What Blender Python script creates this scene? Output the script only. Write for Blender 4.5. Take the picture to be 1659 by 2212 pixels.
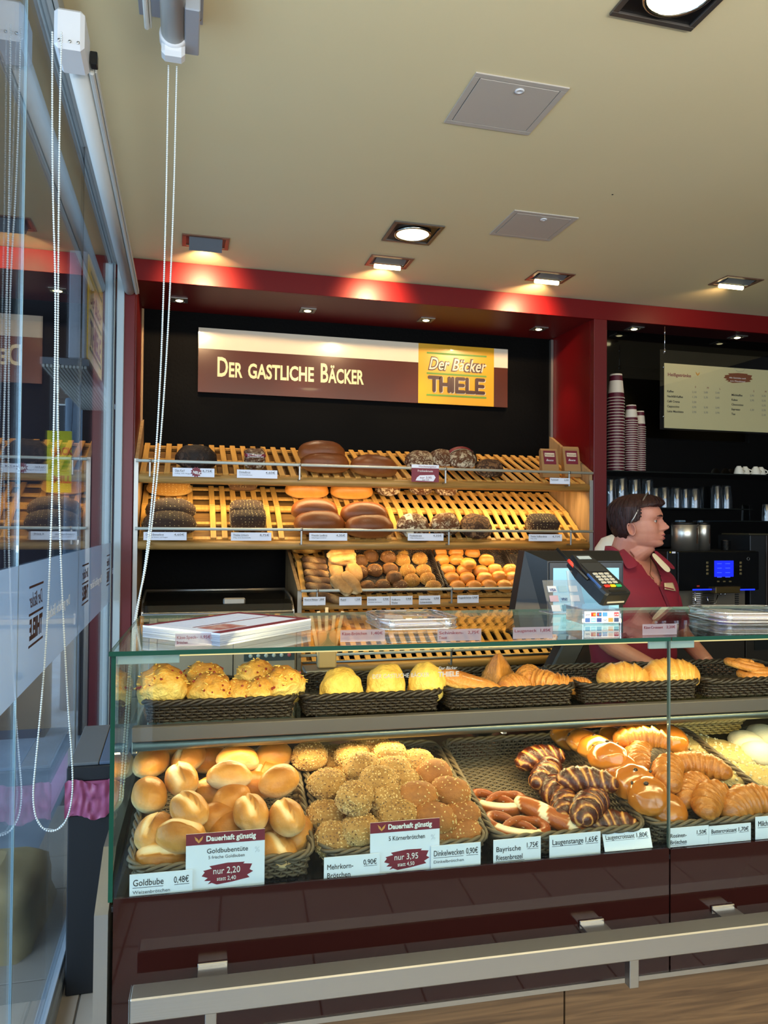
import bpy, bmesh, math, random
from mathutils import Vector, Matrix, Euler, noise
for o in list(bpy.data.objects): bpy.data.objects.remove(o)
sc = bpy.context.scene
COL = sc.collection
PI = math.pi
# ---------------------------------------------------------------- camera
F_PX, IW, IH = 1650.0, 1659.0, 2212.0
YAW, PITCH, ROLL = math.radians(14.7), math.radians(1.05), math.radians(.46)
CAM = Vector((0, 0, 1.5))
FW = Vector((math.sin(YAW)*math.cos(PITCH), math.cos(YAW)*math.cos(PITCH), math.sin(PITCH)))
_r = Vector((math.cos(YAW), -math.sin(YAW), 0)); _u = _r.cross(FW)
RT = _r*math.cos(ROLL)+_u*math.sin(ROLL); UP = _u*math.cos(ROLL)-_r*math.sin(ROLL)
cd = bpy.data.cameras.new('camera'); co = bpy.data.objects.new('camera', cd); COL.objects.link(co)
cd.sensor_fit = 'HORIZONTAL'; cd.sensor_width = 36; cd.lens = 36*F_PX/IW; cd.clip_start = .02; cd.clip_end = 200
mw = Matrix((RT, UP, -FW)).transposed().to_4x4(); mw.translation = CAM; co.matrix_world = mw
sc.camera = co
# ---------------------------------------------------------------- world, daylight, exposure
w = bpy.data.worlds.new('world'); sc.world = w; w.use_nodes = True
bg = w.node_tree.nodes['Background']; bg.inputs[0].default_value = (.62, .80, 1, 1); bg.inputs[1].default_value = 3.0
sc.view_settings.view_transform = 'Standard'; sc.view_settings.look = 'None'; sc.view_settings.gamma = 1
sc.view_settings.use_curve_mapping = False; sc.view_settings.exposure = 0.0
sc.cycles.use_denoising = True
sc.cycles.max_bounces = 8; sc.cycles.transparent_max_bounces = 32; sc.cycles.glossy_bounces = 5; sc.cycles.diffuse_bounces = 4
sc.cycles.caustics_reflective = False; sc.cycles.caustics_refractive = False; sc.cycles.sample_clamp_indirect = 4
LIGHTS = []
def area(name, loc, target, sx, sy, power, color, spread=180):
    d = bpy.data.lights.new(name, 'AREA'); d.shape = 'RECTANGLE'; d.size = sx; d.size_y = sy; d.energy = power; d.color = color
    d.spread = math.radians(spread)
    o = bpy.data.objects.new(name, d); COL.objects.link(o); o.location = loc
    o.rotation_euler = (Vector(target)-Vector(loc)).to_track_quat('-Z', 'Y').to_euler(); return o
def spot(name, loc, target, power, color, angle=70, blend=.6, radius=.03):
    d = bpy.data.lights.new(name, 'SPOT'); d.energy = power; d.color = color; d.spot_size = math.radians(angle); d.spot_blend = blend
    d.shadow_soft_size = radius
    o = bpy.data.objects.new(name, d); COL.objects.link(o); o.location = loc
    o.rotation_euler = (Vector(target)-Vector(loc)).to_track_quat('-Z', 'Y').to_euler(); return o
WARM = (1, .78, .50); YEL = (1, .74, .36); DAY = (.72, .86, 1)
area('daylight_shop_front', (1.2, -2.35, 1.9), (1.2, 5, 1.9), 5.6, 1.9, 72, (.80, .90, 1))
area('added_ceiling_fill', (1.2, -1.95, 1.32), (1.2, -1.9, 3), 5.6, .8, 400, (1, .92, .80))  # added fill lamp facing up, only to brighten the ceiling
area('daylight_street_side', (-1.6, 1.3, 1.6), (2, 1.9, 1.2), 2.4, 2.2, 60, DAY)
# ---------------------------------------------------------------- picking points on real surfaces
def ray(x, y): return FW+RT*((x-829.5)/F_PX)-UP*((y-1106.)/F_PX)
def onX(x, y, X): d = ray(x, y); return CAM+d*((X-CAM.x)/d.x)
def onY(x, y, Y): d = ray(x, y); return CAM+d*((Y-CAM.y)/d.y)
def onZ(x, y, Z): d = ray(x, y); return CAM+d*((Z-CAM.z)/d.z)
def atD(x, y, D): return CAM+ray(x, y)*D
def onP(x, y, P, N): d = ray(x, y); return CAM+d*((P-CAM).dot(N)/d.dot(N))
CA = math.radians(-2.3); CO = Vector((-.119, 1.489, 0)); CU = Vector((math.cos(CA), math.sin(CA), 0)); CV = Vector((-math.sin(CA), math.cos(CA), 0))
def C(u, v, z): return CO+CU*u+CV*v+Vector((0, 0, z))
def onC(x, y, v):
    p = onP(x, y, CO+CV*v, CV); q = p-CO; return q.dot(CU), p.z
def onCz(x, y, z):
    q = onZ(x, y, z)-CO; return q.dot(CU), q.dot(CV)
# ---------------------------------------------------------------- mesh builder
class MB:
    def __init__(s): s.v = []; s.f = []; s.mi = []; s.sm = []; s.tone = {}
    def add(s, vs, fs, m=0, smooth=False, M=None, tone=None):
        b = len(s.v)
        if M is not None: vs = [M @ Vector(p) for p in vs]
        s.v += [tuple(p) for p in vs]
        for f in fs: s.f.append(tuple(i+b for i in f)); s.mi.append(m); s.sm.append(smooth)
        if tone is not None:
            for i, t in enumerate(tone): s.tone[b+i] = t
        return s
    def box(s, a, b, m=0, M=None, c=0.0):
        x0, y0, z0 = a; x1, y1, z1 = b
        if x0 > x1: x0, x1 = x1, x0
        if y0 > y1: y0, y1 = y1, y0
        if z0 > z1: z0, z1 = z1, z0
        c = min(c, (x1-x0)*.49, (y1-y0)*.49, (z1-z0)*.49)
        if c <= 1e-5:
            vs = [(x, y, z) for z in (z0, z1) for y in (y0, y1) for x in (x0, x1)]
            fs = [(0, 2, 3, 1), (4, 5, 7, 6), (0, 1, 5, 4), (2, 6, 7, 3), (0, 4, 6, 2), (1, 3, 7, 5)]
            return s.add(vs, fs, m, False, M)
        vs = []; idx = {}
        for k, z in ((0, z0), (1, z1)):
            for j, y in ((0, y0), (1, y1)):
                for i, x in ((0, x0), (1, x1)):
                    sx = c if i == 0 else -c; sy = c if j == 0 else -c; sz = c if k == 0 else -c
                    idx[i, j, k] = len(vs)
                    vs += [(x, y+sy, z+sz), (x+sx, y, z+sz), (x+sx, y+sy, z)]
        g = lambda i, j, k, ax: idx[i, j, k]+ax
        fs = [(g(0,0,0,0), g(0,0,1,0), g(0,1,1,0), g(0,1,0,0)), (g(1,0,0,0), g(1,1,0,0), g(1,1,1,0), g(1,0,1,0)),
              (g(0,0,0,1), g(1,0,0,1), g(1,0,1,1), g(0,0,1,1)), (g(0,1,0,1), g(0,1,1,1), g(1,1,1,1), g(1,1,0,1)),
              (g(0,0,0,2), g(0,1,0,2), g(1,1,0,2), g(1,0,0,2)), (g(0,0,1,2), g(1,0,1,2), g(1,1,1,2), g(0,1,1,2))]
        for j in (0, 1):
            for k in (0, 1): fs.append((g(0,j,k,1), g(1,j,k,1), g(1,j,k,2), g(0,j,k,2)))
        for i in (0, 1):
            for k in (0, 1): fs.append((g(i,0,k,0), g(i,1,k,0), g(i,1,k,2), g(i,0,k,2)))
        for i in (0, 1):
            for j in (0, 1): fs.append((g(i,j,0,0), g(i,j,1,0), g(i,j,1,1), g(i,j,0,1)))
        for i in (0, 1):
            for j in (0, 1):
                for k in (0, 1): b_ = idx[i, j, k]; fs.append((b_, b_+1, b_+2))
        return s.add(vs, fs, m, False, M)
    def tube(s, pts, r, n=8, m=0, M=None, closed=False, caps=True, smooth=True, flat=1.0, tone=None):
        pts = [Vector(p) for p in pts]; N = len(pts)
        rr = r if hasattr(r, '__len__') else [r]*N
        vs = []; up = None; tn = []
        for i, p in enumerate(pts):
            if closed: t = pts[(i+1) % N]-pts[i-1]
            else: t = pts[min(i+1, N-1)]-pts[max(i-1, 0)]
            if t.length < 1e-9: t = Vector((0, 0, 1))
            t.normalize()
            if up is None:
                up = Vector((0, 0, 1)) if abs(t.z) < .9 else Vector((1, 0, 0))
            up = (up-t*up.dot(t)); up.normalize(); sd = t.cross(up)
            for k in range(n):
                a = 2*PI*k/n; vs.append(p+sd*(math.cos(a)*rr[i])+up*(math.sin(a)*rr[i]*flat))
                if tone is not None: tn.append(tone(i, a))
        fs = []
        for i in range(N if closed else N-1):
            j = (i+1) % N
            for k in range(n):
                l = (k+1) % n; fs.append((i*n+k, i*n+l, j*n+l, j*n+k))
        if caps and not closed: fs += [tuple(range(n-1, -1, -1)), tuple((N-1)*n+k for k in range(n))]
        return s.add(vs, fs, m, smooth, M, tn if tone is not None else None)
    def lathe(s, prof, n=24, m=0, M=None, smooth=True, caps=True):
        vs = []; fs = []; P = len(prof)
        for r, z in prof:
            for k in range(n): a = 2*PI*k/n; vs.append((r*math.cos(a), r*math.sin(a), z))
        for i in range(P-1):
            for k in range(n): l = (k+1) % n; fs.append((i*n+k, i*n+l, (i+1)*n+l, (i+1)*n+k))
        if caps:
            if prof[0][0] > 1e-6: fs.append(tuple(range(n-1, -1, -1)))
            if prof[-1][0] > 1e-6: fs.append(tuple((P-1)*n+k for k in range(n)))
        return s.add(vs, fs, m, smooth, M)
    def prism(s, poly, h, m=0, M=None, smooth=False):
        n = len(poly); vs = [(x, y, 0) for x, y in poly]+[(x, y, h) for x, y in poly]
        fs = [tuple(range(n-1, -1, -1)), tuple(range(n, 2*n))]+[(i, (i+1) % n, (i+1) % n+n, i+n) for i in range(n)]
        return s.add(vs, fs, m, smooth, M)
    def grid(s, fn, nu, nv, m=0, smooth=True, wrapu=False, M=None, tone=None):
        vs = []; tn = []
        for j in range(nv):
            for i in range(nu):
                r_ = fn(i, j)
                if tone is not None: tn.append(r_[1]); r_ = r_[0]
                vs.append(r_)
        fs = []
        for j in range(nv-1):
            for i in range(nu if wrapu else nu-1):
                k = (i+1) % nu; fs.append((j*nu+i, j*nu+k, (j+1)*nu+k, (j+1)*nu+i))
        return s.add(vs, fs, m, smooth, M, tn if tone is not None else None)
    def mesh(s, name, mats):
        me = bpy.data.meshes.new(name); me.from_pydata(s.v, [], s.f)
        for mt in (mats if isinstance(mats, (list, tuple)) else [mats]): me.materials.append(mt)
        if any(s.mi): me.polygons.foreach_set('material_index', s.mi)
        me.polygons.foreach_set('use_smooth', s.sm)
        if s.tone:
            at = me.attributes.new('tone', 'FLOAT', 'POINT')
            at.data.foreach_set('value', [s.tone.get(i, 0.0) for i in range(len(s.v))])
        me.update(); return me
def obj(name, mb, mats, parent=None, loc=None, rot=None):
    me = mb.mesh(name, mats) if isinstance(mb, MB) else mb
    o = bpy.data.objects.new(name, me); COL.objects.link(o)
    if parent: o.parent = parent
    if loc is not None: o.location = loc
    if rot is not None: o.rotation_euler = rot
    return o
def tag(o, label=None, cat=None, group=None, kind=None):
    if label: o['label'] = label
    if cat: o['category'] = cat
    if group: o['group'] = group
    if kind: o['kind'] = kind
    return o
def thing(name, label, cat, loc=(0, 0, 0), rot=(0, 0, 0), group=None):
    o = bpy.data.objects.new(name, None); COL.objects.link(o); o.location = loc; o.rotation_euler = rot; o.empty_display_size = .05
    return tag(o, label, cat, group)
def struct(name, mb, mats, parent=None, **k):
    o = obj(name, mb, mats, parent, **k)
    if not parent: o['kind'] = 'structure'
    return o
def kids(r): return [c for c in ALL_CH.get(r, [])]
def dup(root, label=None, group=None, loc=None, rot=None, scale=None):
    r = root.copy(); COL.objects.link(r)
    if label: r['label'] = label
    if group: r['group'] = group
    if loc is not None: r.location = loc
    if rot is not None: r.rotation_euler = rot
    if scale is not None: r.scale = (scale,)*3 if not hasattr(scale, '__len__') else scale
    for ch in list(root.children):
        c = ch.copy(); COL.objects.link(c); c.parent = r
        for g in list(ch.children):
            d = g.copy(); COL.objects.link(d); d.parent = c
    return r
# ---------------------------------------------------------------- materials
def lin(h):
    if isinstance(h, str):
        h = [int(h[i:i+2], 16)/255 for i in (0, 2, 4)]
    return tuple((c/12.92 if c <= .04045 else ((c+.055)/1.055)**2.4) for c in h)+(1,)
class NT:
    def __init__(s, m): s.t = m.node_tree; s.n = s.t.nodes; s.l = s.t.links
    def new(s, ty, **k):
        n = s.n.new(ty)
        for a, b in k.items():
            if a.startswith('_'): setattr(n, a[1:], b)
            else: n.inputs[a.replace('__', ' ')].default_value = b
        return n
    def link(s, a, b): s.l.new(a, b)
def mat(name, col, rough=.5, metal=0, coat=0, spec=.5, emit=None, es=0, bump=None, var=None, alpha=1, trans=0, sub=0, stretch=None):
    """bump=(scale,strength,detail); var=(scale,col2,amount,lo,hi) noise-mixed second colour"""
    m = bpy.data.materials.new(name); m.use_nodes = True; N = NT(m); b = N.n['Principled BSDF']
    b.inputs['Base Color'].default_value = lin(col); b.inputs['Roughness'].default_value = rough; b.inputs['Metallic'].default_value = metal
    b.inputs['Specular IOR Level'].default_value = spec
    if coat: b.inputs['Coat Weight'].default_value = coat; b.inputs['Coat Roughness'].default_value = .03
    if emit: b.inputs['Emission Color'].default_value = lin(emit); b.inputs['Emission Strength'].default_value = es
    if sub: b.inputs['Subsurface Weight'].default_value = sub; b.inputs['Subsurface Radius'].default_value = (.01, .004, .002)
    if bump or var:
        tc = N.new('ShaderNodeTexCoord'); src = tc.outputs['Object']
        if stretch:
            mp = N.new('ShaderNodeMapping'); mp.inputs['Scale'].default_value = stretch; N.link(src, mp.inputs[0]); src = mp.outputs[0]
    if var:
        nz = N.new('ShaderNodeTexNoise', Scale=var[0], Detail=6.0); N.link(src, nz.inputs['Vector'])
        mr = N.new('ShaderNodeMapRange'); mr.inputs['From Min'].default_value = var[3] if len(var) > 3 else .35
        mr.inputs['From Max'].default_value = var[4] if len(var) > 4 else .65; mr.inputs['To Max'].default_value = var[2]
        mx = N.new('ShaderNodeMix', _data_type='RGBA'); mx.inputs['A'].default_value = lin(col); mx.inputs['B'].default_value = lin(var[1])
        N.link(nz.outputs[0], mr.inputs[0]); N.link(mr.outputs[0], mx.inputs['Factor']); N.link(mx.outputs['Result'], b.inputs['Base Color'])
    if bump:
        nb = N.new('ShaderNodeTexNoise', Scale=bump[0], Detail=bump[2] if len(bump) > 2 else 3.0); N.link(src, nb.inputs['Vector'])
        bp = N.new('ShaderNodeBump', Strength=bump[1], Distance=.002); N.link(nb.outputs[0], bp.inputs['Height']); N.link(bp.outputs[0], b.inputs['Normal'])
    return m
def glassmat(name, tint='ffffff', tr=1.0, f0=.045, rough=0.0, haze=0.0, hazecol='ffffff', k=.95):
    """thin sheet of glass: clear transmission plus angle dependent mirror reflection, the same from both sides"""
    m = bpy.data.materials.new(name); m.use_nodes = True; N = NT(m); N.n.remove(N.n['Principled BSDF']); out = N.n['Material Output']
    g = N.new('ShaderNodeNewGeometry'); d = N.new('ShaderNodeVectorMath', _operation='DOT_PRODUCT')
    N.link(g.outputs['Normal'], d.inputs[0]); N.link(g.outputs['Incoming'], d.inputs[1])
    a = N.new('ShaderNodeMath', _operation='ABSOLUTE'); N.link(d.outputs['Value'], a.inputs[0])
    o = N.new('ShaderNodeMath', _operation='SUBTRACT'); o.inputs[0].default_value = 1; N.link(a.outputs[0], o.inputs[1])
    p = N.new('ShaderNodeMath', _operation='POWER'); N.link(o.outputs[0], p.inputs[0]); p.inputs[1].default_value = 5
    q = N.new('ShaderNodeMath', _operation='MULTIPLY_ADD'); N.link(p.outputs[0], q.inputs[0]); q.inputs[1].default_value = k-f0; q.inputs[2].default_value = f0
    T = N.new('ShaderNodeBsdfTransparent'); c = lin(tint); T.inputs[0].default_value = (c[0]*tr, c[1]*tr, c[2]*tr, 1)
    G = N.new('ShaderNodeBsdfGlossy'); G.inputs['Roughness'].default_value = rough; G.inputs[0].default_value = (1, 1, 1, 1)
    base = T.outputs[0]
    if haze:
        D = N.new('ShaderNodeBsdfDiffuse'); D.inputs[0].default_value = lin(hazecol); D2 = N.new('ShaderNodeBsdfTranslucent'); D2.inputs[0].default_value = lin(hazecol)
        ad = N.new('ShaderNodeMixShader'); ad.inputs[0].default_value = .5; N.link(D.outputs[0], ad.inputs[1]); N.link(D2.outputs[0], ad.inputs[2])
        h = N.new('ShaderNodeMixShader'); h.inputs[0].default_value = haze; N.link(T.outputs[0], h.inputs[1]); N.link(ad.outputs[0], h.inputs[2]); base = h.outputs[0]
    mx = N.new('ShaderNodeMixShader'); N.link(q.outputs[0], mx.inputs[0]); N.link(base, mx.inputs[1]); N.link(G.outputs[0], mx.inputs[2]); N.link(mx.outputs[0], out.inputs[0])
    return m
def woodmat(name, c1, c2, sc_=(1, 12, 12), rough=.45, bump=.15):
    m = bpy.data.materials.new(name); m.use_nodes = True; N = NT(m); b = N.n['Principled BSDF']; b.inputs['Roughness'].default_value = rough
    tc = N.new('ShaderNodeTexCoord'); mp = N.new('ShaderNodeMapping'); mp.inputs['Scale'].default_value = sc_; N.link(tc.outputs['Object'], mp.inputs[0])
    nz = N.new('ShaderNodeTexNoise', Scale=3.0, Detail=8.0, Distortion=1.2); N.link(mp.outputs[0], nz.inputs['Vector'])
    cr = N.new('ShaderNodeValToRGB'); cr.color_ramp.elements[0].position = .3; cr.color_ramp.elements[1].position = .72
    cr.color_ramp.elements[0].color = lin(c1); cr.color_ramp.elements[1].color = lin(c2)
    N.link(nz.outputs[0], cr.inputs[0]); N.link(cr.outputs[0], b.inputs['Base Color'])
    bp = N.new('ShaderNodeBump', Strength=bump, Distance=.002); N.link(nz.outputs[0], bp.inputs['Height']); N.link(bp.outputs[0], b.inputs['Normal'])
    return m
def crust(name, lo, mid, hi, rough=.45, nscale=25, namp=.35, bs=(60, .35), coat=0, crack=None, spec=.4):
    """bread crust: colour follows the baked-in 'tone' (0 pale split .. 1 dark top) plus noise"""
    nscale *= 2.6; bs = (bs[0]*4, min(1, bs[1]*1.5))
    m = bpy.data.materials.new(name); m.use_nodes = True; N = NT(m); b = N.n['Principled BSDF']; b.inputs['Roughness'].default_value = rough
    b.inputs['Specular IOR Level'].default_value = spec
    if coat: b.inputs['Coat Weight'].default_value = coat; b.inputs['Coat Roughness'].default_value = .12
    tc = N.new('ShaderNodeTexCoord'); at = N.new('ShaderNodeAttribute', _attribute_name='tone')
    oi = N.new('ShaderNodeObjectInfo'); ad = N.new('ShaderNodeVectorMath', _operation='ADD'); N.link(tc.outputs['Object'], ad.inputs[0]); 
    cb = N.new('ShaderNodeCombineXYZ'); ml = N.new('ShaderNodeMath', _operation='MULTIPLY'); ml.inputs[1].default_value = 7
    N.link(oi.outputs['Random'], ml.inputs[0]); N.link(ml.outputs[0], cb.inputs[0]); N.link(cb.outputs[0], ad.inputs[1])
    nz = N.new('ShaderNodeTexNoise', Scale=nscale, Detail=6.0); N.link(ad.outputs[0], nz.inputs['Vector'])
    mm = N.new('ShaderNodeMath', _operation='MULTIPLY_ADD'); N.link(nz.outputs[0], mm.inputs[0]); mm.inputs[1].default_value = namp
    sb = N.new('ShaderNodeMath', _operation='SUBTRACT'); N.link(at.outputs['Fac'], sb.inputs[0]); sb.inputs[1].default_value = namp*.5; N.link(sb.outputs[0], mm.inputs[2])
    cr = N.new('ShaderNodeValToRGB'); e = cr.color_ramp.elements; e[0].position = .0; e[0].color = lin(lo); e[1].position = 1; e[1].color = lin(hi)
    x = e.new(.5); x.color = lin(mid); N.link(mm.outputs[0], cr.inputs[0]); col = cr.outputs[0]; hgt = nz.outputs[0]
    nb = N.new('ShaderNodeTexNoise', Scale=bs[0], Detail=5.0); N.link(ad.outputs[0], nb.inputs['Vector']); hgt = nb.outputs[0]
    if crack:  # (scale, dark colour, width) floury crust with dark cracks
        fs_ = []
        for sc_k, wk in ((.55, 1.0), (1.0, .75)):
            nd = N.new('ShaderNodeTexNoise', Scale=crack[0]*sc_k, Detail=3.5, Roughness=.6, Distortion=.6); N.link(ad.outputs[0], nd.inputs['Vector'])
            s1_ = N.new('ShaderNodeMath', _operation='SUBTRACT'); N.link(nd.outputs[0], s1_.inputs[0]); s1_.inputs[1].default_value = .5; s2_ = N.new('ShaderNodeMath', _operation='ABSOLUTE'); N.link(s1_.outputs[0], s2_.inputs[0])
            m1_ = N.new('ShaderNodeMapRange'); m1_.inputs['From Min'].default_value = .1*crack[2]*wk; m1_.inputs['From Max'].default_value = .42*crack[2]*wk; N.link(s2_.outputs[0], m1_.inputs[0]); fs_.append(m1_)
        mr = N.new('ShaderNodeMath', _operation='MULTIPLY'); N.link(fs_[0].outputs[0], mr.inputs[0]); N.link(fs_[1].outputs[0], mr.inputs[1])
        mx = N.new('ShaderNodeMix', _data_type='RGBA'); mx.inputs['A'].default_value = lin(crack[1]); N.link(mr.outputs[0], mx.inputs['Factor']); N.link(col, mx.inputs['B']); col = mx.outputs['Result']
        ah = N.new('ShaderNodeMath', _operation='MULTIPLY_ADD'); N.link(mr.outputs[0], ah.inputs[0]); ah.inputs[1].default_value = 1.2; N.link(hgt, ah.inputs[2]); hgt = ah.outputs[0]
    N.link(col, b.inputs['Base Color'])
    bp = N.new('ShaderNodeBump', Strength=bs[1], Distance=.004); N.link(hgt, bp.inputs['Height']); N.link(bp.outputs[0], b.inputs['Normal'])
    return m
WHITE = mat('white_plastic', 'd9dadb', .4); OFFWHITE = mat('off_white_paint', 'c9c8c0', .5, bump=(40, .1))
CARD = mat('price_card_white', 'e8ecf8', .5); INK = mat('dark_ink', '1c1a1e', .6); INKRED = mat('wine_red_print', '7a1c30', .5)
INKW = mat('white_print', 'f2f0ec', .5); GREYINK = mat('grey_print', '6a6a70', .6)
RED = mat('red_lacquered_board', '6a080c', .42, spec=.3, bump=(90, .12)); DRED = mat('dark_red_board', '660a0f', .4)
BLACK = mat('black_plastic', '08090b', .35); MATTB = mat('matt_black', '0c0c0e', .6); RUB = mat('dark_grey_plastic', '17191c', .45)
STEEL = mat('brushed_steel', 'b0aea8', .33, 1, bump=(300, .12), stretch=(.02, 1, 1)); CHROME = mat('chrome', 'd8d8d8', .12, 1); ALU = mat('satin_aluminium', 'a2a09a', .38, .9)
GREYMET = mat('grey_metal_frame', '77716a', .4, .8)
WOODSLAT = woodmat('beech_slat', 'c08a3e', 'e0b060', (14, 1, 14)); WOODF = woodmat('oak_front_board', 'a2763a', 'c99a55', (1, 18, 18))
WOODSIDE = woodmat('light_oak_side', '8e7048', 'b9966a', (8, 8, .8)); WOODBACK = woodmat('oak_back_board', '6f4f2c', '93703f', (1, 9, 14)); WOODBASE = woodmat('brown_oak_front', '4a3420', '7a5c3c', (1, 14, 22))
GLASS = glassmat('clear_glass'); GLASST = glassmat('counter_glass', 'f4faf7', f0=.022, k=.62); GLASSW = glassmat('window_glass', 'e6edf2', f0=.055, k=.8)
GEDGE = mat('green_glass_edge_unused', '0c4a38', .15, spec=.6, emit=None); ACRYL = glassmat('clear_acrylic', 'f2f5fb', f0=.10, haze=.10, hazecol='dfe6f5')
DRINKGL = glassmat('drinking_glass', 'e6ecf0', f0=.10, haze=.03, hazecol='cfd8e0')
def lampmat(name, col, s):
    m = bpy.data.materials.new(name); m.use_nodes = True; N = NT(m); N.n.remove(N.n['Principled BSDF'])
    e = N.new('ShaderNodeEmission'); e.inputs[0].default_value = lin(col); e.inputs[1].default_value = s; N.link(e.outputs[0], N.n['Material Output'].inputs[0]); return m
BULB = lampmat('lit_lamp', 'fff2b8', 9); BULBY = lampmat('warm_led', 'ffd98a', 6)
# ---------------------------------------------------------------- lettering
TX = []
def text(s, size, M, m, parent, width=None, align='LEFT', bold=0, shear=0, name='lettering', ext=.0003):
    """M: matrix (in the parent's space) whose x runs along the line and z out of the surface"""
    c = bpy.data.curves.new(name, 'FONT'); c.body = s; c.size = size; c.extrude = ext; c.offset = bold; c.shear = shear; c.align_x = align
    c.resolution_u = 3; c.materials.append(m); o = bpy.data.objects.new(name, c); COL.objects.link(o); o.parent = parent; o.matrix_basis = M
    if width: TX.append((o, width))
    return o
def face_front(x, y, z, tilt=0): return Matrix.Translation((x, y, z)) @ Matrix.Rotation(PI/2+tilt, 4, 'X')
# ================================================================ SETTING
YF, YW, ZC = 4.338, 4.908, 2.95
def bxs(name, a, b, m, parent=None, c=0, **k): return struct(name, MB().box(a, b, c=c), m, parent, **k)
CEIL = mat('cream_ceiling_paint', 'e2d3a8', .8, bump=(55, .12), var=(.8, 'dccb9c', .5))
bxs('ceiling', (-.41, -2.5, ZC), (4.7, 5.1, ZC+.1), CEIL)
TILE = mat('light_floor_tile', 'b3a99b', .35, bump=(30, .05), var=(6, 'a0978a', .6)); GROUT = mat('grout', '5c564e', .9)
fl = bxs('floor', (-.62, -2.5, -.1), (4.7, 5.1, -.004), GROUT)
tm = MB().box((.003, .003, -.006), (.327, .327, 0), c=.0015).mesh('tile', TILE)
for i in range(-2, 8):
    for j in range(-1, 9):
        obj('tile', tm, None, fl, loc=(i*.33+.03, j*.33+.1, 0))
for i in range(-2, 3):
    for j in range(9, 13): obj('tile', tm, None, fl, loc=(i*.33+.03, j*.33+.1, 0))
WALLK = mat('black_textured_wall', '020202', .6, spec=.07, bump=(55, .8, 2))
bxs('wall_back', (-.40, YW, 0), (2.56, YW+.1, 2.9), WALLK)
NICHE = mat('black_gloss_wall', '030303', .05, spec=.4)
bxs('wall_bar', (2.60, 4.56, 0), (4.7, 4.66, 2.9), NICHE)
bxs('wall_right', (4.7, -2.5, 0), (4.8, 5.1, 2.95), mat('brown_wall', '1c1512', .7))
# red fascia, soffit, jamb, pillar
bxs('trim_1', (-.40, YF, 2.828), (4.7, YF+.02, 2.945), RED, c=.001)
bxs('trim_2', (-.40, YF+.02, 2.828), (2.56, YW, 2.85), mat('dark_red_soffit', '5a0c10', .45, bump=(60, .1)))
bxs('trim_3', (2.56, YF+.02, 2.828), (4.7, 4.56, 2.85), mat('dark_brown_soffit', '3a0c0c', .4))
bxs('trim_4', (-.335, YF, 0), (-.268, YF+.03, 2.828), DRED, c=.002)
bxs('trim_5', (2.508, YF-.004, 0), (2.60, YF+.05, 2.828), DRED, c=.003)
bxs('trim_6', (2.60, YF+.05, 0), (2.61, 4.56, 2.828), DRED)
bxs('wall_side', (2.505, YF+.046, 0), (2.515, YW, 2.83), RED)
bxs('trim_7', (2.484, YW-.03, 1.98), (2.503, YW-.002, 2.82), ALU); bxs('trim_8', (-.268, YW-.03, 2.0), (-.25, YW-.002, 2.82), WOODSIDE)
bxs('trim_9', (-.268, YF+.03, 0), (-.262, YW, 2.83), DRED)
# glazed shop front behind the customers: posts and header only, daylight comes through
for x in (-.5, .8, 2.1, 3.4, 4.66): bxs('trim_front_post', (x, -2.5, 0), (x+.05, -2.45, ZC), ALU)
bxs('reflection_blocker_wall', (-.5, -2.5, 0), (4.7, -2.42, 1.22), mat('dark_blocker_wall', '1e1714', .7))  # unseen low wall, added to keep bright sky out of the counter glass reflections
# ---- left window wall
GX = -.375
win = struct('window_1', MB().box((GX-.022, -.9, ZC-.05), (GX+.016, 5.0, ZC-.003)).box((GX+.022, -.9, ZC-.06), (GX+.034, YF-.03, ZC-.003)), mat('white_grey_profile', 'a9a9a4', .4))
bxs('sky_blocker', (-1.7, -1.2, ZC+.02), (-.41, 6.0, ZC+.12), mat('dark_sky_blocker', '2a2022', .8))  # dark slab added outside to block sky light above the left window
obj('floor_frame', MB().box((GX-.03, -.9, 0), (GX+.022, 5.0, .045), c=.004).box((GX-.012, -.9, .045), (GX+.012, 5.0, .07), c=.002), mat('grey_frame_paint', 'a9b6c2', .35, .2), win)
obj('end_frame', MB().box((GX-.03, 4.30, .07), (GX+.005, YF+.03, ZC-.05), c=.004).box((GX+.014, YF-.02, .045), (GX+.052, YF+.02, ZC-.05), c=.003), mat('pale_blue_frame', 'b6c6cc', .35), win)
for y0, y1 in ((-.85, .85), (.86, 1.945), (1.955, 3.005), (3.015, 4.30)):
    p = obj('pane', MB().box((GX-.0025, y0, .07), (GX+.0025, y1, ZC-.05)), GLASSW, win)
EDG = mat('pane_edge', '9fc0cc', .1, spec=.8)
obj('pane_edge_strip', MB().box((GX-.0028, 1.946, .07), (GX+.0028, 1.952, ZC-.05)), EDG, win)
obj('pane_edge_strip', MB().box((GX-.0028, 3.007, .07), (GX+.0028, 3.013, ZC-.05)), mat('dark_pane_edge', '101418', .2), win)
FROST = glassmat('frosted_film', 'ffffff', f0=.05, k=.5, haze=.72, hazecol='b8c6d4')
fb = obj('frosted_band', MB().box((GX+.0027, -.85, 1.09), (GX+.0032, 4.29, 1.40)), FROST, win)
INKD = mat('dark_logo_print', '34181c', .6); WHITEL = mat('etched_white_letters', 'dfe6ee', .6)
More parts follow.
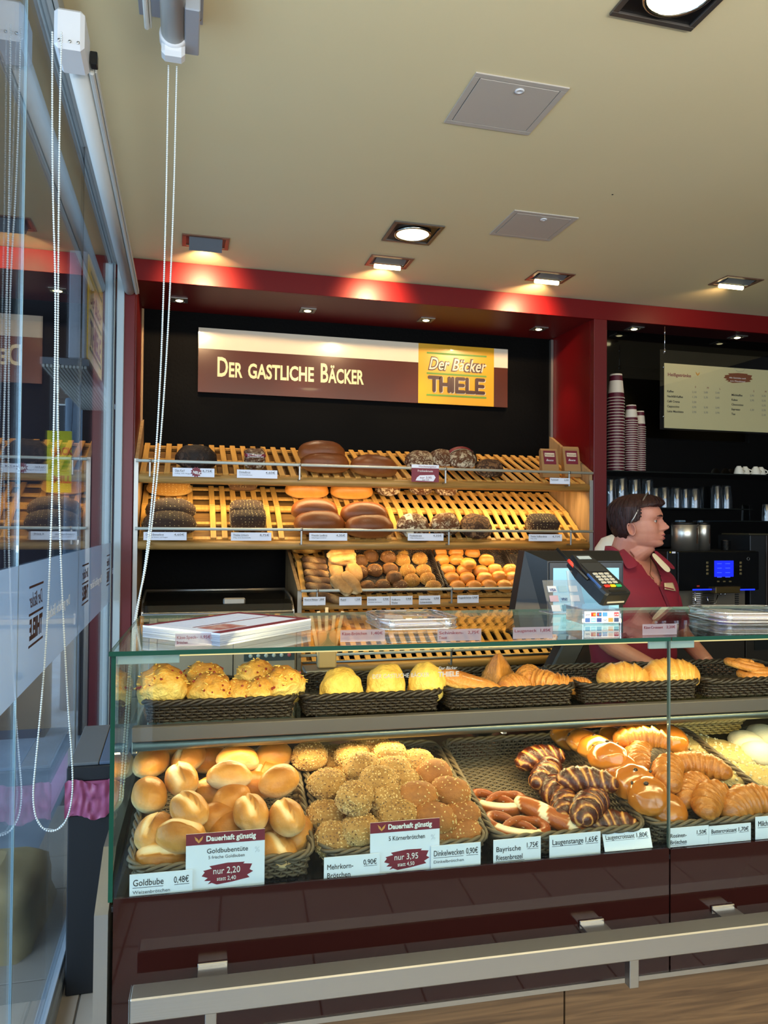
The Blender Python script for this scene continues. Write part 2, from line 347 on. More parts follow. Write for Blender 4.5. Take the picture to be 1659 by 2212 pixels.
for yy in (2.18, 3.22, 4.16, 1.1):
    s = .75 if yy > 4 else 1
    Mx = lambda y, z: Matrix.Translation((GX+.0033, y, z)) @ Matrix(((0, 0, -1, 0), (-1, 0, 0, 0), (0, 1, 0, 0), (0, 0, 0, 1)))
    for z in (1.335, 1.265, 1.185): fb_ = obj('logo_line', MB().box((GX+.0033, yy-.1*s, z), (GX+.0038, yy+.1*s, z+.006)), INKD, win)
    text('Der Bäcker', .055, Mx(yy+.09*s, 1.285), INKD, win, width=.18*s, shear=.35)
    text('THIELE', .07, Mx(yy+.09*s, 1.205), INKD, win, width=.18*s, bold=.003)
    text('Der gastliche Bäcker', .05, Mx(yy+.62, 1.225), WHITEL, win, width=.45)
# ---------------------------------------------------------------- outside
bxs('pavement', (-30, -12, -.16), (-.47, 40, -.05), mat('street_paving', '9aa6b2', .8, bump=(30, .5), var=(5, '7d8894', .7)))
t = thing('stone_block', 'rough yellowish sandstone block standing outside the glass front at the bottom left', 'stone', (-.73, 3.13, -.05))
mb = MB(); random.seed(3)
def stone(i, j):
    a = 2*PI*i/28; r = 1/max(abs(math.cos(a)), abs(math.sin(a)))**.97; zz = j/10
    tp = 1-.12*zz-(.5*max(0, zz-.85)/.15); n_ = noise.noise(Vector((math.cos(a)*2, math.sin(a)*2, zz*4)))*.02
    return (math.cos(a)*r*(.25+n_)*tp, math.sin(a)*r*(.28+n_)*tp, zz*.29)
mb.grid(stone, 28, 11, wrapu=True); mb.add([stone(i, 10) for i in range(28)], [tuple(range(28))])
obj('block', mb, mat('sandstone', 'd2bc88', .95, bump=(25, 1, 6), var=(4, 'a89468', .9)), t)
DW = mat('dark_stained_boards', '2b2029', .8, bump=(14, .5), stretch=(6, 6, .3))
t = thing('passage_wall', 'dark purple-brown outer wall with a pillar seen through the left glass front', 'wall', (0, 0, 0))
obj('pillar', MB().box((-3.2, 6.0, -.05), (-.956, 6.3, 3.3)), DW, t); obj('pillar', MB().box((-.73, 6.0, -.05), (-.40, 6.3, 3.3)), DW, t)
obj('lintel', MB().box((-.956, 6.0, 2.72), (-.73, 6.3, 3.3)), DW, t); obj('upper_wall', MB().box((-3.2, 6.0, 3.3), (-.44, 6.3, 6)), DW, t)
t = thing('arcade_ceiling', 'ribbed white arcade ceiling outside under the yellow hanging sign', 'ceiling panel', (0, 0, 0))
for i in range(12): obj('rib', MB().box((-.735+.019*i, 4.36, 2.33), (-.723+.019*i, 5.95, 2.345)), OFFWHITE, t)
obj('panel', MB().box((-.745, 4.35, 2.345), (-.50, 5.96, 2.38)), mat('grey_soffit', '70757c', .7), t)
# hanging sign box
YELP = mat('sign_yellow', 'e8b81c', .35, emit='e8b81c', es=.45); GREENP = mat('sign_green', '5f8f2a', .5)
t = thing('sign_box', 'yellow and white projecting shop sign box outside behind the glass front', 'sign', (-.52, 4.38, 2.385))
obj('housing', MB().box((-.09, 0, 0), (0, .78, .60), c=.008), mat('sign_box_white', 'b7bcc6', .5), t)
obj('face', MB().box((0, .02, .02), (.006, .76, .58)), YELP, t); obj('wall_bracket', MB().box((-.06, .78, .45), (-.03, 1.63, .50)), ALU, t)
Ms = lambda y, z: Matrix.Translation((.0065, y, z)) @ Matrix(((0, 0, 1, 0), (1, 0, 0, 0), (0, 1, 0, 0), (0, 0, 0, 1)))
for z in (.08, .29, .50): obj('green_line', MB().box((.006, .10, z), (.009, .68, z+.014)), GREENP, t)
text('THIELE', .19, Ms(.11, .12), INKRED, t, width=.56, bold=.006); text('Der Bäcker', .14, Ms(.11, .34), INKRED, t, width=.56, shear=.35)
# street view through the gap
t = thing('timbered_house', 'white half-timbered house across the street beyond the gap in the dark wall', 'house', (-4.2, 15.5, -.05))
HW = mat('lime_plaster', 'e6ecdc', .8); BEAM = mat('timber_beam', '5a4a40', .8); WIN = mat('dark_window_pane', '161c24', .15)
obj('wall', MB().box((-3.0, 0, 0), (2.45, 4, 5.2)), HW, t); obj('roof', MB().prism([(-3.2, 5.2), (2.7, 5.2), (-.3, 8.2)], 4.2, M=Matrix.Rotation(PI/2, 4, 'X') @ Matrix.Translation((0, 0, -4.1))), mat('roof_tiles', '6a3a2a', .8), t)
obj('ground_floor', MB().box((-3.0, -.06, 0), (2.5, 0, 2.35)), mat('dark_shop_front', '23262c', .4), t)
for i in range(12): obj('beam', MB().box((-2.9+i*.48, -.05, 2.35), (-2.8+i*.48, 0, 5.2)), BEAM, t)
for z in (2.35, 2.9, 3.9, 5.1): obj('beam', MB().box((-3, -.06, z), (2.5, 0, z+.1)), BEAM, t)
for i in range(9):
    wf = obj('window', MB().box((-2.78+i*.58, -.08, 3.05), (-2.42+i*.58, -.02, 3.8)), OFFWHITE, t)
    obj('pane', MB().box((-2.75+i*.58, -.09, 3.08), (-2.61+i*.58, -.08, 3.77)).box((-2.59+i*.58, -.09, 3.08), (-2.45+i*.58, -.08, 3.77)), WIN, wf)
t = thing('street_column', 'pale blue round column outside beside the yellow poster', 'column', (-.875, 6.9, -.05))
BLUEC = mat('pale_blue_render', '9fb8cf', .7); obj('shaft', MB().lathe([(.11, 0), (.10, 1.9), (.10, 2.6)], 20), BLUEC, t); obj('collar', MB().lathe([(.11, 1.9), (.125, 1.93), (.125, 1.99), (.11, 2.02)], 20), BLUEC, t)
t = thing('poster', 'bright yellow poster with red lettering seen through the glass front', 'poster', (-.945, 5.85, 1.72))
obj('sheet', MB().box((0, 0, 0), (.165, .006, .44)), mat('yellow_poster', 'f2e21a', .6), t); PR = mat('poster_red', 'd4281a', .6)
obj('cord', MB().tube([(.02, .003, .44), (.02, .16, 1.01)], .002, 5).tube([(.16, .003, .44), (.16, .16, 1.01)], .002, 5), DW, t)
text('JACK', .075, face_front(.05, -.001, .27), PR, t, width=.13, bold=.003); text('MILL', .07, face_front(.045, -.001, .07), PR, t, width=.12, bold=.003)
for i in range(3): obj('text_block', MB().box((.09, -.003, .15+i*.03), (.17, 0, .165+i*.03)), mat('poster_green', 'b8c61a', .6), t)
t = thing('street_house', 'pale plastered building far down the street outside', 'house', (-10, 26, -.05))
obj('wall', MB().box((-8, 0, 0), (7, 4, 8)), HW, t)
for i in range(8): obj('window', MB().box((-7+i*1.7, -.05, 3), (-6.2+i*1.7, 0, 4.3)), WIN, t)
# ---------------------------------------------------------------- bead chains and roller blinds
BEAD = mat('bead_white', 'd8dede', .3)
def resample(pts, d):
    out = [Vector(pts[0])]; acc = 0
    for a, b in zip(pts[:-1], pts[1:]):
        a = Vector(a); b = Vector(b); L = (b-a).length; p = 0
        while acc+(L-p) >= d: p += d-acc; out.append(a+(b-a)*(p/L)); acc = 0
        acc += L-p
    return out
def smoothp(pts, it=3):
    pts = [Vector(p) for p in pts]
    for _ in range(it):
        q = [pts[0]]
        for a, b in zip(pts[:-1], pts[1:]): q += [a*.75+b*.25, a*.25+b*.75]
        pts = q+[pts[-1]]
    return pts
def chain(pts, label):
    t = thing('bead_chain', label, 'chain', pts[0]); o = Vector(pts[0]); q = [p-o for p in resample(smoothp(pts), .0059)]
    mb = MB(); pr = [(.0001, -.0028), (.0020, -.0019), (.0028, 0), (.0020, .0019), (.0001, .0028)]
    for p in q: mb.lathe(pr, 7, M=Matrix.Translation(p), caps=False)
    b = obj('beads', mb, BEAD, t); b['kind'] = 'stuff'
    obj('cord', MB().tube(q[::6]+[q[-1]], .0006, 4), BEAD, t)
D1 = 1.93
l1 = [(113, 70), (113, 400), (121, 620), (117, 900), (110, 1180), (96, 1450), (78, 1640), (70, 1720), (78, 1775), (105, 1800), (140, 1785), (157, 1730), (157, 1650), (146, 1520), (131, 1230), (124, 900), (126, 600), (128, 300), (133, 68)]
chain([atD(x, y, D1) for x, y in l1], 'white bead chain hanging in a long loop in front of the left glass front')
l2 = [(364, 142, 2.2), (358, 500, 2.12), (344, 900, 2.02), (318, 1200, 1.95), (294, 1330, 1.88), (284, 1420, 1.8), (275, 1600, 1.74), (264, 1740, 1.70), (259, 1765, 1.70), (258, 1740, 1.70), (268, 1600, 1.74), (280, 1420, 1.8), (291, 1330, 1.88), (322, 1200, 1.95), (353, 900, 2.02), (374, 500, 2.12), (382, 142, 2.2)]
chain([atD(*q) for q in l2], 'white bead chain slanting down from the ceiling bracket to the counter corner')
BLW = mat('roller_white', 'c8c8c2', .45, bump=(15, .08))
t = thing('roller_blind', 'long white roller blind along the top of the left glass front', 'roller blind', (-.297, 2.18, 2.765))
obj('fabric_roll', MB().tube([(0, .03, 0), (0, 2.14, 0)], .029, 18), BLW, t); obj('bottom_bar', MB().box((.028, .05, -.022), (.043, 2.15, .012), c=.004).box((.044, .05, -.016), (.049, 2.15, .004), c=.001), OFFWHITE, t)
br = obj('bracket', MB().box((-.040, -.10, -.045), (.034, .03, .06), c=.010), WHITE, t)
for x in (-.025, 0, .02): obj('screw', MB().lathe([(.004, 0), (.004, .002), (.001, .003)], 10, M=Matrix.Translation((x, -.101, -.03)) @ Matrix.Rotation(PI/2, 4, 'X')), CHROME, br)
obj('clip', MB().box((.036, .0, -.02), (.055, .03, .015), c=.002), BLACK, t)
t = thing('roller_blind', 'short white roller blind on a ceiling bracket at the top left of the ceiling', 'roller blind', (-.044, 2.2, 2.86))
obj('fabric_roll', MB().tube([(0, -2.2, 0), (0, -.02, 0)], .033, 22), BLW, t)
br = obj('bracket', MB().box((-.095, -.21, .082), (.08, .045, .088), c=.001).box((.03, -.17, -.02), (.07, .03, .082), c=.003), mat('bracket_grey', 'a9b0ba', .35, .3), t)
obj('clutch', MB().lathe([(.036, -.03), (.038, -.02), (.038, .01), (.03, .025), (.0, .027)], 26, M=Matrix.Rotation(-PI/2, 4, 'X')).box((-.032, -.02, -.055), (.032, .03, -.01), c=.01), WHITE, t)
for x, y in ((-.08, -.19), (.06, -.14), (.07, .02)): obj('screw', MB().lathe([(.006, 0), (.005, .003), (.001, .004)], 12, M=Matrix.Translation((x, y, .081)) @ Matrix.Rotation(PI, 4, 'X')), CHROME, br)
obj('bottom_bar', MB().box((-.075, -2.2, -.02), (-.062, -.05, .02), c=.004).box((-.061, -2.2, -.012), (-.056, -.05, .012), c=.001), OFFWHITE, t)
# ---------------------------------------------------------------- ceiling lamps and hatches
def frame(mb, w_, h_, b_, z0, z1, m=0, c=.001):
    mb.box((-w_, -h_, z0), (w_, -h_+b_, z1), m, c=c); mb.box((-w_, h_-b_, z0), (w_, h_, z1), m, c=c)
    mb.box((-w_, -h_+b_, z0), (-w_+b_, h_-b_, z1), m, c=c); return mb.box((w_-b_, -h_+b_, z0), (w_, h_-b_, z1), m, c=c)
INNER = mat('lamp_inner_black', '101214', .4, .3); REFL = mat('lamp_reflector', 'c8c4b8', .15, 1)
def downlight(cx, cy, hs, label, lit, pw):
    t = thing('ceiling_lamp', label, 'ceiling lamp', (cx, cy, ZC), group='round lamps in the ceiling')
    obj('frame', frame(MB(), hs, hs, .018, -.008, .0), GREYMET, t); obj('housing', MB().box((-hs+.018, -hs+.018, -.002), (hs-.018, hs-.018, -.0005)), INNER, t)
    obj('reflector_ring', MB().tube([(math.cos(a*PI/16)*hs*.68, math.sin(a*PI/16)*hs*.68, -.008) for a in range(32)], .007, 8, closed=True), REFL, t)
    obj('bulb', MB().lathe([(hs*.64, -.004), (hs*.5, -.012), (0, -.018)], 28), BULB if lit else REFL, t)
    spot('lamp_light', (cx, cy, ZC-.04), (cx, cy+.1, 0), pw, WARM, 100, .8, .07)
downlight(1.077, 3.592, .126, 'square recessed ceiling lamp with a round lit bulb in front of the fascia', True, 38)
downlight(1.275, 1.765, .133, 'large square recessed lamp with round bulb at the top edge of the ceiling', True, 42)
def washer(cx, cy, wd, label, lit, pw=16, tgt=None, hd=.085, tip=-.014):
    t = thing('wall_washer_lamp', label, 'ceiling lamp', (cx, cy, ZC), group='rectangular lamps along the fascia')
    obj('frame', frame(MB(), wd, hd, .02, -.006, 0), mat('bronze_frame', '8a6a58', .4, .6), t)
    obj('recess', MB().box((-wd+.02, -hd+.02, -.002), (wd-.02, hd-.02, -.0006)), INNER, t)
    fm = MB(); fa, fb_y = -hd+.028, .0
    fm.add([(-wd+.035, fa, -.001), (wd-.035, fa, -.001), (wd-.035, fb_y, tip), (-wd+.035, fb_y, tip), (-wd+.035, fa+.004, .0), (wd-.035, fa+.004, .0), (wd-.035, fb_y+.003, tip+.003), (-wd+.035, fb_y+.003, tip+.003)], [(0, 1, 2, 3), (7, 6, 5, 4), (3, 2, 6, 7), (0, 3, 7, 4), (1, 5, 6, 2)])
    fm.add([(-wd+.035, fa, -.001), (-wd+.035, fb_y, tip), (-wd+.035, hd-.024, -.002)], [(0, 1, 2)]).add([(wd-.035, fa, -.001), (wd-.035, fb_y, tip), (wd-.035, hd-.024, -.002)], [(0, 1, 2)])
    obj('reflector_flap', fm, mat('flap_grey', '6b737c', .45, .3), t)
    if lit:
        obj('bulb', MB().tube([(-wd+.045, .040, -.019), (wd-.045, .040, -.019)], .012, 10), BULB, t)
        spot('washer_light', (cx, cy+.05, ZC-.045), tgt or (cx, YF, ZC-.14), pw, (1, .66, .34), 100, 1.0, .012)
washer(.092, 3.995, .117, 'leftmost rectangular lamp of the row along the red fascia', True, 44, tip=-.052)
washer(1.073, 4.02, .119, 'middle lit rectangular lamp of the row along the red fascia', True, 44)
washer(2.033, 4.01, .119, 'lit rectangular lamp above the red pillar of the row along the fascia', True, 44)
washer(3.117, 3.79, .125, 'rightmost lit rectangular lamp in front of the drinks niche', True, 4)
def hatch(x0, x1, y0, y1, label):
    t = thing('access_hatch', label, 'hatch', ((x0+x1)/2, (y0+y1)/2, ZC)); a, b = (x1-x0)/2, (y1-y0)/2
    HM = mat('hatch_grey_white', 'b9b0a4', .55); obj('frame', frame(MB(), a, b, .022, -.005, 0), HM, t); obj('door', MB().box((-a+.0245, -b+.0245, -.0055), (a-.0245, b-.0245, -.001), c=.001), HM, t)
    obj('gap', MB().box((-a+.02, -b+.02, -.0012), (a-.02, b-.02, -.0004)), BLACK, t)
    obj('lock', MB().lathe([(.016, 0), (.016, .003), (.008, .004), (.007, .002), (0, .002)], 18, M=Matrix.Translation((.01, b-.26 if b < .1 else -b+.055, -.0055)) @ Matrix.Rotation(PI, 4, 'X')), WHITE, t)
hatch(.884, 1.214, 2.256, 2.57, 'larger looking square access hatch in the middle of the ceiling'); hatch(1.445, 1.77, 3.20, 3.50, 'square access hatch close to the fascia lamps')
def sofflight(x, y, z, label, pw=10, tgt=None, col=WARM):
    t = thing('soffit_spotlight', label, 'spotlight', (x, y, z), group='small square spotlights under the red fascia')
    obj('frame', frame(MB(), .048, .048, .016, -.006, 0), ALU, t); obj('housing', MB().box((-.032, -.032, -.002), (.032, .032, -.0005)), INNER, t)
    obj('ring', MB().tube([(math.cos(a*PI/10)*.026, math.sin(a*PI/10)*.026, -.006) for a in range(20)], .003, 6, closed=True), REFL, t)
    obj('bulb', MB().lathe([(.022, -.004), (.017, -.010), (0, -.013)], 20), BULB, t)
    spot('soffit_light', (x, y, z-.03), tgt or (x, y+.12, 0), pw, col, 75, .7, .02)
for i, (x, s) in enumerate(((-.04, 'leftmost'), (.724, 'second'), (1.49, 'third'), (2.28, 'fourth'))):
    sofflight(x, 4.655, 2.828, f'small square spotlight, {s} from the left above the bread shelf', 15, (x, 4.72, 1.5))
sofflight(2.882, 4.47, 2.828, 'small square spotlight above the stacked paper cups', 5, (2.95, 4.45, 1.5)); sofflight(3.689, 4.47, 2.828, 'small square spotlight above the drinks menu board', 5, (3.7, 4.45, 1.5))
obj_m = tag(obj('ceiling_stain', MB().lathe([(.004, 0), (.004, -.001)], 8, M=Matrix.Translation(onZ(1323, 420, ZC-.0005))), BLACK), 'tiny dark drill hole in the ceiling right of the hatches', 'hole')
# ---------------------------------------------------------------- wall sign
t = thing('wall_sign', 'wide brown and cream sign with yellow bakery logo on the black wall', 'sign', (.076, YW-.035, 2.325))
SB = mat('sign_brown', '4c2012', .22, coat=.5); SCm = mat('sign_cream', 'd8cbb4', .22, coat=.5); SY = mat('sign_logo_yellow', 'd09c10', .3, coat=.3)
obj('board', MB().box((0, 0, 0), (2.078, .03, .402)), SB, t); obj('cream_stripe', MB().box((0, -.001, .272), (1.432, 0, .402)).box((1.975, -.001, .272), (2.078, 0, .402)), SCm, t)
obj('logo_field', MB().box((1.432, -.002, 0), (1.975, 0, .402)), SY, t)
DLOGO = mat('logo_dark_brown', '3c140c', .4); SL = mat('sign_letters_cream', 'ead6a2', .4)
xs = .112
for s, sz, wd in (('D', .172, .073), ('ER', .128, .092), ('', 0, .028), ('GASTLICHE', .128, .428), ('', 0, .033), ('B', .172, .058), ('ÄCKER', .128, .245)):
    if s: text(s, sz, face_front(xs, -.0005, .105), SL, t, width=wd-.008, bold=.0035)
    xs += wd
for z in (.335, .198, .052): obj('green_line', MB().box((1.49, -.004, z), (1.92, -.002, z+.012)), GREENP, t)
text('Der Bäcker', .115, face_front(1.50, -.003, .232), DLOGO, t, width=.42, shear=.3, bold=.008); text('Der Bäcker', .115, face_front(1.50, -.0045, .232), SCm, t, width=.415, shear=.3, bold=.001)
def stroke(name, segs, r, m, parent, th=.002):
    mb = MB()
    for a, b in segs:
        a = Vector(a); b = Vector(b); d = (b-a); L = d.length; an = math.atan2(d.y, d.x); poly = []
        for k in range(9): q = PI/2+PI*k/8; poly.append((r*math.cos(q), r*math.sin(q)))
        for k in range(9): q = -PI/2+PI*k/8; poly.append((L+r*math.cos(q), r*math.sin(q)))
        mb.prism(poly, th+len(mb.v)*.000006, M=Matrix.Translation((a.x, a.y, 0)) @ Matrix.Rotation(an, 4, 'Z'))
    return mb
def thiele(x0, z0, w_, h_, r, m, parent, y=-.003, nm='logo_letter'):
    u = w_/5.6; X = 0
    L = [('T', .95, [((0, 1), (.75, 1)), ((.375, 0), (.375, 1))]), ('H', .95, [((0, 0), (0, 1)), ((.65, 0), (.65, 1)), ((0, .5), (.65, .5))]), ('I', .35, [((0, 0), (0, 1))]),
         ('E', .85, [((0, 0), (0, 1)), ((0, 1), (.55, 1)), ((0, .5), (.5, .5)), ((0, 0), (.55, 0))]), ('L', .8, [((0, 0), (0, 1)), ((0, 0), (.55, 0))]), ('E', .85, [((0, 0), (0, 1)), ((0, 1), (.55, 1)), ((0, .5), (.5, .5)), ((0, 0), (.55, 0))])]
    for n_, adv, sg in L:
        mb = stroke('l', [((X+a[0]*u*1.35, a[1]*h_), (X+b[0]*u*1.35, b[1]*h_)) for a, b in sg], r, m, parent)
        o = obj(nm, mb, m, parent); o.matrix_basis = face_front(x0, y, z0) @ Matrix.Translation((X*0, 0, 0)); X += adv*u*1.3
thiele(1.513, .086, .375, .088, .0125, SCm, t, -.0025); thiele(1.508, .089, .375, .088, .0115, DLOGO, t, -.0062)
# ================================================================ BREAD SHAPES
def sgn(x): return -1 if x < 0 else 1
def bun(L, W, H, seed, split=0, flat=.45, ex=2.3, lump=.03, y0=.05, nu=32, nv=20, taper=.0, base=.52, top=.42, lumpf=2.2, crackd=0):
    """rounded loaf, long axis x, resting on z=0; split: strength of the pale burst seam along the top"""
    mb = MB(); vs = []; tn = []; R_ = Vector((seed*3.1, seed*1.7, seed*.9))
    for j in range(nv+1):
        ph = PI*j/nv; cx = -math.cos(ph); rs = math.sin(ph)
        for i in range(nu):
            a = 2*PI*i/nu; d = Vector((cx, rs*math.cos(a), rs*math.sin(a)))
            q = (abs(d.x)**ex+abs(d.y)**ex+abs(d.z)**ex)**(1/ex) if d.length > 0 else 1
            p = d/max(q, 1e-6); n_ = noise.noise(d*lumpf+R_)*lump*2+noise.noise(d*lumpf*3+R_)*lump*.6
            p *= 1+n_
            y = p.y; x = p.x; tpr = 1-taper*abs(x)**2; t = base+top*d.z-.12*abs(d.x)
            z = p.z if p.z > 0 else p.z*flat
            t -= .3*max(0, -d.z)
            if split and d.z > 0:
                sh = y0+.12*math.sin(x*2.2+seed); e = y-sh; m = max(0, 1-(abs(x)/.88)**4)*min(1, d.z*2.2)
                z -= split*.16*math.exp(-(e/.09)**2)*m; z += split*.07*math.exp(-((e+.16)/.1)**2)*m
                if e > -.03: k = min(1, 1.25*math.exp(-((e-.2)/.26)**2))*m; t -= .75*k*min(1, split+.2); z -= split*.045*k
            vs.append((x*L/2, y*W/2*tpr, (z+flat)*H/(1+flat))); tn.append(max(0, min(1, t)))
    fs = []
    for j in range(nv):
        for i in range(nu):
            k = (i+1) % nu; fs.append((j*nu+i, j*nu+k, (j+1)*nu+k, (j+1)*nu+i))
    mb.add(vs, fs, 0, True, None, tn); return mb
def croissant(L, Rr, seed, bend=1.0, ridges=7, two=False, nseg=64, nr=18, stp_=.13):
    """crescent pastry: rolled layers stepping up to the middle; tone alternates crust/inner layers"""
    mb = MB(); pts = []; rad = []; tones = []
    def prof(s): return (1-abs(s)**2.2)**.55*.92+.12
    pp = []
    for i in range(nseg+1):
        s = -1+2*i/nseg; ph = s*bend; x = math.sin(ph)/max(math.sin(bend), .5)*L/2 if bend > .3 else s*L/2; y = -(1-math.cos(ph))*L*.42
        st = abs(s)*ridges/1.0; fr = st-math.floor(st); step = .10*(1-fr)**1.5
        r = Rr*(prof(s)*(1+step*1.1-.05)); pp.append((Vector((x, y, 0)), r, fr, s))
    vs = []; tn = []; N = nr
    for i, (p, r, fr, s) in enumerate(pp):
        a0 = pp[max(i-1, 0)][0]; b0 = pp[min(i+1, nseg)][0]; t = (b0-a0).normalized(); sd = Vector((-t.y, t.x, 0))
        for k in range(N):
            a = 2*PI*k/N; sl = (a/(2*PI)+.12*sgn(s)*i/nseg)
            st = abs(s)*ridges+(.75 if two else .55)*math.sin(a+seed)*sgn(s); f2 = st-math.floor(st); stp = stp_*(1-f2)**1.3-.04
            rr = r*(1+stp)*(1+.06*noise.noise(Vector((s*4, math.cos(a), math.sin(a)))+Vector((seed*5, 0, 0))))
            z = math.sin(a)*rr; z = z if z > 0 else z*.7
            v = p+sd*(math.cos(a)*rr); v.z = z+Rr*.65; vs.append(v); tn.append(max(0, min(1, .92-.95*math.exp(-((f2-.78)/.17)**2)+.1*math.sin(a))) if two else max(0, min(1, .55+.25*math.sin(a)+.25*(f2-.5))))
    fs = []
    for i in range(nseg):
        for k in range(N): l = (k+1) % N; fs.append((i*N+k, i*N+l, (i+1)*N+l, (i+1)*N+k))
    fs += [tuple(range(N-1, -1, -1)), tuple(nseg*N+k for k in range(N))]
    return mb.add(vs, fs, 0, True, None, tn)
def seeds(mb_src, n, L, W, H, seed, size=.0024, zmin=.25):
    """small sesame, linseed and oat flakes scattered over the top of a bun of that size"""
    rnd = random.Random(seed); mb = MB(); V = [Vector(v) for v in mb_src.v]; zs = max(v.z for v in V)
    cand = [v for v in V if v.z > zs*zmin]; ctr = Vector((0, 0, zs*.35))
    for _ in range(n):
        a = rnd.choice(cand); b = rnd.choice(cand); p = a.lerp(b, rnd.random()*.25) if (a-b).length < L*.3 else a+Vector((rnd.uniform(-1, 1), rnd.uniform(-1, 1), 0))*.002
        nrm = (p-ctr).normalized(); q = nrm.to_track_quat('Z', 'Y').to_matrix().to_4x4(); s = size*rnd.uniform(.7, 1.2)
        M = Matrix.Translation(p+nrm*.0002) @ q @ Matrix.Rotation(rnd.random()*6.3, 4, 'Z')
        mb.add([(s, 0, 0), (-s, 0, 0), (0, s*.55, 0), (0, -s*.55, 0), (0, 0, s*.4), (0, 0, -s*.3)], [(0, 2, 4), (2, 1, 4), (1, 3, 4), (3, 0, 4), (2, 0, 5), (1, 2, 5), (3, 1, 5), (0, 3, 5)], 0 if rnd.random() < .6 else 1, False, M)
    return mb
def tooth(L, W, H, seed, n=(14, 10), rough=.02): return bun(L, W, H, seed, flat=.8, ex=5, lump=rough, nu=28, nv=18)
# crusts
C_GOLD = crust('golden_roll_crust', 'f4dcae', 'cf9045', '88490f', .38, 10, .38, (40, .15), spec=.35)
C_BROWN = crust('brown_loaf_crust', 'c08040', '8a4c22', '5a2e14', .38, 10, .3, (45, .18), spec=.35)
C_PLAIN = crust('plain_roll_crust', 'e8b468', 'c88436', '9a5c20', .4, 14, .3, (40, .15))
C_SEED = crust('seeded_roll_crust', 'e0c088', 'c49858', '8a6030', .7, 60, .5, (90, .5)); C_SPELT = crust('spelt_roll_crust', 'd09a58', 'b07034', '7c4820', .6, 40, .4, (80, .4))
C_DARKSEED = crust('dark_seeded_crust', '8a6440', '4c3220', '241710', .7, 70, .6, (110, .9)); C_RYEROLL = crust('rye_roll_crust', 'a8773c', '75491f', '43270f', .6, 45, .5, (70, .7))
C_YSEED = crust('light_seeded_crust', 'e8c070', 'c08a38', '7a4c1c', .65, 80, .6, (110, .9))
C_FLOUR = crust('floured_cracked_crust', 'e6dcc8', 'd0bfa0', 'a88c68', .8, 25, .4, (60, .4), crack=(24, '5c3418', .16)); C_FLOURB = crust('brown_cracked_crust', 'b89468', '96704a', '6a4424', .75, 25, .4, (60, .4), crack=(26, '3e2412', .16))
C_OPA = crust('dark_cracked_crust', '7a6250', '4e3828', '2c1c14', .6, 25, .4, (60, .5), crack=(22, '20130c', .24))
C_CROIS = crust('butter_croissant_crust', 'e4a858', 'c27a30', '8c4e16', .32, 20, .35, (60, .25), coat=.25); C_LYE = crust('lye_pastry_crust', 'e2a85a', '7c3a1c', '3c130c', .25, 16, .5, (60, .3), coat=.3)
C_PRETZ = crust('pretzel_crust', 'f4e0b4', 'b8682c', '8a3e16', .3, 18, .25, (50, .15), coat=.2); C_SHINY = crust('glazed_raisin_roll_crust', 'e8a850', 'c8782a', '94500f', .16, 10, .3, (25, .1), coat=.7)
C_CHEESE = crust('baked_cheese_crust', 'f4d47c', 'e0a444', 'a8561c', .45, 35, .6, (45, .8), coat=.15); C_KAESE = crust('pale_cheese_crust', 'f6dc84', 'ecc05a', 'c98a34', .45, 30, .5, (35, .7))
C_PUFF = crust('puff_pastry_crust', 'f2cc7e', 'dc9444', 'a45a1e', .4, 22, .5, (45, .5), coat=.2); C_STREU = crust('pale_crumble', 'e2d4ac', 'd0bc88', 'b89858', .8, 70, .6, (80, 1)); C_SUGAR = crust('powdered_sugar', 'c88a44', 'd8cca8', 'ddd2b4', .8, 20, .15, (60, .2))
C_CIAB = crust('ciabatta_crust', 'd8c090', 'b88a50', '7c5428', .6, 22, .5, (40, .4))
S_SES = mat('sesame_seed', 'd2b078', .6); S_LIN = mat('linseed', '6a4424', .4); S_OAT = mat('oat_flake', 'd8bc80', .7); S_PUM = mat('dark_seed', '4a3a22', .5)
BACON = mat('bacon_bit', '8e2a18', .45); CHEESE = mat('melted_cheese_shred', 'eec466', .4); RAISIN = mat('raisin', '24120e', .4); SALT = mat('salt_crumb', 'f4f0e4', .5)
PROTO = []
def proto(name, parts, variants):
    """variants: list of dicts mesh sets [(part name, mesh)]; first part is the body"""
    return variants
def mk(body, m, extra=()):
    """mesh data of one bread variant: (body mesh, [(part, mesh, kind)])"""
    return (body.mesh('bread', m), [(n_, e.mesh(n_, mm), k) for n_, e, mm, k in extra])
def frame_mat(pos, N, ang=0, tilt=0, xdir=Vector((1, 0, 0)), roll=0):
    N = Vector(N).normalized(); x = (xdir-N*xdir.dot(N)).normalized(); y = N.cross(x); M = Matrix((x, y, N)).transposed().to_4x4()
    M = M @ Matrix.Rotation(ang, 4, 'Z') @ Matrix.Rotation(tilt, 4, 'Y') @ Matrix.Rotation(roll, 4, 'X'); M.translation = pos; return M
def bread(name, var, label, cat, M, scale=1, group=None):
    me, ex = var
    o = bpy.data.objects.new(name, me); COL.objects.link(o); o.matrix_world = M @ Matrix.Scale(scale, 4) if not hasattr(scale, '__len__') else M @ Matrix.Diagonal((*scale, 1))
    tag(o, label, cat, group)
    for n_, e, k in ex:
        c = bpy.data.objects.new(n_, e); COL.objects.link(c); c.parent = o
        if k: c['kind'] = k
    return o
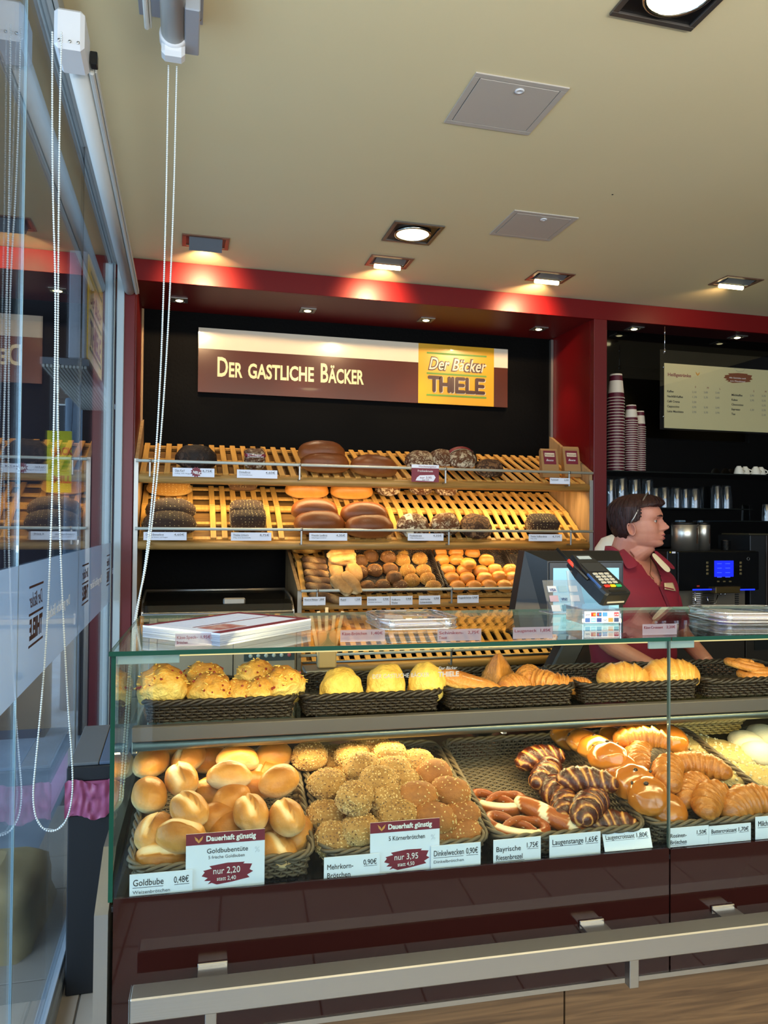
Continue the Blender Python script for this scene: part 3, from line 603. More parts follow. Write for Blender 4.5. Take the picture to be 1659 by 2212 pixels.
def put(name, var, label, cat, x, y, P, N, h, ang=0, scale=1, tilt=0, roll=0, group=None, xdir=Vector((1, 0, 0)), cz=.03, vmin=None):
    """stand one piece so that its middle covers the surface point h above plane (P,N)"""
    N = Vector(N).normalized(); pos = onP(x, y, P+N*h, N)
    if vmin is not None and (pos-CO).dot(CV) < vmin:
        pos = onP(x, y, CO+CV*vmin, CV); d_ = (pos-P).dot(N)
        if d_ < .022: pos += N*(.022-d_)
    s = scale if not hasattr(scale, '__len__') else scale[2]
    M = frame_mat(pos, N, math.radians(ang), math.radians(tilt), xdir, math.radians(roll)); M = M @ Matrix.Translation((0, 0, -cz*s))
    return bread(name, var, label, cat, M, scale, group)
ORD = ['first', 'second', 'third', 'fourth', 'fifth', 'sixth', 'seventh', 'eighth', 'ninth', 'tenth']
def rowpos(pts, gap=16):
    """words for where each of a pile lies: rows from the front, order from the left"""
    idx = sorted(range(len(pts)), key=lambda i: -pts[i][1]); rows = []; 
    for i in idx:
        if rows and pts[rows[-1][0]][1]-pts[i][1] < gap: rows[-1].append(i)
        else: rows.append([i])
    out = [None]*len(pts)
    for r, row in enumerate(rows):
        row.sort(key=lambda i: pts[i][0])
        for k, i in enumerate(row):
            rn = 'front row' if r == 0 else ('back row' if r == len(rows)-1 else ORD[r]+' row back')
            out[i] = (ORD[k]+' from left, '+rn) if len(row) > 1 else ('alone in the '+rn)
    return out
# ================================================================ BASKETS
WICK = mat('dark_wicker', '2b211b', .45, bump=(120, .4)); WICKG = mat('grey_brown_wicker', '5e4f3c', .5, bump=(120, .4)); WICKL = mat('pale_wicker', 'b79a62', .5)
def rrect(L, W, r, n=160):
    """points of a rounded rectangle, evenly spaced"""
    a, b = L/2-r, W/2-r; per = 4*(a+b)+2*PI*r; out = []
    for i in range(n):
        s = per*i/n
        segs = [(2*a, lambda t: (-a+t, -W/2), (0, -1)), (PI*r/2, lambda t: (a+r*math.sin(t/r), -b-r*math.cos(t/r)), None), (2*b, lambda t: (L/2, -b+t), (1, 0)), (PI*r/2, lambda t: (a+r*math.cos(t/r), b+r*math.sin(t/r)), None),
                (2*a, lambda t: (a-t, W/2), (0, 1)), (PI*r/2, lambda t: (-a-r*math.sin(t/r), b+r*math.cos(t/r)), None), (2*b, lambda t: (-L/2, b-t), (-1, 0)), (PI*r/2, lambda t: (-a-r*math.cos(t/r), -b-r*math.sin(t/r)), None)]
        for k, (ln, fn, nn) in enumerate(segs):
            if s <= ln or k == 7:
                p = fn(s)
                if nn is None:
                    cxx, cyy = {1: (a, -b), 3: (a, b), 5: (-a, b), 7: (-a, -b)}[k]; nn = ((p[0]-cxx)/r, (p[1]-cyy)/r)
                out.append((Vector((p[0], p[1], 0)), Vector((nn[0], nn[1], 0)))); break
            s -= ln
    return out
BK = {}
def basket_data(L, W, H, mt, dens=.013):
    k = (L, W, H, mt.name)
    if k in BK: return BK[k]
    ns = int(2*(L+W)/dens/2)*2+1; pp = rrect(L-.016, W-.016, .03, ns*2); side = MB(); rows = max(3, int(H/.0075)); rim = MB(); base = MB()
    for r_ in range(rows):
        z = .006+(H-.012)*r_/(rows-1); fl_ = .006*(1-r_/(rows-1))
        side.tube([p+n_*((.0032 if ((i//2+r_) % 2) else -.0032)*(1 if i % 2 == 0 else .3)-fl_)+Vector((0, 0, z)) for i, (p, n_) in enumerate(pp)], .0032, 4, closed=True)
    for i in range(0, len(pp), 2): p, n_ = pp[i]; side.tube([p-n_*.006+Vector((0, 0, .002)), p+Vector((0, 0, H))], .0022, 4, caps=False)
    q = rrect(L-.010, W-.010, .035, 170)
    for s in range(3):
        rim.tube([p+n_*(.0048*math.cos(2*PI*s/3+i*2*PI/10))+Vector((0, 0, H+.0048*math.sin(2*PI*s/3+i*2*PI/10))) for i, (p, n_) in enumerate(q)], .0042, 5, closed=True)
    nx = int((L-.03)/dens); y = -W/2+.02; r_ = 0
    while y < W/2-.018:
        base.tube([(-L/2+.015+(L-.03)*i/nx/1, y, .004+(.0022 if (i+r_) % 2 else -.0018)) for i in range(nx+1)], .0034, 4, caps=False); y += .0085; r_ += 1
    for i in range(nx+1): base.tube([(-L/2+.015+(L-.03)*i/nx, -W/2+.015, .0045), (-L/2+.015+(L-.03)*i/nx, W/2-.015, .0045)], .0022, 4, caps=False)
    BK[k] = (side.mesh('side_weave', mt), rim.mesh('braided_rim', mt), base.mesh('base_weave', mt)); return BK[k]
def basket(L, W, H, mt, M, label):
    s, r, b = basket_data(L, W, H, mt); t = thing('wicker_basket', label, 'basket'); t.matrix_world = M
    o = obj('side_weave', s, None, t); o['kind'] = 'stuff'; obj('braided_rim', r, None, t)['kind'] = 'stuff'; o = obj('base_weave', b, None, t); o['kind'] = 'stuff'; return t
# ================================================================ BREAD SHELF UNIT
X0, X1, XM = -.258, 2.495, .655
sh = thing('bread_shelf', 'tall built-in bread shelf of slatted sloping tiers between the red posts', 'shelf', (0, 0, 0))
def yz(poly, x0, x1):
    mb = MB(); mb.prism([(y, z) for y, z in poly], x1-x0, M=Matrix(((0, 0, 1, x0), (1, 0, 0, 0), (0, 1, 0, 0), (0, 0, 0, 1)))); return mb
side = [(4.345, 0), (4.345, 1.855), (YW-.012, 2.14), (YW-.012, 0)]
obj('side_panel', yz(side, X0-.002, X0+.016), WOODSIDE, sh); obj('side_panel', yz(side, X1-.012, X1+.008), WOODSIDE, sh)
obj('edge_strip', MB().box((X0-.004, YF+.0, 0), (X0+.018, 4.345, 1.855)), ALU, sh); obj('edge_strip', MB().box((X1-.014, YF, 0), (X1+.010, 4.345, 1.80)), ALU, sh)
obj('divider_panel', yz([(4.345, 0), (4.345, 1.13), (YW-.012, 1.375), (YW-.012, 0)], XM-.02, XM), WOODSIDE, sh); obj('edge_strip', MB().box((XM-.022, YF, 0), (XM+.002, 4.345, 1.125)), ALU, sh)
TIERS = [(X0+.02, 1.775, [(4.36, 1.785), (4.885, 2.0)], []), (X0+.02, 1.41, [(4.36, 1.425), (4.615, 1.615), (4.885, 1.745)], [(417, 449), (624, 642)]),
         (XM+.004, 1.064, [(4.36, 1.085), (4.615, 1.285), (4.885, 1.36)], []), (XM+.004, .70, [(4.36, .715), (4.615, .86), (4.885, .96)], [])]
slm = {}
def plane(tier, sec):
    a, b = TIERS[tier][2][sec:sec+2]; d = Vector((0, b[0]-a[0], b[1]-a[1])).normalized(); N = Vector((0, -d.z, d.y)); return Vector((0, a[0], a[1])), N, d
for ti, (xa, zf, prof, gaps) in enumerate(TIERS):
    xb = X1-.015
    obj('front_board', MB().tube([(xa, 4.358, zf-.024), (xb, 4.358, zf-.024)], .027, 12, flat=.95).box((xa, 4.36, zf-.05), (xb, 4.385, zf), c=.003), WOODF, sh)
    obj('guard_rail', MB().tube([(xa-.012, 4.290, zf+.066), (xb-.004, 4.290, zf+.066)], .0085, 10), mat('rail_cream', 'c9c6b4', .3, .2) if ti == 0 else bpy.data.materials['rail_cream'], sh)
    if ti == 3: obj('guard_rail', MB().tube([(xa, 4.290, zf+.025), (xb, 4.290, zf+.025)], .007, 10), ALU, sh)
    px_ = [(325, 645, 957, 1222), (325, 650, 965, 1226), (685, 972), (686, 972)][ti]
    for q in px_:
        xx = onY(q, 1000, 4.335).x; obj('rail_clip', MB().box((xx-.005, 4.284, zf-.02), (xx+.005, 4.295, zf+.077), c=.002).box((xx-.005, 4.29, zf-.02), (xx+.005, 4.345, zf-.012)).tube([(xx-.006, 4.290, zf+.066), (xx+.006, 4.290, zf+.066)], .0105, 10), ALU, sh)
    for si in range(len(prof)-1):
        P, N, d = plane(ti, si); Ls = (Vector((0, *prof[si+1]))-Vector((0, *prof[si]))).length
        if (ti, si) not in slm: slm[ti, si] = MB().box((-.016, .004, -.006), (.016, Ls-.006, .006), c=.002).mesh('slat', WOODSLAT)
        R4 = Matrix((Vector((1, 0, 0)), d, N)).transposed().to_4x4()
        n_ = int((xb-xa)/.0635); gl = [(onY(g0, 1150, 4.36).x, onY(g1, 1150, 4.36).x) for g0, g1 in gaps]
        for k in range(n_+1):
            x = xa+.02+k*.0635
            if x > xb-.01 or any(g0 < x < g1 for g0, g1 in gl): continue
            o = obj('slat', slm[ti, si], None, sh); o.matrix_basis = Matrix.Translation(P+Vector((x, 0, 0))-N*.006) @ R4
        for f_ in (.06, .5, .95):
            c_ = P+d*(Ls*f_)-N*.02; o = obj('cross_batten', MB().box((xa, -.012, -.007), (xb, .012, .007)), WOODSLAT if ti else WOODSLAT, sh); o.matrix_basis = Matrix.Translation(c_) @ R4
        xe = 1.32 if ti in (0, 1) else xa+.25
        o = obj('tray_board', MB().box((xa, .0, -.05), (xe, Ls, -.044)), WOODBACK, sh); o.matrix_basis = Matrix.Translation(P) @ R4
# (tier 0 lamp lights tier 1 and so on: real tubes fixed behind the front boards)
for ti in range(3):
    xa = TIERS[ti][0] if ti != 1 else XM; xb = X1-.03; zf = TIERS[ti][1]
    obj('lamp_tube', MB().tube([(xa+.06, 4.394, zf-.042), (xb-.06, 4.394, zf-.042)], .006, 8), BULBY, sh)
for ti, pw in ((0, 12), (1, 5.5), (2, 4)):
    xa = TIERS[ti][0] if ti != 1 else XM; xb = X1-.03; zf = TIERS[ti][1]
    area('shelf_tube_light', ((xa+xb)/2, 4.405, zf-.054), ((xa+xb)/2, 4.60, zf-.38), xb-xa-.1, .02, pw, YEL)
# ---------------------------------------------------------------- loaves
big = [mk(bun(.285, .15, .125, s, lump=.015, flat=.5, ex=2.4), C_BROWN) for s in range(3)]
plainb = [mk(bun(.28, .15, .12, s+5, lump=.015, flat=.5, ex=2.4), C_PLAIN) for s in range(2)]
def seeded(L, W, H, s, m, n, ms, fn=bun, **k):
    b = fn(L, W, H, s, **k); return mk(b, m, [('seed_topping', seeds(b, n, L, W, H, s, .0035), ms, 'stuff')])
dseed = [seeded(.27, .14, .11, s, C_DARKSEED, 1000, [S_PUM, S_OAT], lump=.02) for s in range(2)]
yseed = seeded(.26, .14, .11, 4, C_YSEED, 900, [S_SES, S_OAT], lump=.02)
boxs = [seeded(.20, .12, .115, s, C_DARKSEED, 1100, [S_OAT, S_PUM], fn=tooth) for s in (1, 2)]
flour = [mk(bun(.20, .17, .12, s, lump=.05, flat=.5, ex=2.2), C_FLOUR) for s in range(3)]
flourb = [mk(bun(.19, .17, .11, s+3, lump=.05, flat=.5), C_FLOURB) for s in range(2)]
opa = mk(bun(.23, .17, .13, 9, lump=.05, flat=.5), C_OPA)
P1, N1, d1 = plane(0, 0); P2, N2, d2 = plane(1, 0); P2b, N2b, _ = plane(1, 1); P3, N3, d3 = plane(2, 0); P3b, N3b, _ = plane(2, 1); P4, N4, _ = plane(3, 0)
def lf(v, lab, x, y, P, N, h=.055, sc_=1, ang=0, tilt=0, name='bread_loaf', cat='bread', cz=.055, roll=0):
    return put(name, v, lab, cat, x, y, P, N, h, ang, sc_, tilt, roll, None, Vector((1, 0, 0)), cz)
lf(opa, 'dark cracked rye loaf on the left of the top shelf', 425, 990, P1, N1, .06, 1.0, 0)
lf(big[0], 'shiny brown loaf leaning behind another in the middle of the top shelf', 695, 977, P1, N1, .105, .98)
lf(big[1], 'shiny brown loaf in front of the upper one on the top shelf', 702, 1000, P1, N1, .055, 1.02); lf(big[2], 'single long brown loaf right of the two stacked loaves on the top shelf', 808, 1008, P1, N1, .05, 1.0, 0, 3)
lf(flour[0], 'floury cracked loaf half hidden behind the wine red offer card', 908, 995, P1, N1, .06, .95); lf(flour[1], 'floury cracked loaf behind the banded loaf on the top shelf', 955, 990, P1, N1, .08, .85)
b_ = lf(flour[2], 'large floury cracked loaf propped upright with a paper band on the top shelf', 996, 990, P1, N1, .09, (.95, 1.15, 1.0), 85, 0, roll=0)
lf(flourb[0], 'brown cracked round loaf right of the banded loaf on the top shelf', 1057, 1010, P1, N1, .055, .95)
lf(yseed, 'golden seeded loaf at the left back of the middle shelf', 366, 1050, P2b, N2b, .055, .97); lf(boxs[0], 'small seeded loaf at the back of the middle shelf', 524, 1040, P2b, N2b, .05, .88)
lf(plainb[0], 'light brown oval loaf at the back of the middle shelf, left one', 663, 1056, P2b, N2b, .055, .97); lf(plainb[1], 'light brown oval loaf at the back of the middle shelf, right one', 760, 1058, P2b, N2b, .055, .97)
for k, (x, w_) in enumerate(((838, 'left'), (908, 'middle'), (963, 'right'))): lf(flour[k], f'floury cracked loaf at the back of the middle shelf, {w_} of three', x, 1054-k % 2*2, P2b, N2b, .05, .8)
lf(dseed[0], 'dark seed-covered loaf, rear one at the left of the middle shelf', 369, 1098, P2, N2, .085, 1.0); lf(dseed[1], 'dark seed-covered loaf, front one at the left of the middle shelf', 367, 1128, P2, N2, .06, 1.08)
lf(boxs[1], 'box-shaped seed loaf above the urkorn price card', 536, 1122, P2, N2, .06, 1.0); lf(boxs[0], 'box-shaped seed loaf just behind the front one on the middle shelf', 533, 1105, P2, N2, .07, .95)
lf(big[1], 'matt brown loaf, rear one above the landbrot price card', 680, 1102, P2, N2, .085, .97); lf(big[0], 'matt brown loaf, front one above the landbrot price card', 690, 1130, P2, N2, .06, 1.03)
lf(big[2], 'brown loaf at the rear right of the landbrot pair on the middle shelf', 787, 1110, P2, N2, .085, 1.0); lf(big[0], 'brown loaf at the front right of the landbrot pair on the middle shelf', 798, 1137, P2, N2, .06, 1.02)
b2_ = lf(flour[1], 'floury cracked loaf with paper band on the middle shelf', 893, 1135, P2, N2, .06, 1.0); lf(flour[0], 'floury cracked loaf without band in the middle shelf centre', 962, 1132, P2, N2, .06, .95, 20); lf(flourb[1], 'brown cracked loaf right of the floury ones on the middle shelf', 1028, 1135, P2, N2, .06, 1.05)
lf(boxs[0], 'wholegrain seeded box loaf alone at the right of the middle shelf', 1171, 1133, P2, N2, .055, (1.0, 1, .95))
# paper bands: short wrap over the loaf
BAND = mat('paper_band_cream', 'e2d2b0', .6)
def band(o, L, W, H, m1, x0, x1, nm='paper_band', m=None):
    mb = MB(); vs = []
    for i in range(15):
        a = PI*(-.05+1.1*i/14)
        for x in (x0, x1): k = (1-(abs(x)/(L/2))**2.3)**(1/2.3); vs.append((x, math.cos(a)*W/2*k*1.05, H*.33+math.sin(a)*H*.69*k*1.02))
    mb.add(vs, [(2*i, 2*i+1, 2*i+3, 2*i+2) for i in range(14)], 0, True); return obj(nm, mb, m1, o)
band(b_, .20, .17, .12, BAND, -.03, .03); lb = band(b_, .20, .17, .123, INKRED, -.024, .024, 'band_label')
band(b2_, .20, .17, .12, BAND, -.06, -.02)
t = thing('packed_bread', 'small wrapped bread with a red paper band on the top shelf', 'packaged bread'); t.matrix_world = frame_mat(onP(550, 992, P1+N1*.05, N1), N1) @ Matrix.Translation((0, 0, -.05))
obj('loaf', bun(.12, .10, .11, 3, flat=.8, ex=4, lump=.03), C_FLOUR, t); obj('label', MB().box((-.061, -.052, .070), (.061, .05, .095), c=.012), INKRED, t); obj('film', bun(.128, .108, .116, 3, flat=.8, ex=4, lump=.03), glassmat('clear_film', f0=.06), t)
text('Dinkelbrot', .02, Matrix.Translation((-.045, -.0525, .076)) @ Matrix.Rotation(PI/2, 4, 'X'), INKW, t, width=.09)
KRAFT = mat('kraft_paper', 'a87e4c', .7, bump=(40, .4))
for k, (x, y, lab) in enumerate(((1189, 1010, 'kraft paper bag of breadcrumbs with red label, left one'), (1235, 1003, 'kraft paper bag of breadcrumbs with red label, right one by the red post'))):
    p = onY(x, 1042, 4.42-.0+k*.04); t = thing('paper_bag', lab, 'paper bag', (p.x, 4.43+.03*k, 1.812+.008*k), (math.radians(-12), 0, 0))
    mb = MB(); w_, h_ = .058, .19+.015*k
    mb.add([(-w_, -.025, 0), (w_, -.025, 0), (w_, .025, 0), (-w_, .025, 0), (-w_, -.0252, h_*.93), (w_, -.0252, h_*.93), (w_, .0, h_*.93), (-w_, .0, h_*.93), (-w_*.98, -.020, h_), (w_*.98, -.020, h_), (w_*.98, -.014, h_), (-w_*.98, -.014, h_)],
           [(0, 3, 2, 1), (8, 9, 10, 11)]+[(a+b, a+(b+1) % 4, a+4+(b+1) % 4, a+4+b) for a in (0, 4) for b in range(4)]); obj('bag', mb, KRAFT, t)
    A = Matrix.Translation((0, -.0255, 0)) @ Matrix.Rotation(math.radians(-0), 4, 'X'); L_ = obj('label', MB().box((-.042, -.001, .085), (.042, 0, .175)), INKRED, t); L_.matrix_basis = Matrix.Translation((0, -.0262, 0))
    c_ = obj('label_field', MB().box((-.034, -.0015, .135), (.034, -.001, .16)), BAND, t); c_.matrix_basis = L_.matrix_basis
    text('Paniermehl', .016, L_.matrix_basis @ face_front(-.03, -.0022, .142), INKRED, t, width=.06); text('Beste', .02, L_.matrix_basis @ face_front(-.028, -.0022, .105), INKW, t, width=.05, shear=.3)
# ---------------------------------------------------------------- lower tier: sticks, ciabatta, rolls
def twist(L, R_, s):
    mb = MB(); pts = []; rr = []
    for i in range(25): u = -1+i/12; pts.append((u*L/2, .003*math.sin(u*5+s), R_)); rr.append(R_*(1-abs(u)**3)**.4*(.96+.05*math.sin(u*16+s))+.003)
    mb.tube(pts, rr, 12, flat=.85, tone=lambda i, a: .5+.35*math.sin(a+i*.45+s)); return mb
C_STICK = crust('dark_stick_crust', 'b08a58', '6f4a28', '3a2414', .6, 30, .5, (60, .7))
tw = [mk(twist(.21, .027, s), C_STICK) for s in range(3)]
for k, (x, y) in enumerate(((688, 1213), (690, 1226), (693, 1241), (695, 1256), (697, 1270), (706, 1291))):
    put('rye_stick', tw[k % 3], f'twisted dark walnut bread stick, {ORD[k]} from the top of the pile' if k < 5 else 'twisted dark bread stick lying below the rail', 'bread', x, y, P3, N3, .027, -14, 1, 0, 0, None, cz=.026)
put('bread_stick', mk(twist(.19, .028, 5), C_YSEED), 'golden seeded stick at the top left of the lower shelf', 'bread', 663, 1187, P3b, N3b, .03, 0, cz=.028)
cb = [mk(bun(.17, .085, .06, s, lump=.09, lumpf=1.6, flat=.7, ex=2.8, base=.4), C_CIAB) for s in range(3)]
for k, (x, y, a, h, lab) in enumerate(((742, 1207, 6, .09, 'pale flat ciabatta roll lying across the upright ones'), (738, 1196, 0, .09, 'pale ciabatta roll at the back of the stack'), (765, 1235, 95, .06, 'pale ciabatta roll standing on end behind the front one'), (737, 1262, 118, .08, 'pale ciabatta roll front left, propped in the basket'), (757, 1258, 115, .09, 'pale ciabatta roll front right, propped in the basket'), (724, 1228, 90, .05, 'pale ciabatta roll half hidden at the basket edge'))):
    put('ciabatta_roll', cb[k % 3], lab, 'bread roll', x, y, P3, N3, h, a, (1, 1, 1), 0, 0, cz=.03)
def shelf_basket(x0, x1, lab):
    a = onP(x0, 1270, P3+N3*.045, N3).x; b = onP(x1, 1270, P3+N3*.045, N3).x; M = frame_mat(P3+Vector(((a+b)/2, 0, 0))+d3*.20+N3*.003, N3); basket(round(b-a, 2), .38, .045, WICK, M, lab)
shelf_basket(716, 962, 'dark wicker basket of seeded rolls on the lower bread shelf'); shelf_basket(966, 1128, 'dark wicker basket of plain rolls on the lower bread shelf')
# a second, empty basket further right behind the till
M = frame_mat(P3+Vector((2.22, 0, 0))+d3*.22+N3*.003, N3); basket(.38, .36, .045, WICK, M, 'dark wicker basket behind the till at the right end of the lower bread shelf')
rye = [seeded(.098, .085, .068, s, C_RYEROLL, 60, [S_OAT, S_PUM], lump=.05, split=.5) for s in range(3)]
ysr = [seeded(.10, .088, .066, s+3, C_YSEED, 130, [S_SES, S_OAT], lump=.03) for s in range(3)]
pts = [(801, 1200), (839, 1202), (870, 1208), (907, 1205), (778, 1234), (810, 1230), (843, 1228), (881, 1231), (916, 1231), (852, 1246), (890, 1252), (925, 1249), (794, 1267), (828, 1264), (864, 1264), (937, 1266), (837, 1187), (870, 1188), (778, 1210)]
wp = rowpos(pts, 9)
for k, (x, y) in enumerate(pts):
    light = x > 865 and y != 1264
    put('seeded_roll', (ysr if light else rye)[k % 3], ('light seeded roll, ' if light else 'brown seeded roll, ')+wp[k]+', shelf basket', 'bread roll', x, y, P3 if y > 1195 else P3b, N3 if y > 1195 else N3b, .045+(.025 if y in (1246, 1202) else 0), random.uniform(-20, 20), .98, 0, 0, cz=.035)
plr = [mk(bun(.10, .08, .062, s, lump=.015, flat=.5), C_PLAIN) for s in range(3)]; spr = [mk(bun(.10, .082, .066, s, split=1.1, flat=.5, lump=.04), C_PLAIN) for s in (3, 4)]
pts = [(949, 1192), (985, 1192), (1021, 1194), (955, 1208), (986, 1208), (1051, 1210), (967, 1230), (1003, 1231), (1039, 1233), (1069, 1231), (1102, 1231), (976, 1248), (1009, 1248), (1047, 1249), (1078, 1246), (1108, 1248), (988, 1266), (1024, 1266), (1057, 1264), (1090, 1266), (1116, 1264), (1012, 1217)]
wp = rowpos(pts, 9)
for k, (x, y) in enumerate(pts):
    sp_ = x > 1045 and y != 1264
    put('plain_roll', (spr if sp_ else plr)[k % (2 if sp_ else 3)], ('split wheat roll, ' if sp_ else 'smooth plain roll, ')+wp[k]+', right shelf basket', 'bread roll', x, y, P3 if y > 1200 else P3b, N3 if y > 1200 else N3b, .045+(.04 if y == 1217 else 0), random.uniform(-12, 12)+(-20 if y == 1217 else 0), 1, 0, 0, cz=.03)
# ---------------------------------------------------------------- price cards
EUR = '€'
def card(x0, y0, x1, y1, l1, price, label, Y=4.279, l2=None, fn=None, sub=None, m=None, back=0):
    if fn: (a, za), (b, zb) = onC(x0, y0, fn), onC(x1, y1, fn); t = thing('price_card', label, 'price card', C(a, fn, zb), (0, 0, CA), 'price cards')
    else: pa, pb = onY(x0, y0, Y), onY(x1, y1, Y); a, b, za, zb = pa.x, pb.x, pa.z, pb.z; t = thing('price_card', label, 'price card', (a, Y, zb), (0, 0, 0), 'price cards')
    w_, h_ = b-a, za-zb; obj('card', MB().box((0, 0, 0), (w_, .0012, h_)), m or CARD, t)
    s = h_*(.30 if l2 else .33); y_ = h_*(.58 if not l2 else .50)
    text(l1, s, face_front(w_*.05, -.0005, y_), INK, t, width=min(w_*.60, len(l1)*s*.40))
    if l2: text(l2, s, face_front(w_*.05, -.0005, y_-s*1.15), INK, t, width=min(w_*.55, len(l2)*s*.40))
    obj('underline', MB().box((w_*.05, -.0006, y_-s*.22-(s*1.15 if l2 else 0)), (w_*.05+min(w_*.6, len(l2 or l1)*s*.40), 0, y_-s*.18-(s*1.15 if l2 else 0))), INK, t)
    if sub: text(sub, s*.5, face_front(w_*.05, -.0005, y_-s*.85), GREYINK, t, width=min(w_*.6, len(sub)*s*.28))
    text(price+EUR, s, face_front(w_*.95, -.0005, h_*.58), INK, t, align='RIGHT', width=w_*.24); obj('underline', MB().box((w_*.71, -.0006, h_*.58-s*.22), (w_*.95, 0, h_*.58-s*.18)), INK, t)
    return t, w_, h_
t, w_, h_ = card(373, 1010, 463, 1031, 'Opa Karl', '4,75', 'white price card for Opa Karl bread with red starburst, top shelf', sub='kräftig, mild, Roggen, Sauerteig')
st = []
for i in range(24): a = 2*PI*i/24; r_ = .030 if i % 2 else .022; st.append((w_*.56+r_*math.cos(a), h_*.55+r_*math.sin(a)))
obj('starburst', MB().prism(st, .001, M=Matrix.Translation((0, -.002, 0)) @ Matrix.Rotation(PI/2, 4, 'X')), INKRED, t); text('NEU!', .02, Matrix.Translation((w_*.56-.018, -.0035, h_*.42)) @ Matrix.Rotation(PI/2, 4, 'X') @ Matrix.Rotation(-.2, 4, 'Z'), INKW, t, width=.038, bold=.0008)
card(512, 1014, 599, 1034, 'Dinkelbrot', '4,60', 'white price card for Dinkelbrot on the top shelf', sub='mit Dinkelflocken')
t, w_, h_ = card(889, 1003, 948, 1042, 'Frankenkruste', '3,95', 'wine red weekly offer card with white brush stroke on the top shelf', m=INKRED)
for c in list(t.children):
    if c.name.startswith(('lettering', 'underline')): TX[:] = [q for q in TX if q[0] != c]; bpy.data.objects.remove(c)
obj('header', MB().box((0, -.0005, h_*.80), (w_, 0, h_)), CARD, t); text('Wochenangebot', .014, face_front(w_*.25, -.0012, h_*.85), INKRED, t, width=w_*.65); text('Frankenkruste', .018, face_front(w_*.22, -.0008, h_*.58), INKW, t, width=w_*.55)
obj('brush_stroke', MB().prism([(w_*.15, h_*.08), (w_*.8, h_*.05), (w_*.88, h_*.28), (w_*.82, h_*.42), (w_*.3, h_*.38), (w_*.2, h_*.25)], .0006, M=Matrix.Rotation(PI/2, 4, 'X')), CARD, t); text('nur 3,95', .018, face_front(w_*.3, -.0014, h_*.20), INKRED, t, width=w_*.42); text('statt 4,35', .011, face_front(w_*.38, -.0014, h_*.09), INKRED, t, width=w_*.25)
card(1188, 1032, 1231, 1046, 'Paniermehl', '2,20', 'small price card for breadcrumbs under the paper bags')
card(310, 1149, 403, 1167, 'Dinkel-Emmerbrot', '4,60', 'price card Dinkel-Emmerbrot at the left of the middle shelf', sub='mit Dinkel, Emmer und Roggen'); card(499, 1150, 586, 1168, 'Thieles Urkorn', '4,75', 'price card Thieles Urkorn on the middle shelf', sub='500g, ohne Zusatzstoffe')
card(668, 1151, 750, 1168, 'Weender Landbrot', '4,35', 'price card Weender Landbrot on the middle shelf', sub='1000g Roggenmischbrot'); card(881, 1152, 958, 1168, 'Frankenkruste', '4,35', 'price card Frankenkruste on the middle shelf', sub='1000g kräftig gebacken'); card(1142, 1154, 1214, 1169, 'Thieles Vollkornbrot', '4,75', 'price card Thieles Vollkornbrot on the middle shelf', sub='750g saftig')
card(655, 1290, 703, 1307, 'Wurzel mit Walnüssen', '1,80', 'price card for the walnut sticks on the lower shelf'); card(733, 1290, 781, 1307, 'Rusti', '1,35', 'price card Rusti on the lower shelf'); card(793, 1289, 842, 1307, 'Emmerle', '0,90', 'price card Emmerle on the lower shelf', sub='Brötchen mit Emmer'); card(843.5, 1288, 891, 1306, 'Vollkorn-', '0,90', 'price card Vollkorn-Wecken on the lower shelf', l2='Wecken')
card(905, 1287, 951, 1305, 'steirische', '0,90', 'price card Kürbiskernbrötchen on the lower shelf', l2='Kürbiskernbrötchen'); card(988, 1286, 1034, 1302, 'Roggenbrötchen', '0,90', 'price card Roggenbrötchen on the lower shelf')
# ---------------------------------------------------------------- bread slicer left of the divider
t = thing('bread_slicer', 'steel bread slicing machine with a clear curved lid below the shelves', 'bread slicer', (.195, 4.2, 0))
SLM = mat('slicer_steel', 'b5ab98', .4, .55)
obj('body', MB().box((-.415, 0, 0), (.415, .62, .965), c=.01), SLM, t); obj('panel_gap', MB().box((.07, -.002, .0), (.075, 0, .96)), BLACK, t); obj('knob', MB().lathe([(.022, 0), (.022, .01), (0, .012)], 20, M=Matrix.Translation((-.145, 0, .73)) @ Matrix.Rotation(PI/2, 4, 'X')), BLACK, t)
cp = obj('control_panel', MB().box((.13, -.004, .76), (.405, 0, .83), c=.003), mat('slicer_panel', '3a4a4c', .4), t)
for k in range(6): obj('button', MB().lathe([(.011, 0), (.010, .003), (0, .004)], 14, M=Matrix.Translation((.165+k*.042, -.004, .79)) @ Matrix.Rotation(PI/2, 4, 'X')), mat('button_red', 'c06060', .4) if k == 5 else (mat('button_white', 'c8d4cc', .4) if k == 0 else bpy.data.materials['button_white']), cp)
lid = []
for i in range(9): a = i/8*1.25; lid.append((.02+.42*math.sin(a)*.9, .985+.125*(1-math.cos(a))*1.0+.10*math.sin(a)*.35))
lid = [(.02, .985), (.03, 1.03), (.06, 1.065), (.12, 1.085), (.42, 1.115), (.43, 1.11), (.12, 1.078), (.064, 1.058), (.037, 1.027), (.027, .985)]
obj('lid', yz(lid, -.40, .40), glassmat('lid_glass', 'b8b4a8', f0=.08, haze=.08, hazecol='8a8478'), t)
for x in (-.405, .395): obj('lid_side', yz([(.02, .98), (.03, 1.035), (.12, 1.092), (.43, 1.12), (.43, .98)], x, x+.01), ALU, t)
obj('lid_rail', MB().tube([(-.40, .025, 1.02), (.40, .025, 1.02)], .007, 8).tube([(-.40, .42, 1.116), (.40, .42, 1.116)], .007, 8), ALU, t); obj('lid_trim', MB().box((-.39, .006, .985), (.39, .03, 1.012), c=.003), mat('brass_trim', 'd8c08a', .4, .3), t)
obj('lid_handle', MB().box((.02, .06, 1.062), (.14, .075, 1.10), c=.008), ALU, t); obj('inner_tray', MB().box((-.38, .06, .966), (.38, .56, .985)), mat('slicer_tray', '4c4438', .5, .4), t)
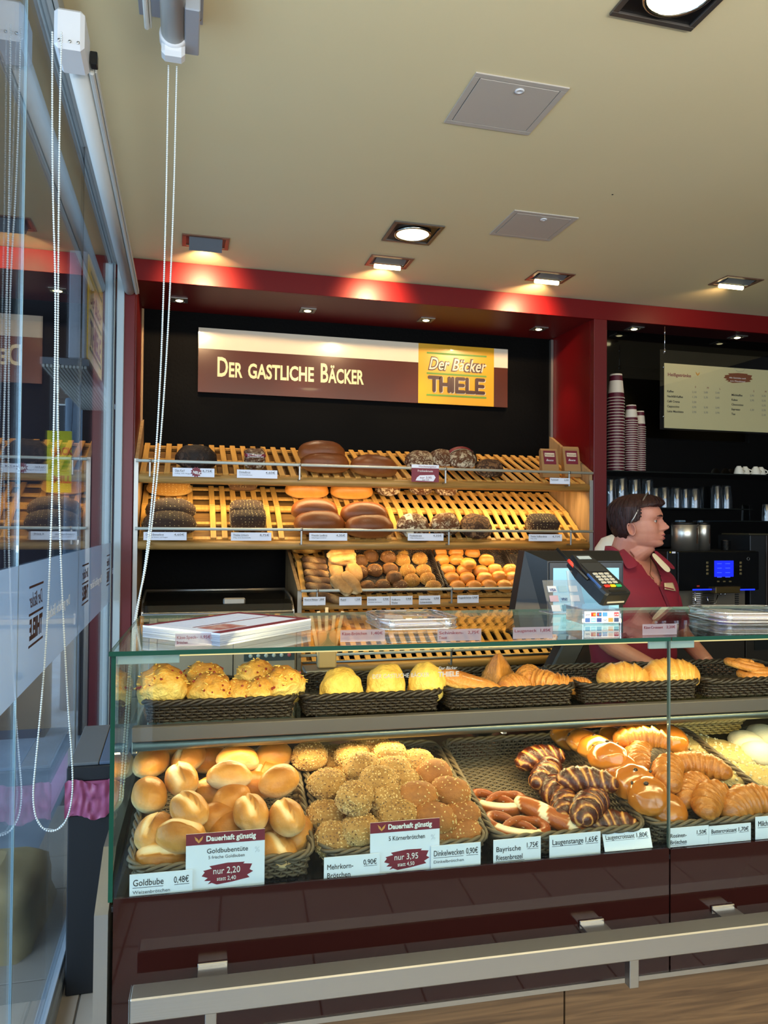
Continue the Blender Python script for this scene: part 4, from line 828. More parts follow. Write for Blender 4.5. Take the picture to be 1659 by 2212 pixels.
# ================================================================ GLASS COUNTER (frame u along, v into the shop's back, z up)
ZT, UE, UJ = 1.262, 0.0, 1.136
MC = Matrix.Translation(CO) @ Matrix.Rotation(CA, 4, 'Z'); UR = 3.2
ct = thing('display_counter', 'long glass fronted bakery counter with wine red lower panels', 'counter'); ct.matrix_world = MC
PANEL = mat('wine_red_glass_panel', '2c120f', .03, spec=.35); STP = mat('brushed_steel_post', 'a8a6a0', .36, .95, bump=(260, .1), stretch=(1, 1, .03))
DECK = mat('black_gloss_deck', '101113', .18, bump=(60, .05)); DZ0, DV0, DA = .798, .02, math.radians(12.5)
obj('front_panel', MB().box((.004, -.006, .555), (UJ-.002, .0, .815)), PANEL, ct); obj('front_panel', MB().box((UJ+.002, -.006, .555), (UR, .0, .812)), PANEL, ct)
obj('panel_trim', MB().box((0, -.010, .545), (UR, .004, .555)), STEEL, ct)
for k in range(4): obj('wood_panel', MB().box((.004+k*.9, .012, .09), (.9+k*.9, .03, .545)), WOODBASE, ct)
obj('plinth', MB().box((0, .05, 0), (UR, .6, .09)), MATTB, ct); obj('carcass', MB().box((.01, .05, .09), (UR, .62, .78)), MATTB, ct)
obj('deck_edge', MB().box((.0, -.003, .790), (UR, .008, .800), c=.001), MATTB, ct)
dk = obj('sloping_deck', MB().box((.005, 0, -.012), (UR, .66, 0)), DECK, ct); dk.matrix_basis = Matrix.Translation((0, DV0, DZ0)) @ Matrix.Rotation(DA, 4, 'X')
# steel clad end panel: upright front post, then stepping up with depth
obj('end_panel', yz([(-.012, 0), (-.012, .792), (.10, .87), (.60, .90), (.60, 0)], -.028, -.004), STP, ct)
# glazing
def pane(nm, a, b, m=GLASST): return obj(nm, MB().box(a, b), m, ct)
pane('front_glass', (.004, -.004, .815), (UJ-.002, .002, ZT-.004)); pane('front_glass', (UJ+.002, -.004, .815), (UR, .002, ZT-.004))
pane('end_glass', (-.004, -.004, .83), (.002, .56, ZT-.004)); pane('top_glass', (-.008, -.010, ZT-.004), (UJ-.001, .56, ZT+.004)); pane('top_glass', (UJ+.001, -.010, ZT-.004), (UR, .56, ZT+.004))
GE = mat('green_polished_edge', '0e4634', .4, spec=.25, bump=(8, .1))
obj('glass_edge', MB().box((-.008, -.0112, ZT-.004), (UJ-.001, -.010, ZT+.0045)).box((UJ+.001, -.0112, ZT-.004), (UR, -.010, ZT+.0045)), GE, ct)
obj('glass_edge', MB().box((-.0055, -.0055, .81), (.0025, -.004, ZT-.004)), GE, ct); obj('glass_edge', MB().box((-.0092, -.0112, ZT-.004), (-.008, .56, ZT+.004)), GE, ct)
obj('glass_edge', MB().box((UJ-.002, -.0045, .815), (UJ+.002, .0025, ZT-.004)), mat('glass_joint', '5c6a60', .2, spec=.8), ct)
obj('glass_edge', MB().box((-.008, .56, ZT-.004), (UR, .5612, ZT+.004)), mat('rear_glass_edge', '8fb0a4', .2), ct)
for a, b in ((.004, .115), (UJ-.045, UJ+.065)): obj('acrylic_clip', MB().box((a, .003, ZT-.022), (b, .009, ZT-.006), c=.001), mat('clip_translucent', 'b8bdb8', .3), ct)
obj('edge_light', MB().box((.02, .010, ZT-.010), (UR, .0125, ZT-.0075)), lampmat('edge_led', 'ffe2a0', 1.2), ct)
# upper glass shelf with its two steel profiles
ZU = 1.052
obj('glass_shelf', MB().box((.012, .27, ZU-.008), (UR, .58, ZU)), glassmat('shelf_glass', 'e6f0ea', f0=.05), ct)
obj('shelf_profile', MB().box((.006, .25, 1.028), (UR, .272, 1.060), c=.002), mat('profile_grey', '67605e', .45, .5), ct)
obj('light_profile', MB().tube([(.008, .268, 1.016), (UR, .268, 1.016)], .0125, 12), mat('profile_steel', '6c7068', .35, .8), ct)
obj('lamp_strip', MB().box((.02, .276, 1.002), (UR, .286, 1.006)), BULBY, ct)
for u in (.006, .86, 1.8): obj('shelf_support', MB().box((u, .262, 1.0), (u+.010, .59, 1.030), c=.001), ALU, ct)
for u in (.012, 2.2, 2.8): obj('shelf_post', MB().box((u, .585, .82), (u+.022, .607, ZT-.005), c=.002), ALU, ct)
obj('rear_rail', MB().box((.0, .572, 1.03), (UR, .59, 1.055)), ALU, ct)
area('counter_lamp', C(.9, .285, .998), C(.9, .16, .8), 1.75, .02, 4.0, YEL).rotation_euler.z += 0
area('counter_lamp_upper', C(.9, .02, ZT-.012), C(.9, .30, 1.07), 1.75, .012, 6.5, YEL)
# lettering etched on the front pane
ET = mat('etched_lettering', 'cfc6b4', .6)
u0, z0 = onC(803, 1465, .0); u1, _ = onC(925, 1465, 0); text('DER GASTLICHE BÄCKER', .012, face_front(u0, -.0045, z0), ET, ct, width=u1-u0)
u0, z0 = onC(945, 1461, .0); u1, _ = onC(990, 1461, 0); text('THIELE', .014, face_front(u0, -.0045, z0), ET, ct, width=u1-u0, bold=.0004); text('Der Bäcker', .009, face_front(u0, -.0045, z0+.014), ET, ct, width=(u1-u0)*.9, shear=.3)
# price stickers lying on the glass top
def sticker(x0, x1, y, l1, pr, lab, l2=None):
    (a, va), (b, _) = onCz(x0, y, ZT+.004), onCz(x1, y, ZT+.004); t = thing('price_label', lab, 'price label', C(a, max(va, .004), ZT+.0046), (0, 0, CA)); w_ = b-a; h_ = .024
    obj('film', MB().box((0, 0, 0), (w_, .0006, h_)), glassmat('label_film', f0=.03, haze=.5, hazecol='d8ccd4') if 'label_film' not in bpy.data.materials else bpy.data.materials['label_film'], t)
    text(l1, .0085, face_front(.003, -.0004, h_*.58), INKRED, t, width=w_*.55); text(pr+EUR, .0085, face_front(w_*.96, -.0004, h_*.58), INKRED, t, align='RIGHT', width=w_*.26)
    if l2: text(l2, .0085, face_front(.003, -.0004, h_*.18), INKRED, t, width=w_*.036*len(l2))
sticker(735, 835, 1388, 'Käse-Brötchen', '1,40', 'see-through price label Käse-Brötchen on the counter glass'); sticker(945, 1045, 1386, 'Schinken-', '2,75', 'see-through price label on the counter glass right of the clear tray', 'Toast'); sticker(1108, 1200, 1381, 'Laugeneck', '1,85', 'see-through price label Laugeneck on the counter glass')
sticker(1388, 1470, 1373, 'Käse-Croissant', '2,20', 'see-through price label Käse-Croissant on the counter glass'); sticker(378, 458, 1397, 'Käse-Speck-', '1,95', 'see-through price label sticking out under the paper stack', 'Brötchen')
# ---------------------------------------------------------------- handrail
hr = thing('counter_rail', 'thick square brushed steel rail along the front of the counter', 'rail'); hr.matrix_world = MC
obj('bar', MB().box((.044, -.1045, .646), (UR, -.058, .688), c=.0025), mat('rail_steel', 'b6b4ae', .42, 1, bump=(240, .12), stretch=(.02, 1, 1)), hr); obj('end_cap', MB().box((.0425, -.104, .6465), (.044, -.0585, .6875), c=.001), STEEL, hr)
for u, us in ((.155, .170), (.925, .992), (1.235, 1.33), (2.2, 2.3)):
    b = obj('bracket', MB().box((u, -.0575, .674), (u+.055, -.006, .678), c=.001).box((u, -.0115, .668), (u+.055, -.0065, .684), c=.001), STEEL, hr)
    obj('stub_post', MB().box((us, -.092, .585), (us+.020, -.072, .646), c=.001), STEEL, hr)
# ---------------------------------------------------------------- baskets in the counter
NDk = (-CV*math.sin(DA)+Vector((0, 0, math.cos(DA)))); DD = CV*math.cos(DA)+Vector((0, 0, math.sin(DA))); PD = C(0, DV0, DZ0)
def deckM(u, s): M = Matrix((CU, DD, NDk)).transposed().to_4x4(); M.translation = PD+CU*u+DD*s+NDk*.001; return M
BL, BW, BH = .355, .425, .052
for u, lab in ((.20, 'large wicker basket full of golden wheat rolls at the left of the counter'), (.565, 'large wicker basket of grain topped rolls, second in the lower counter row'), (.927, 'large wicker basket of pretzels and dark lye croissants in the lower counter row'), (1.288, 'large wicker basket of raisin rolls and butter croissants in the lower counter row')):
    basket(BL, BW, BH, WICKG, deckM(u, .222), lab)
basket(.30, .20, .05, WICKL, deckM(1.55, .56), 'pale empty wicker basket at the back right of the counter deck')
for u, lab in ((.195, 'dark wicker basket with cheese and bacon rolls on the upper glass shelf'), (.548, 'dark wicker basket with pale cheese rolls on the upper glass shelf'), (.90, 'dark wicker basket with mixed puff pastries on the upper glass shelf'), (1.253, 'dark wicker basket with two cheese croissants on the upper glass shelf'), (1.606, 'dark wicker basket with flat swirled pastries at the right of the glass shelf')):
    basket(.347, .275, .046, WICK, Matrix.Translation(C(u, .425, ZU+.002)) @ Matrix.Rotation(CA, 4, 'Z'), lab)
# ---------------------------------------------------------------- goods, lower row
def dp(name, var, lab, cat, x, y, h, ang=0, scale=1, tilt=0, roll=0, cz=.03):
    while h > .030 and (onP(x, y, PD+NDk*h, NDk)-CO).dot(CV) < .068: h -= .004
    return put(name, var, lab, cat, x, y, PD, NDk, h, ang, scale, tilt, roll, None, CU, cz, .066)
gr = [mk(bun(.112, .080, .068, s, split=1.25, lump=.02, flat=.75, ex=2.1, y0=.02, nu=48, nv=32, top=.42, base=.48), C_GOLD) for s in range(4)]; gp = [mk(bun(.112, .084, .072, s, lump=.02, flat=.75, ex=2.1, nu=40, nv=26, top=.42, base=.5), C_GOLD) for s in (4, 5)]
G = [(327, 1646, 'p', .085, 60, 0, 0), (408, 1636, 's', .085, 62, 0, -15), (392, 1682, 's', .105, 108, 0, -10), (323, 1717, 'p', .085, 100, 0, 10), (495, 1676, 's', .11, -8, 0, -30), (514, 1640, 's', .10, -10, 0, -35), (589, 1634, 'p', .085, 20, 0, 0), (603, 1687, 'p', .10, 38, 0, 0), (409, 1747, 's', .115, 118, 0, 0), (334, 1795, 's', .075, 70, 0, 0), (390, 1803, 's', .12, -15, 0, 10), (345, 1853, 's', .06, 5, 0, 40), (542, 1754, 's', .105, 100, 0, 0), (620, 1764, 's', .10, 103, 0, 0), (467, 1770, 'p', .06, 25, 0, 0), (599, 1834, 's', .055, 120, 0, 10), (500, 1730, 'p', .075, 55, 0, 0), (462, 1712, 's', .06, -20, 0, 30), (577, 1668, 's', .06, 60, 0, 0), (498, 1790, 'p', .05, 30, 0, 0), (450, 1640, 'p', .06, 0, 0, 0), (560, 1790, 'p', .045, 10, 0, 0), (640, 1800, 'p', .045, 80, 0, 0), (385, 1640, 'p', .05, 0, 0, 0), (545, 1700, 'p', .05, 0, 0, 0)]
wp = rowpos([g[:2] for g in G], 20)
for k, (x, y, ty, h, a, ti, ro) in enumerate(G):
    dp('wheat_roll', gr[k % 4] if ty == 's' else gp[k % 2], ('split-topped golden wheat roll, ' if ty == 's' else 'smooth golden wheat roll, ')+wp[k]+', left counter basket', 'bread roll', x, y, h*.92, a, .88, ti, ro, cz=.034)
sr = [seeded(.100, .090, .066, s, C_SEED, 620, [S_SES, S_LIN], lump=.03, flat=.7, ex=2.6, split=0) for s in range(3)]; dr = [seeded(.108, .086, .066, s+3, C_SPELT, 190, [S_OAT, S_SES], lump=.025, flat=.7, ex=2.3) for s in range(3)]
G = [(669, 1633, .09, 15), (712, 1642, .06, 0), (762, 1630, .095, 10), (803, 1612, .10, -10), (842, 1630, .105, -5), (782, 1657, .105, -8), (849, 1660, .095, -5), (903, 1652, .085, 0), (707, 1692, .09, 20), (817, 1688, .11, -10), (869, 1687, .08, 0), (938, 1672, .09, 20), (973, 1708, .095, -32), (767, 1724, .12, 60), (901, 1717, .105, 5), (842, 1732, .095, 30), (704, 1762, .06, 0), (860, 1762, .085, 0), (778, 1792, .10, 10), (724, 1814, .055, 0), (938, 1765, .085, -15), (997, 1762, .06, 10), (1000, 1800, .055, 0), (740, 1690, .045, 0), (900, 1800, .045, 0), (830, 1800, .045, 0), (950, 1800, .045, 0), (800, 1760, .045, 0)]
wp = rowpos([g[:2] for g in G], 18)
for k, (x, y, h, a) in enumerate(G):
    brown = (x > 890 and y > 1660) or (x > 920)
    dp('spelt_roll' if brown else 'grain_roll', (dr if brown else sr)[k % 3], ('brown oat roll, ' if brown else 'pale seeded roll, ')+wp[k]+', second counter basket', 'bread roll', x, y, h*.9, a, .84, 0, [0, 12, -12, 25][k % 4], cz=.033)
lye = [mk(croissant(.150, .035, s, bend=.85, ridges=2.6, two=True, stp_=.16), C_LYE) for s in range(3)]
for k, (x, y, h, a, lab) in enumerate(((1164, 1634, .06, 12, 'dark striped lye croissant, rearmost in the pretzel basket'), (1182, 1668, .055, 50, 'dark striped lye croissant, second from the back, partly covered'), (1193, 1700, .045, 75, 'dark striped lye croissant under the pile, left side'), (1268, 1682, .09, -18, 'large dark striped lye croissant lying on top at the right of the pile'), (1222, 1735, .055, 68, 'dark striped lye croissant at the left front of the pile'), (1270, 1738, .095, 40, 'large dark striped lye croissant on top at the front of the pile'), (1312, 1776, .06, -10, 'dark striped lye croissant at the front beside the basket edge'))):
    dp('lye_croissant', lye[k % 3], lab, 'croissant', x, y, h, a+180*(k in (1, 4)), .90, 0, 0, cz=.03)
def pretzel(seed):
    mb = MB(); pts = []; rr = []
    ctl = [(-.012, .005, .014), (.028, -.022, .016), (.046, -.036, .012), (.066, -.01, .010), (.068, .028, .011), (.04, .05, .013), (.0, .022, .016), (0, .0, 0)]
    full = [(-.030, .040-.002, .015), (-.012, .012, .022), (.012, -.004, .018), (.030, .018, .014), (.046, .046, .013)]
    path = [(-.040, -.040, .020), (-.022, -.012, .024), (.004, .004, .026), (.030, .022, .015), (.058, .034, .012), (.076, .012, .012), (.070, -.022, .012), (.040, -.048, .013), (0, -.056, .014),
            (-.040, -.048, .013), (-.070, -.022, .012), (-.076, .012, .012), (-.058, .034, .012), (-.030, .022, .018), (-.004, .004, .014), (.022, -.012, .022), (.040, -.040, .022)]
    q = smoothp(path, 3); n = len(q); rr = [.0086+.0085*math.exp(-((i/n-.5)/.22)**2) for i in range(n)]
    mb.tube(q, rr, 12, tone=lambda i, a: (.72+.25*math.sin(a)) if not (abs(i/n-.5) < .085 and math.cos(a) > -.55 and math.sin(a) > -.2) else .0); return mb
pz = pretzel(0); pv = mk(pz, C_PRETZ, [('salt', seeds(pz, 60, .15, .12, .04, 3, .0018), SALT, 'stuff')])
dp('pretzel', pv, 'soft pretzel with pale split, rear one of the two', 'pretzel', 1075, 1728, .032, -12, (.80, .80, 1.0), 0, 0, cz=.013); dp('pretzel', pv, 'soft pretzel with pale split, front one behind the riesenbrezel price card', 'pretzel', 1116, 1782, .04, -14, (.86, .80, 1.0), 4, 0, cz=.013)
mb = MB(); pts = [(-.095+.19*i/40, 0, 0) for i in range(41)]
mb.tube(pts, [.021*(1-abs(-1+i/20)**4)**.4+.002 for i in range(41)], 18, flat=.9, tone=lambda i, a: .0 if (math.sin(i*.42+a*.9) > .55 and math.sin(a) > -.1) else .75+.1*math.sin(a))
dp('lye_stick', mk(mb, C_PRETZ), 'brown lye bread stick with pale diagonal cuts beside the pretzels', 'bread stick', 1192, 1765, .045, -52, 1, 0, 0, cz=0)
# raisin rolls and butter croissants
def raisinbun(s):
    b = bun(.105, .098, .066, s, lump=.03, flat=.6, ex=2.1, nu=36, nv=24, base=.5); rnd = random.Random(s); e = MB(); V = [Vector(v) for v in b.v if v[2] > .04]
    for _ in range(2): p = rnd.choice(V); e.lathe([(.0004, -.002), (.005, -.001), (.006, .001), (.003, .003), (.0004, .0035)], 8, M=Matrix.Translation(p) @ Matrix.Rotation(rnd.random()*3, 4, 'X'), caps=False)
    return mk(b, C_SHINY, [('raisins', e, RAISIN, 'stuff')])
rb = [raisinbun(s) for s in range(3)]
G = [(1228, 1594, .05), (1262, 1604, .07), (1287, 1617, .08), (1313, 1634, .09), (1334, 1660, .07), (1366, 1688, .085), (1400, 1718, .085), (1440, 1750, .075), (1449, 1596, .07), (1329, 1600, .05)]
for k, (x, y, h) in enumerate(G):
    lab = f'glossy raisin bun, {ORD[k]} from the back in the diagonal row' if k < 8 else ('glossy raisin bun behind the glass joint at the back right' if k == 8 else 'glossy raisin bun under the rear croissant')
    dp('raisin_bun', rb[k % 3], lab, 'bun', x, y, h, k*40, .95, 18, 0, cz=.03)
bc = [mk(croissant(.150, .036, s+5, bend=1.0, ridges=3.6), C_CROIS) for s in range(3)]
for k, (x, y, h, a, lab) in enumerate(((1385, 1592, .10, -14, 'butter croissant lying on top at the back of its basket'), (1378, 1633, .08, 55, 'butter croissant standing behind the raisin buns'), (1407, 1645, .07, 35, 'croissant with dark poppy topping in the middle of the pile'), (1441, 1665, .10, 55, 'large butter croissant right at the glass joint'), (1510, 1650, .08, -28, 'long butter croissant curving to the right basket edge'), (1487, 1702, .07, 35, 'butter croissant in front of the long curved one'), (1530, 1722, .08, 40, 'butter croissant above its price card'), (1612, 1730, .07, 8, 'big smooth croissant at the front right of the counter'))):
    dp('butter_croissant' if k != 2 else 'poppy_croissant', bc[k % 3] if k != 2 else mk(croissant(.16, .034, 3, bend=1.0, ridges=4), crust('poppy_crust', 'c8924c', '6a5440', '3a3430', .4, 30, .7, (80, .4))), lab, 'croissant', x, y, h, a, .92 if k < 7 else 1.1, 0, 0, cz=.03)
tr_ = thing('pastry_tray', 'black flat tray under the crumble pastries and sugared doughnuts', 'tray'); tr_.matrix_world = deckM(1.80, .25); obj('tray', frame(MB(), .32, .24, .01, 0, .016, c=.003).box((-.31, -.23, 0), (.31, .23, .004)), MATTB, tr_)
def crumble(s):
    mb = bun(.20, .10, .035, s, lump=.08, lumpf=5, flat=.6, ex=3); rnd = random.Random(s); e = MB(); V = [Vector(v) for v in mb.v if v[2] > .015]
    for _ in range(320): p = rnd.choice(V)+Vector((rnd.uniform(-1, 1), rnd.uniform(-1, 1), 0))*.004; q = rnd.uniform(.002, .0045); e.lathe([(q*.3, -q), (q, 0), (q*.4, q*.8)], 5, M=Matrix.Translation(p) @ Matrix.Rotation(rnd.random()*3, 4, 'Y'))
    return mk(mb, C_STREU, [('crumbs', e, C_STREU, 'stuff')])
dp('crumble_pastry', crumble(1), 'long pale crumble pastry behind the croissants at the right', 'pastry', 1542, 1622, .03, -38, 1.05, 0, 0, cz=.015); dp('crumble_pastry', crumble(2), 'pale crumble pastry cut by the right edge of the photograph', 'pastry', 1630, 1683, .03, -20, 1.1, 0, 0, cz=.015)
dn = MB(); dn.lathe([(.0, 0), (.03, .001), (.042, .010), (.044, .020), (.041, .027), (.0415, .030), (.044, .038), (.040, .050), (.022, .060), (0, .062)], 28, smooth=True)
for i, v in enumerate(dn.v): dn.tone[i] = 0.0 if v[2] < .012 else (.25 if .024 < v[2] < .031 else 1.0)
dnv = mk(dn, C_SUGAR)
for x, y, lab in ((1611, 1610, 'sugared doughnut, left one at the back right of the counter'), (1650, 1596, 'sugared doughnut at the rear, cut by the right edge'), (1640, 1634, 'sugared doughnut, front one at the right edge')): dp('doughnut', dnv, lab, 'doughnut', x, y, .035, 0, 1.1, 0, 0, cz=.03)
# ---------------------------------------------------------------- goods, upper shelf
ZB = ZU+.010; PU = C(0, 0, ZB); Zv = Vector((0, 0, 1))
def up(name, var, lab, cat, x, y, h, ang=0, scale=1, tilt=0, roll=0, cz=.03):
    h0 = h
    while h > .012 and (onP(x, y, PU+Zv*h, Zv)-CO).dot(CV) < .352: h -= .003
    sv = scale if not hasattr(scale, '__len__') else scale[2]
    if h < h0: cz = max(.001, min(cz, (h-.002)/sv))
    return put(name, var, lab, cat, x, y, PU, Zv, h, ang, scale, tilt, roll, None, CU, cz)
def chroll(s):
    mb = bun(.115, .098, .085, s, lump=.07, lumpf=2.6, flat=.6, ex=2.1, nu=44, nv=30, base=.5); rnd = random.Random(s); e = MB(); b = MB(); V = [Vector(v) for v in mb.v if v[2] > .03]
    for _ in range(70):
        p = rnd.choice(V); d = Vector((rnd.uniform(-1, 1), rnd.uniform(-1, 1), rnd.uniform(-.5, .5)))*.006; e.tube([p-d, p+Vector((0, 0, .002)), p+d], .0016, 4)
    for _ in range(30): p = rnd.choice(V); q = rnd.uniform(.0018, .0032); b.box((-q, -q, -q), (q, q, q), M=Matrix.Translation(p) @ Matrix.Rotation(rnd.random()*3, 4, 'X') @ Matrix.Rotation(rnd.random()*3, 4, 'Z'), c=q*.4)
    return mk(mb, C_CHEESE, [('cheese_shreds', e, CHEESE, 'stuff'), ('bacon_bits', b, BACON, 'stuff')])
cr_ = [chroll(s) for s in range(3)]
for k, (x, y, h, a, s, lab) in enumerate(((353, 1486, .062, 60, 1.12, 'tall cheese and bacon roll at the left of its basket'), (440, 1468, .055, 20, .95, 'cheese and bacon roll behind the second one'), (456, 1495, .045, -20, 1.0, 'cheese and bacon roll with pale bare side in the middle'), (560, 1468, .055, 10, 1.0, 'cheese and bacon roll at the back right of its basket'), (519, 1500, .04, 0, .8, 'dark-edged cheese and bacon roll in the gap'), (570, 1502, .040, 30, .9, 'small brown cheese and bacon roll in front at the right'), (613, 1485, .055, 80, 1.05, 'big cheese and bacon roll at the right of its basket'))):
    up('cheese_bacon_roll', cr_[k % 3], lab, 'bread roll', x, y, h, a, s, 25 if k in (0, 3, 6) else 8, -25, cz=.04)
kr = [mk(bun(.105, .095, .085, s+9, lump=.06, lumpf=2.2, flat=.6, ex=2.1, base=.45, top=.25, nu=40, nv=28), C_KAESE) for s in range(3)]
for k, (x, y, lab) in enumerate(((738, 1488, 'pale melted cheese roll, left one of three'), (834, 1484, 'pale melted cheese roll, middle one of three'), (921, 1478, 'pale melted cheese roll, right one of three'))): up('cheese_roll', kr[k], lab, 'bread roll', x, y, .045, k*30, (.98, .98, 1.08+.06*k), 0, 0, cz=.04)
up('savoury_boat', mk(bun(.20, .062, .045, 3, lump=.06, flat=.7, ex=2.2, split=.8), C_PUFF), 'long boat-shaped pastry leaning over the basket rim', 'pastry', 1010, 1476, .055, -20, 1, 14, 0, cz=.02)
tri = MB(); 
def trip(i, j):
    a = 2*PI*i/24; z = j/14; r_ = (.052*(1-z)**.8+.006)*(1/(max(math.cos((a % (2*PI/3))-PI/3), .5)*1.4)); r_ *= 1+.05*math.sin(z*40); return ((math.cos(a)*r_, math.sin(a)*r_*.7, z*.10), .35+.5*z)
tri.grid(trip, 24, 15, wrapu=True, tone=1)
up('puff_triangle', mk(tri, C_PUFF), 'pointed golden puff pastry triangle standing upright', 'pastry', 1076, 1455, .045, 20, 1.05, 0, 0, cz=.05)
pf = [mk(croissant(.112, .034, s+8, bend=.5, ridges=4, stp_=.16), C_PUFF) for s in range(3)]
for k, (x, y, h, a, s, lab) in enumerate(((1112, 1478, .035, 15, .9, 'flaky pastry in front of the upright triangle'), (1142, 1458, .05, 60, .9, 'flaky pastry behind with curled tip'), (1168, 1470, .045, -40, 1.0, 'large flaky laminated pastry in the middle of its basket'), (1205, 1475, .04, -25, .8, 'cut flaky pastry with pale layers showing'), (1248, 1480, .03, -10, .75, 'flat golden pastry at the right end of its basket'))): up('puff_pastry', pf[k % 3], lab, 'pastry', x, y, h, a, s, 0, 0, cz=.03)
CC_ = crust('cheese_croissant_crust', 'f4cf80', 'e4ac58', 'bc7424', .35, 25, .4, (60, .4), coat=.2); kc = [mk(croissant(.130, .044, s+11, bend=.8, ridges=2.6, stp_=.07), CC_) for s in (0, 1)]
up('cheese_croissant', kc[0], 'pale golden cheese croissant, left one of two', 'croissant', 1345, 1466, .045, -14, .98, 0, 0, cz=.03); up('cheese_croissant', kc[1], 'pale golden cheese croissant, right one behind the glass joint', 'croissant', 1448, 1462, .05, -12, 1.12, 0, 0, cz=.03)
def swirl(s):
    mb = MB(); pts = []; rr = []
    for i in range(90): t_ = i/89; a = t_*13; r_ = .008+.048*t_; pts.append((math.cos(a)*r_*1.25, math.sin(a)*r_*.8, .014+.012*(1-t_))); rr.append(.009)
    mb.tube(pts, rr, 8, flat=1.1, tone=lambda i, a: .5+.4*math.sin(a)); return mk(mb, C_PUFF)
up('swirl_pastry', swirl(0), 'flat swirled pastry lying on another at the right edge', 'pastry', 1612, 1443, .05, -20, 1.0, 10, 0, cz=.01); up('swirl_pastry', swirl(1), 'flat swirled pastry underneath at the right edge', 'pastry', 1640, 1462, .03, 10, 1.15, 0, 0, cz=.01)
# ---------------------------------------------------------------- price cards in the counter
FN = .012
card(280, 1890, 415, 1938, 'Goldbube', '0,48', 'price card Goldbube at the bottom left of the counter', fn=FN-.006, sub='Weizenbrötchen')
card(700, 1853, 820, 1895, 'Mehrkorn-', '0,90', 'price card Mehrkorn-Brötchen in front of the second basket', fn=FN-.006, l2='Brötchen'); card(931, 1828, 1038, 1872, 'Dinkelwecken', '0,90', 'price card Dinkelwecken right of the 3,95 offer sign', fn=FN-.004, sub='Dinkelbrötchen')
card(1066, 1815, 1168, 1858, 'Bayrische', '1,75', 'price card Bayrische Riesenbrezel under the pretzels', fn=FN, l2='Riesenbrezel'); card(1187, 1805, 1297, 1845, 'Laugenstange', '1,65', 'price card Laugenstange under the lye stick', fn=FN)
t, w_, h_ = card(1307, 1800, 1410, 1831, 'Laugencroissant', '1,80', 'tilted price card Laugencroissant leaning back in shade', fn=FN); t.rotation_euler.x = math.radians(-20)
card(1443, 1790, 1531, 1823, 'Rosinen-', '1,50', 'price card Rosinen-Brötchen right of the glass joint', fn=FN, l2='Brötchen'); card(1531.5, 1785, 1622, 1815, 'Buttercroissant', '1,70', 'price card Buttercroissant at the right of the counter', fn=FN); card(1632, 1765, 1730, 1805, 'Milchhörnchen', '1,20', 'price card Milchhörnchen cut by the right edge', fn=FN)
STR = [(0, .45), (.06, .62), (.03, .70), (.2, .78), (.15, .9), (.5, 1.0), (.85, .98), (.82, .9), (1.0, .86), (.95, .6), (1.02, .5), (.9, .35), (.95, .22), (.6, .08), (.3, .0), (.2, .1), (.12, .05), (.18, .2), (.05, .22), (.12, .35)]
def offer(x0, y0, x1, y1, l1, l2, p1, p2, lab, fn):
    (a, za), (b, zb) = onC(x0, y0, fn), onC(x1, y1, fn); t = thing('offer_card', lab, 'price card', C(a, fn, zb), (0, 0, CA)); w_, h_ = b-a, za-zb
    obj('card', MB().box((0, 0, 0), (w_, .0012, h_)), CARD, t); obj('header', MB().box((0, -.0004, h_*.80), (w_, 0, h_)), INKRED, t)
    text('Dauerhaft günstig', h_*.13, face_front(w_*.25, -.001, h_*.86), INKW, t, width=w_*.63, bold=.0004)
    ey = obj('wheat_emblem', MB().prism([(0, .0), (.006, .006), (.008, .013), (.002, .008), (0, .004), (-.002, .008), (-.008, .013), (-.006, .006)], .0003, M=Matrix.Translation((w_*.16, -.001, h_*.835)) @ Matrix.Rotation(PI/2, 4, 'X')), mat('gold_print', 'd8964c', .5) if 'gold_print' not in bpy.data.materials else bpy.data.materials['gold_print'], t)
    text(l1, h_*.12, face_front(w_*.26, -.0005, h_*.64), INK, t, width=w_*.52)
    if l2: text(l2, h_*.08, face_front(w_*.28, -.0005, h_*.54), GREYINK, t, width=w_*.46)
    obj('brush_stroke', MB().prism([(w_*(.2+.64*p[0]), h_*(.08+.37*p[1])) for p in STR], .0004, M=Matrix.Rotation(PI/2, 4, 'X')), INKRED, t)
    text(p1, h_*.16, face_front(w_*.34, -.001, h_*.27), INKW, t, width=w_*.34); text(p2, h_*.10, face_front(w_*.39, -.001, h_*.15), INKW, t, width=w_*.24)
    text('%', h_*.14, face_front(w_*.87, -.0005, h_*.60), mat('faint_print', 'ccd2de', .6) if 'faint_print' not in bpy.data.materials else bpy.data.materials['faint_print'], t)
offer(402, 1803, 571, 1911, 'Goldbubentüte', '5 frische Goldbuben', 'nur 2,20', 'statt 2,40', 'white and wine red offer sign nur 2,20 in front of the left basket', FN); offer(800, 1778, 949, 1880, '5 Körnerbrötchen', None, 'nur 3,95', 'statt 4,50', 'white and wine red offer sign nur 3,95 in front of the second basket', FN)
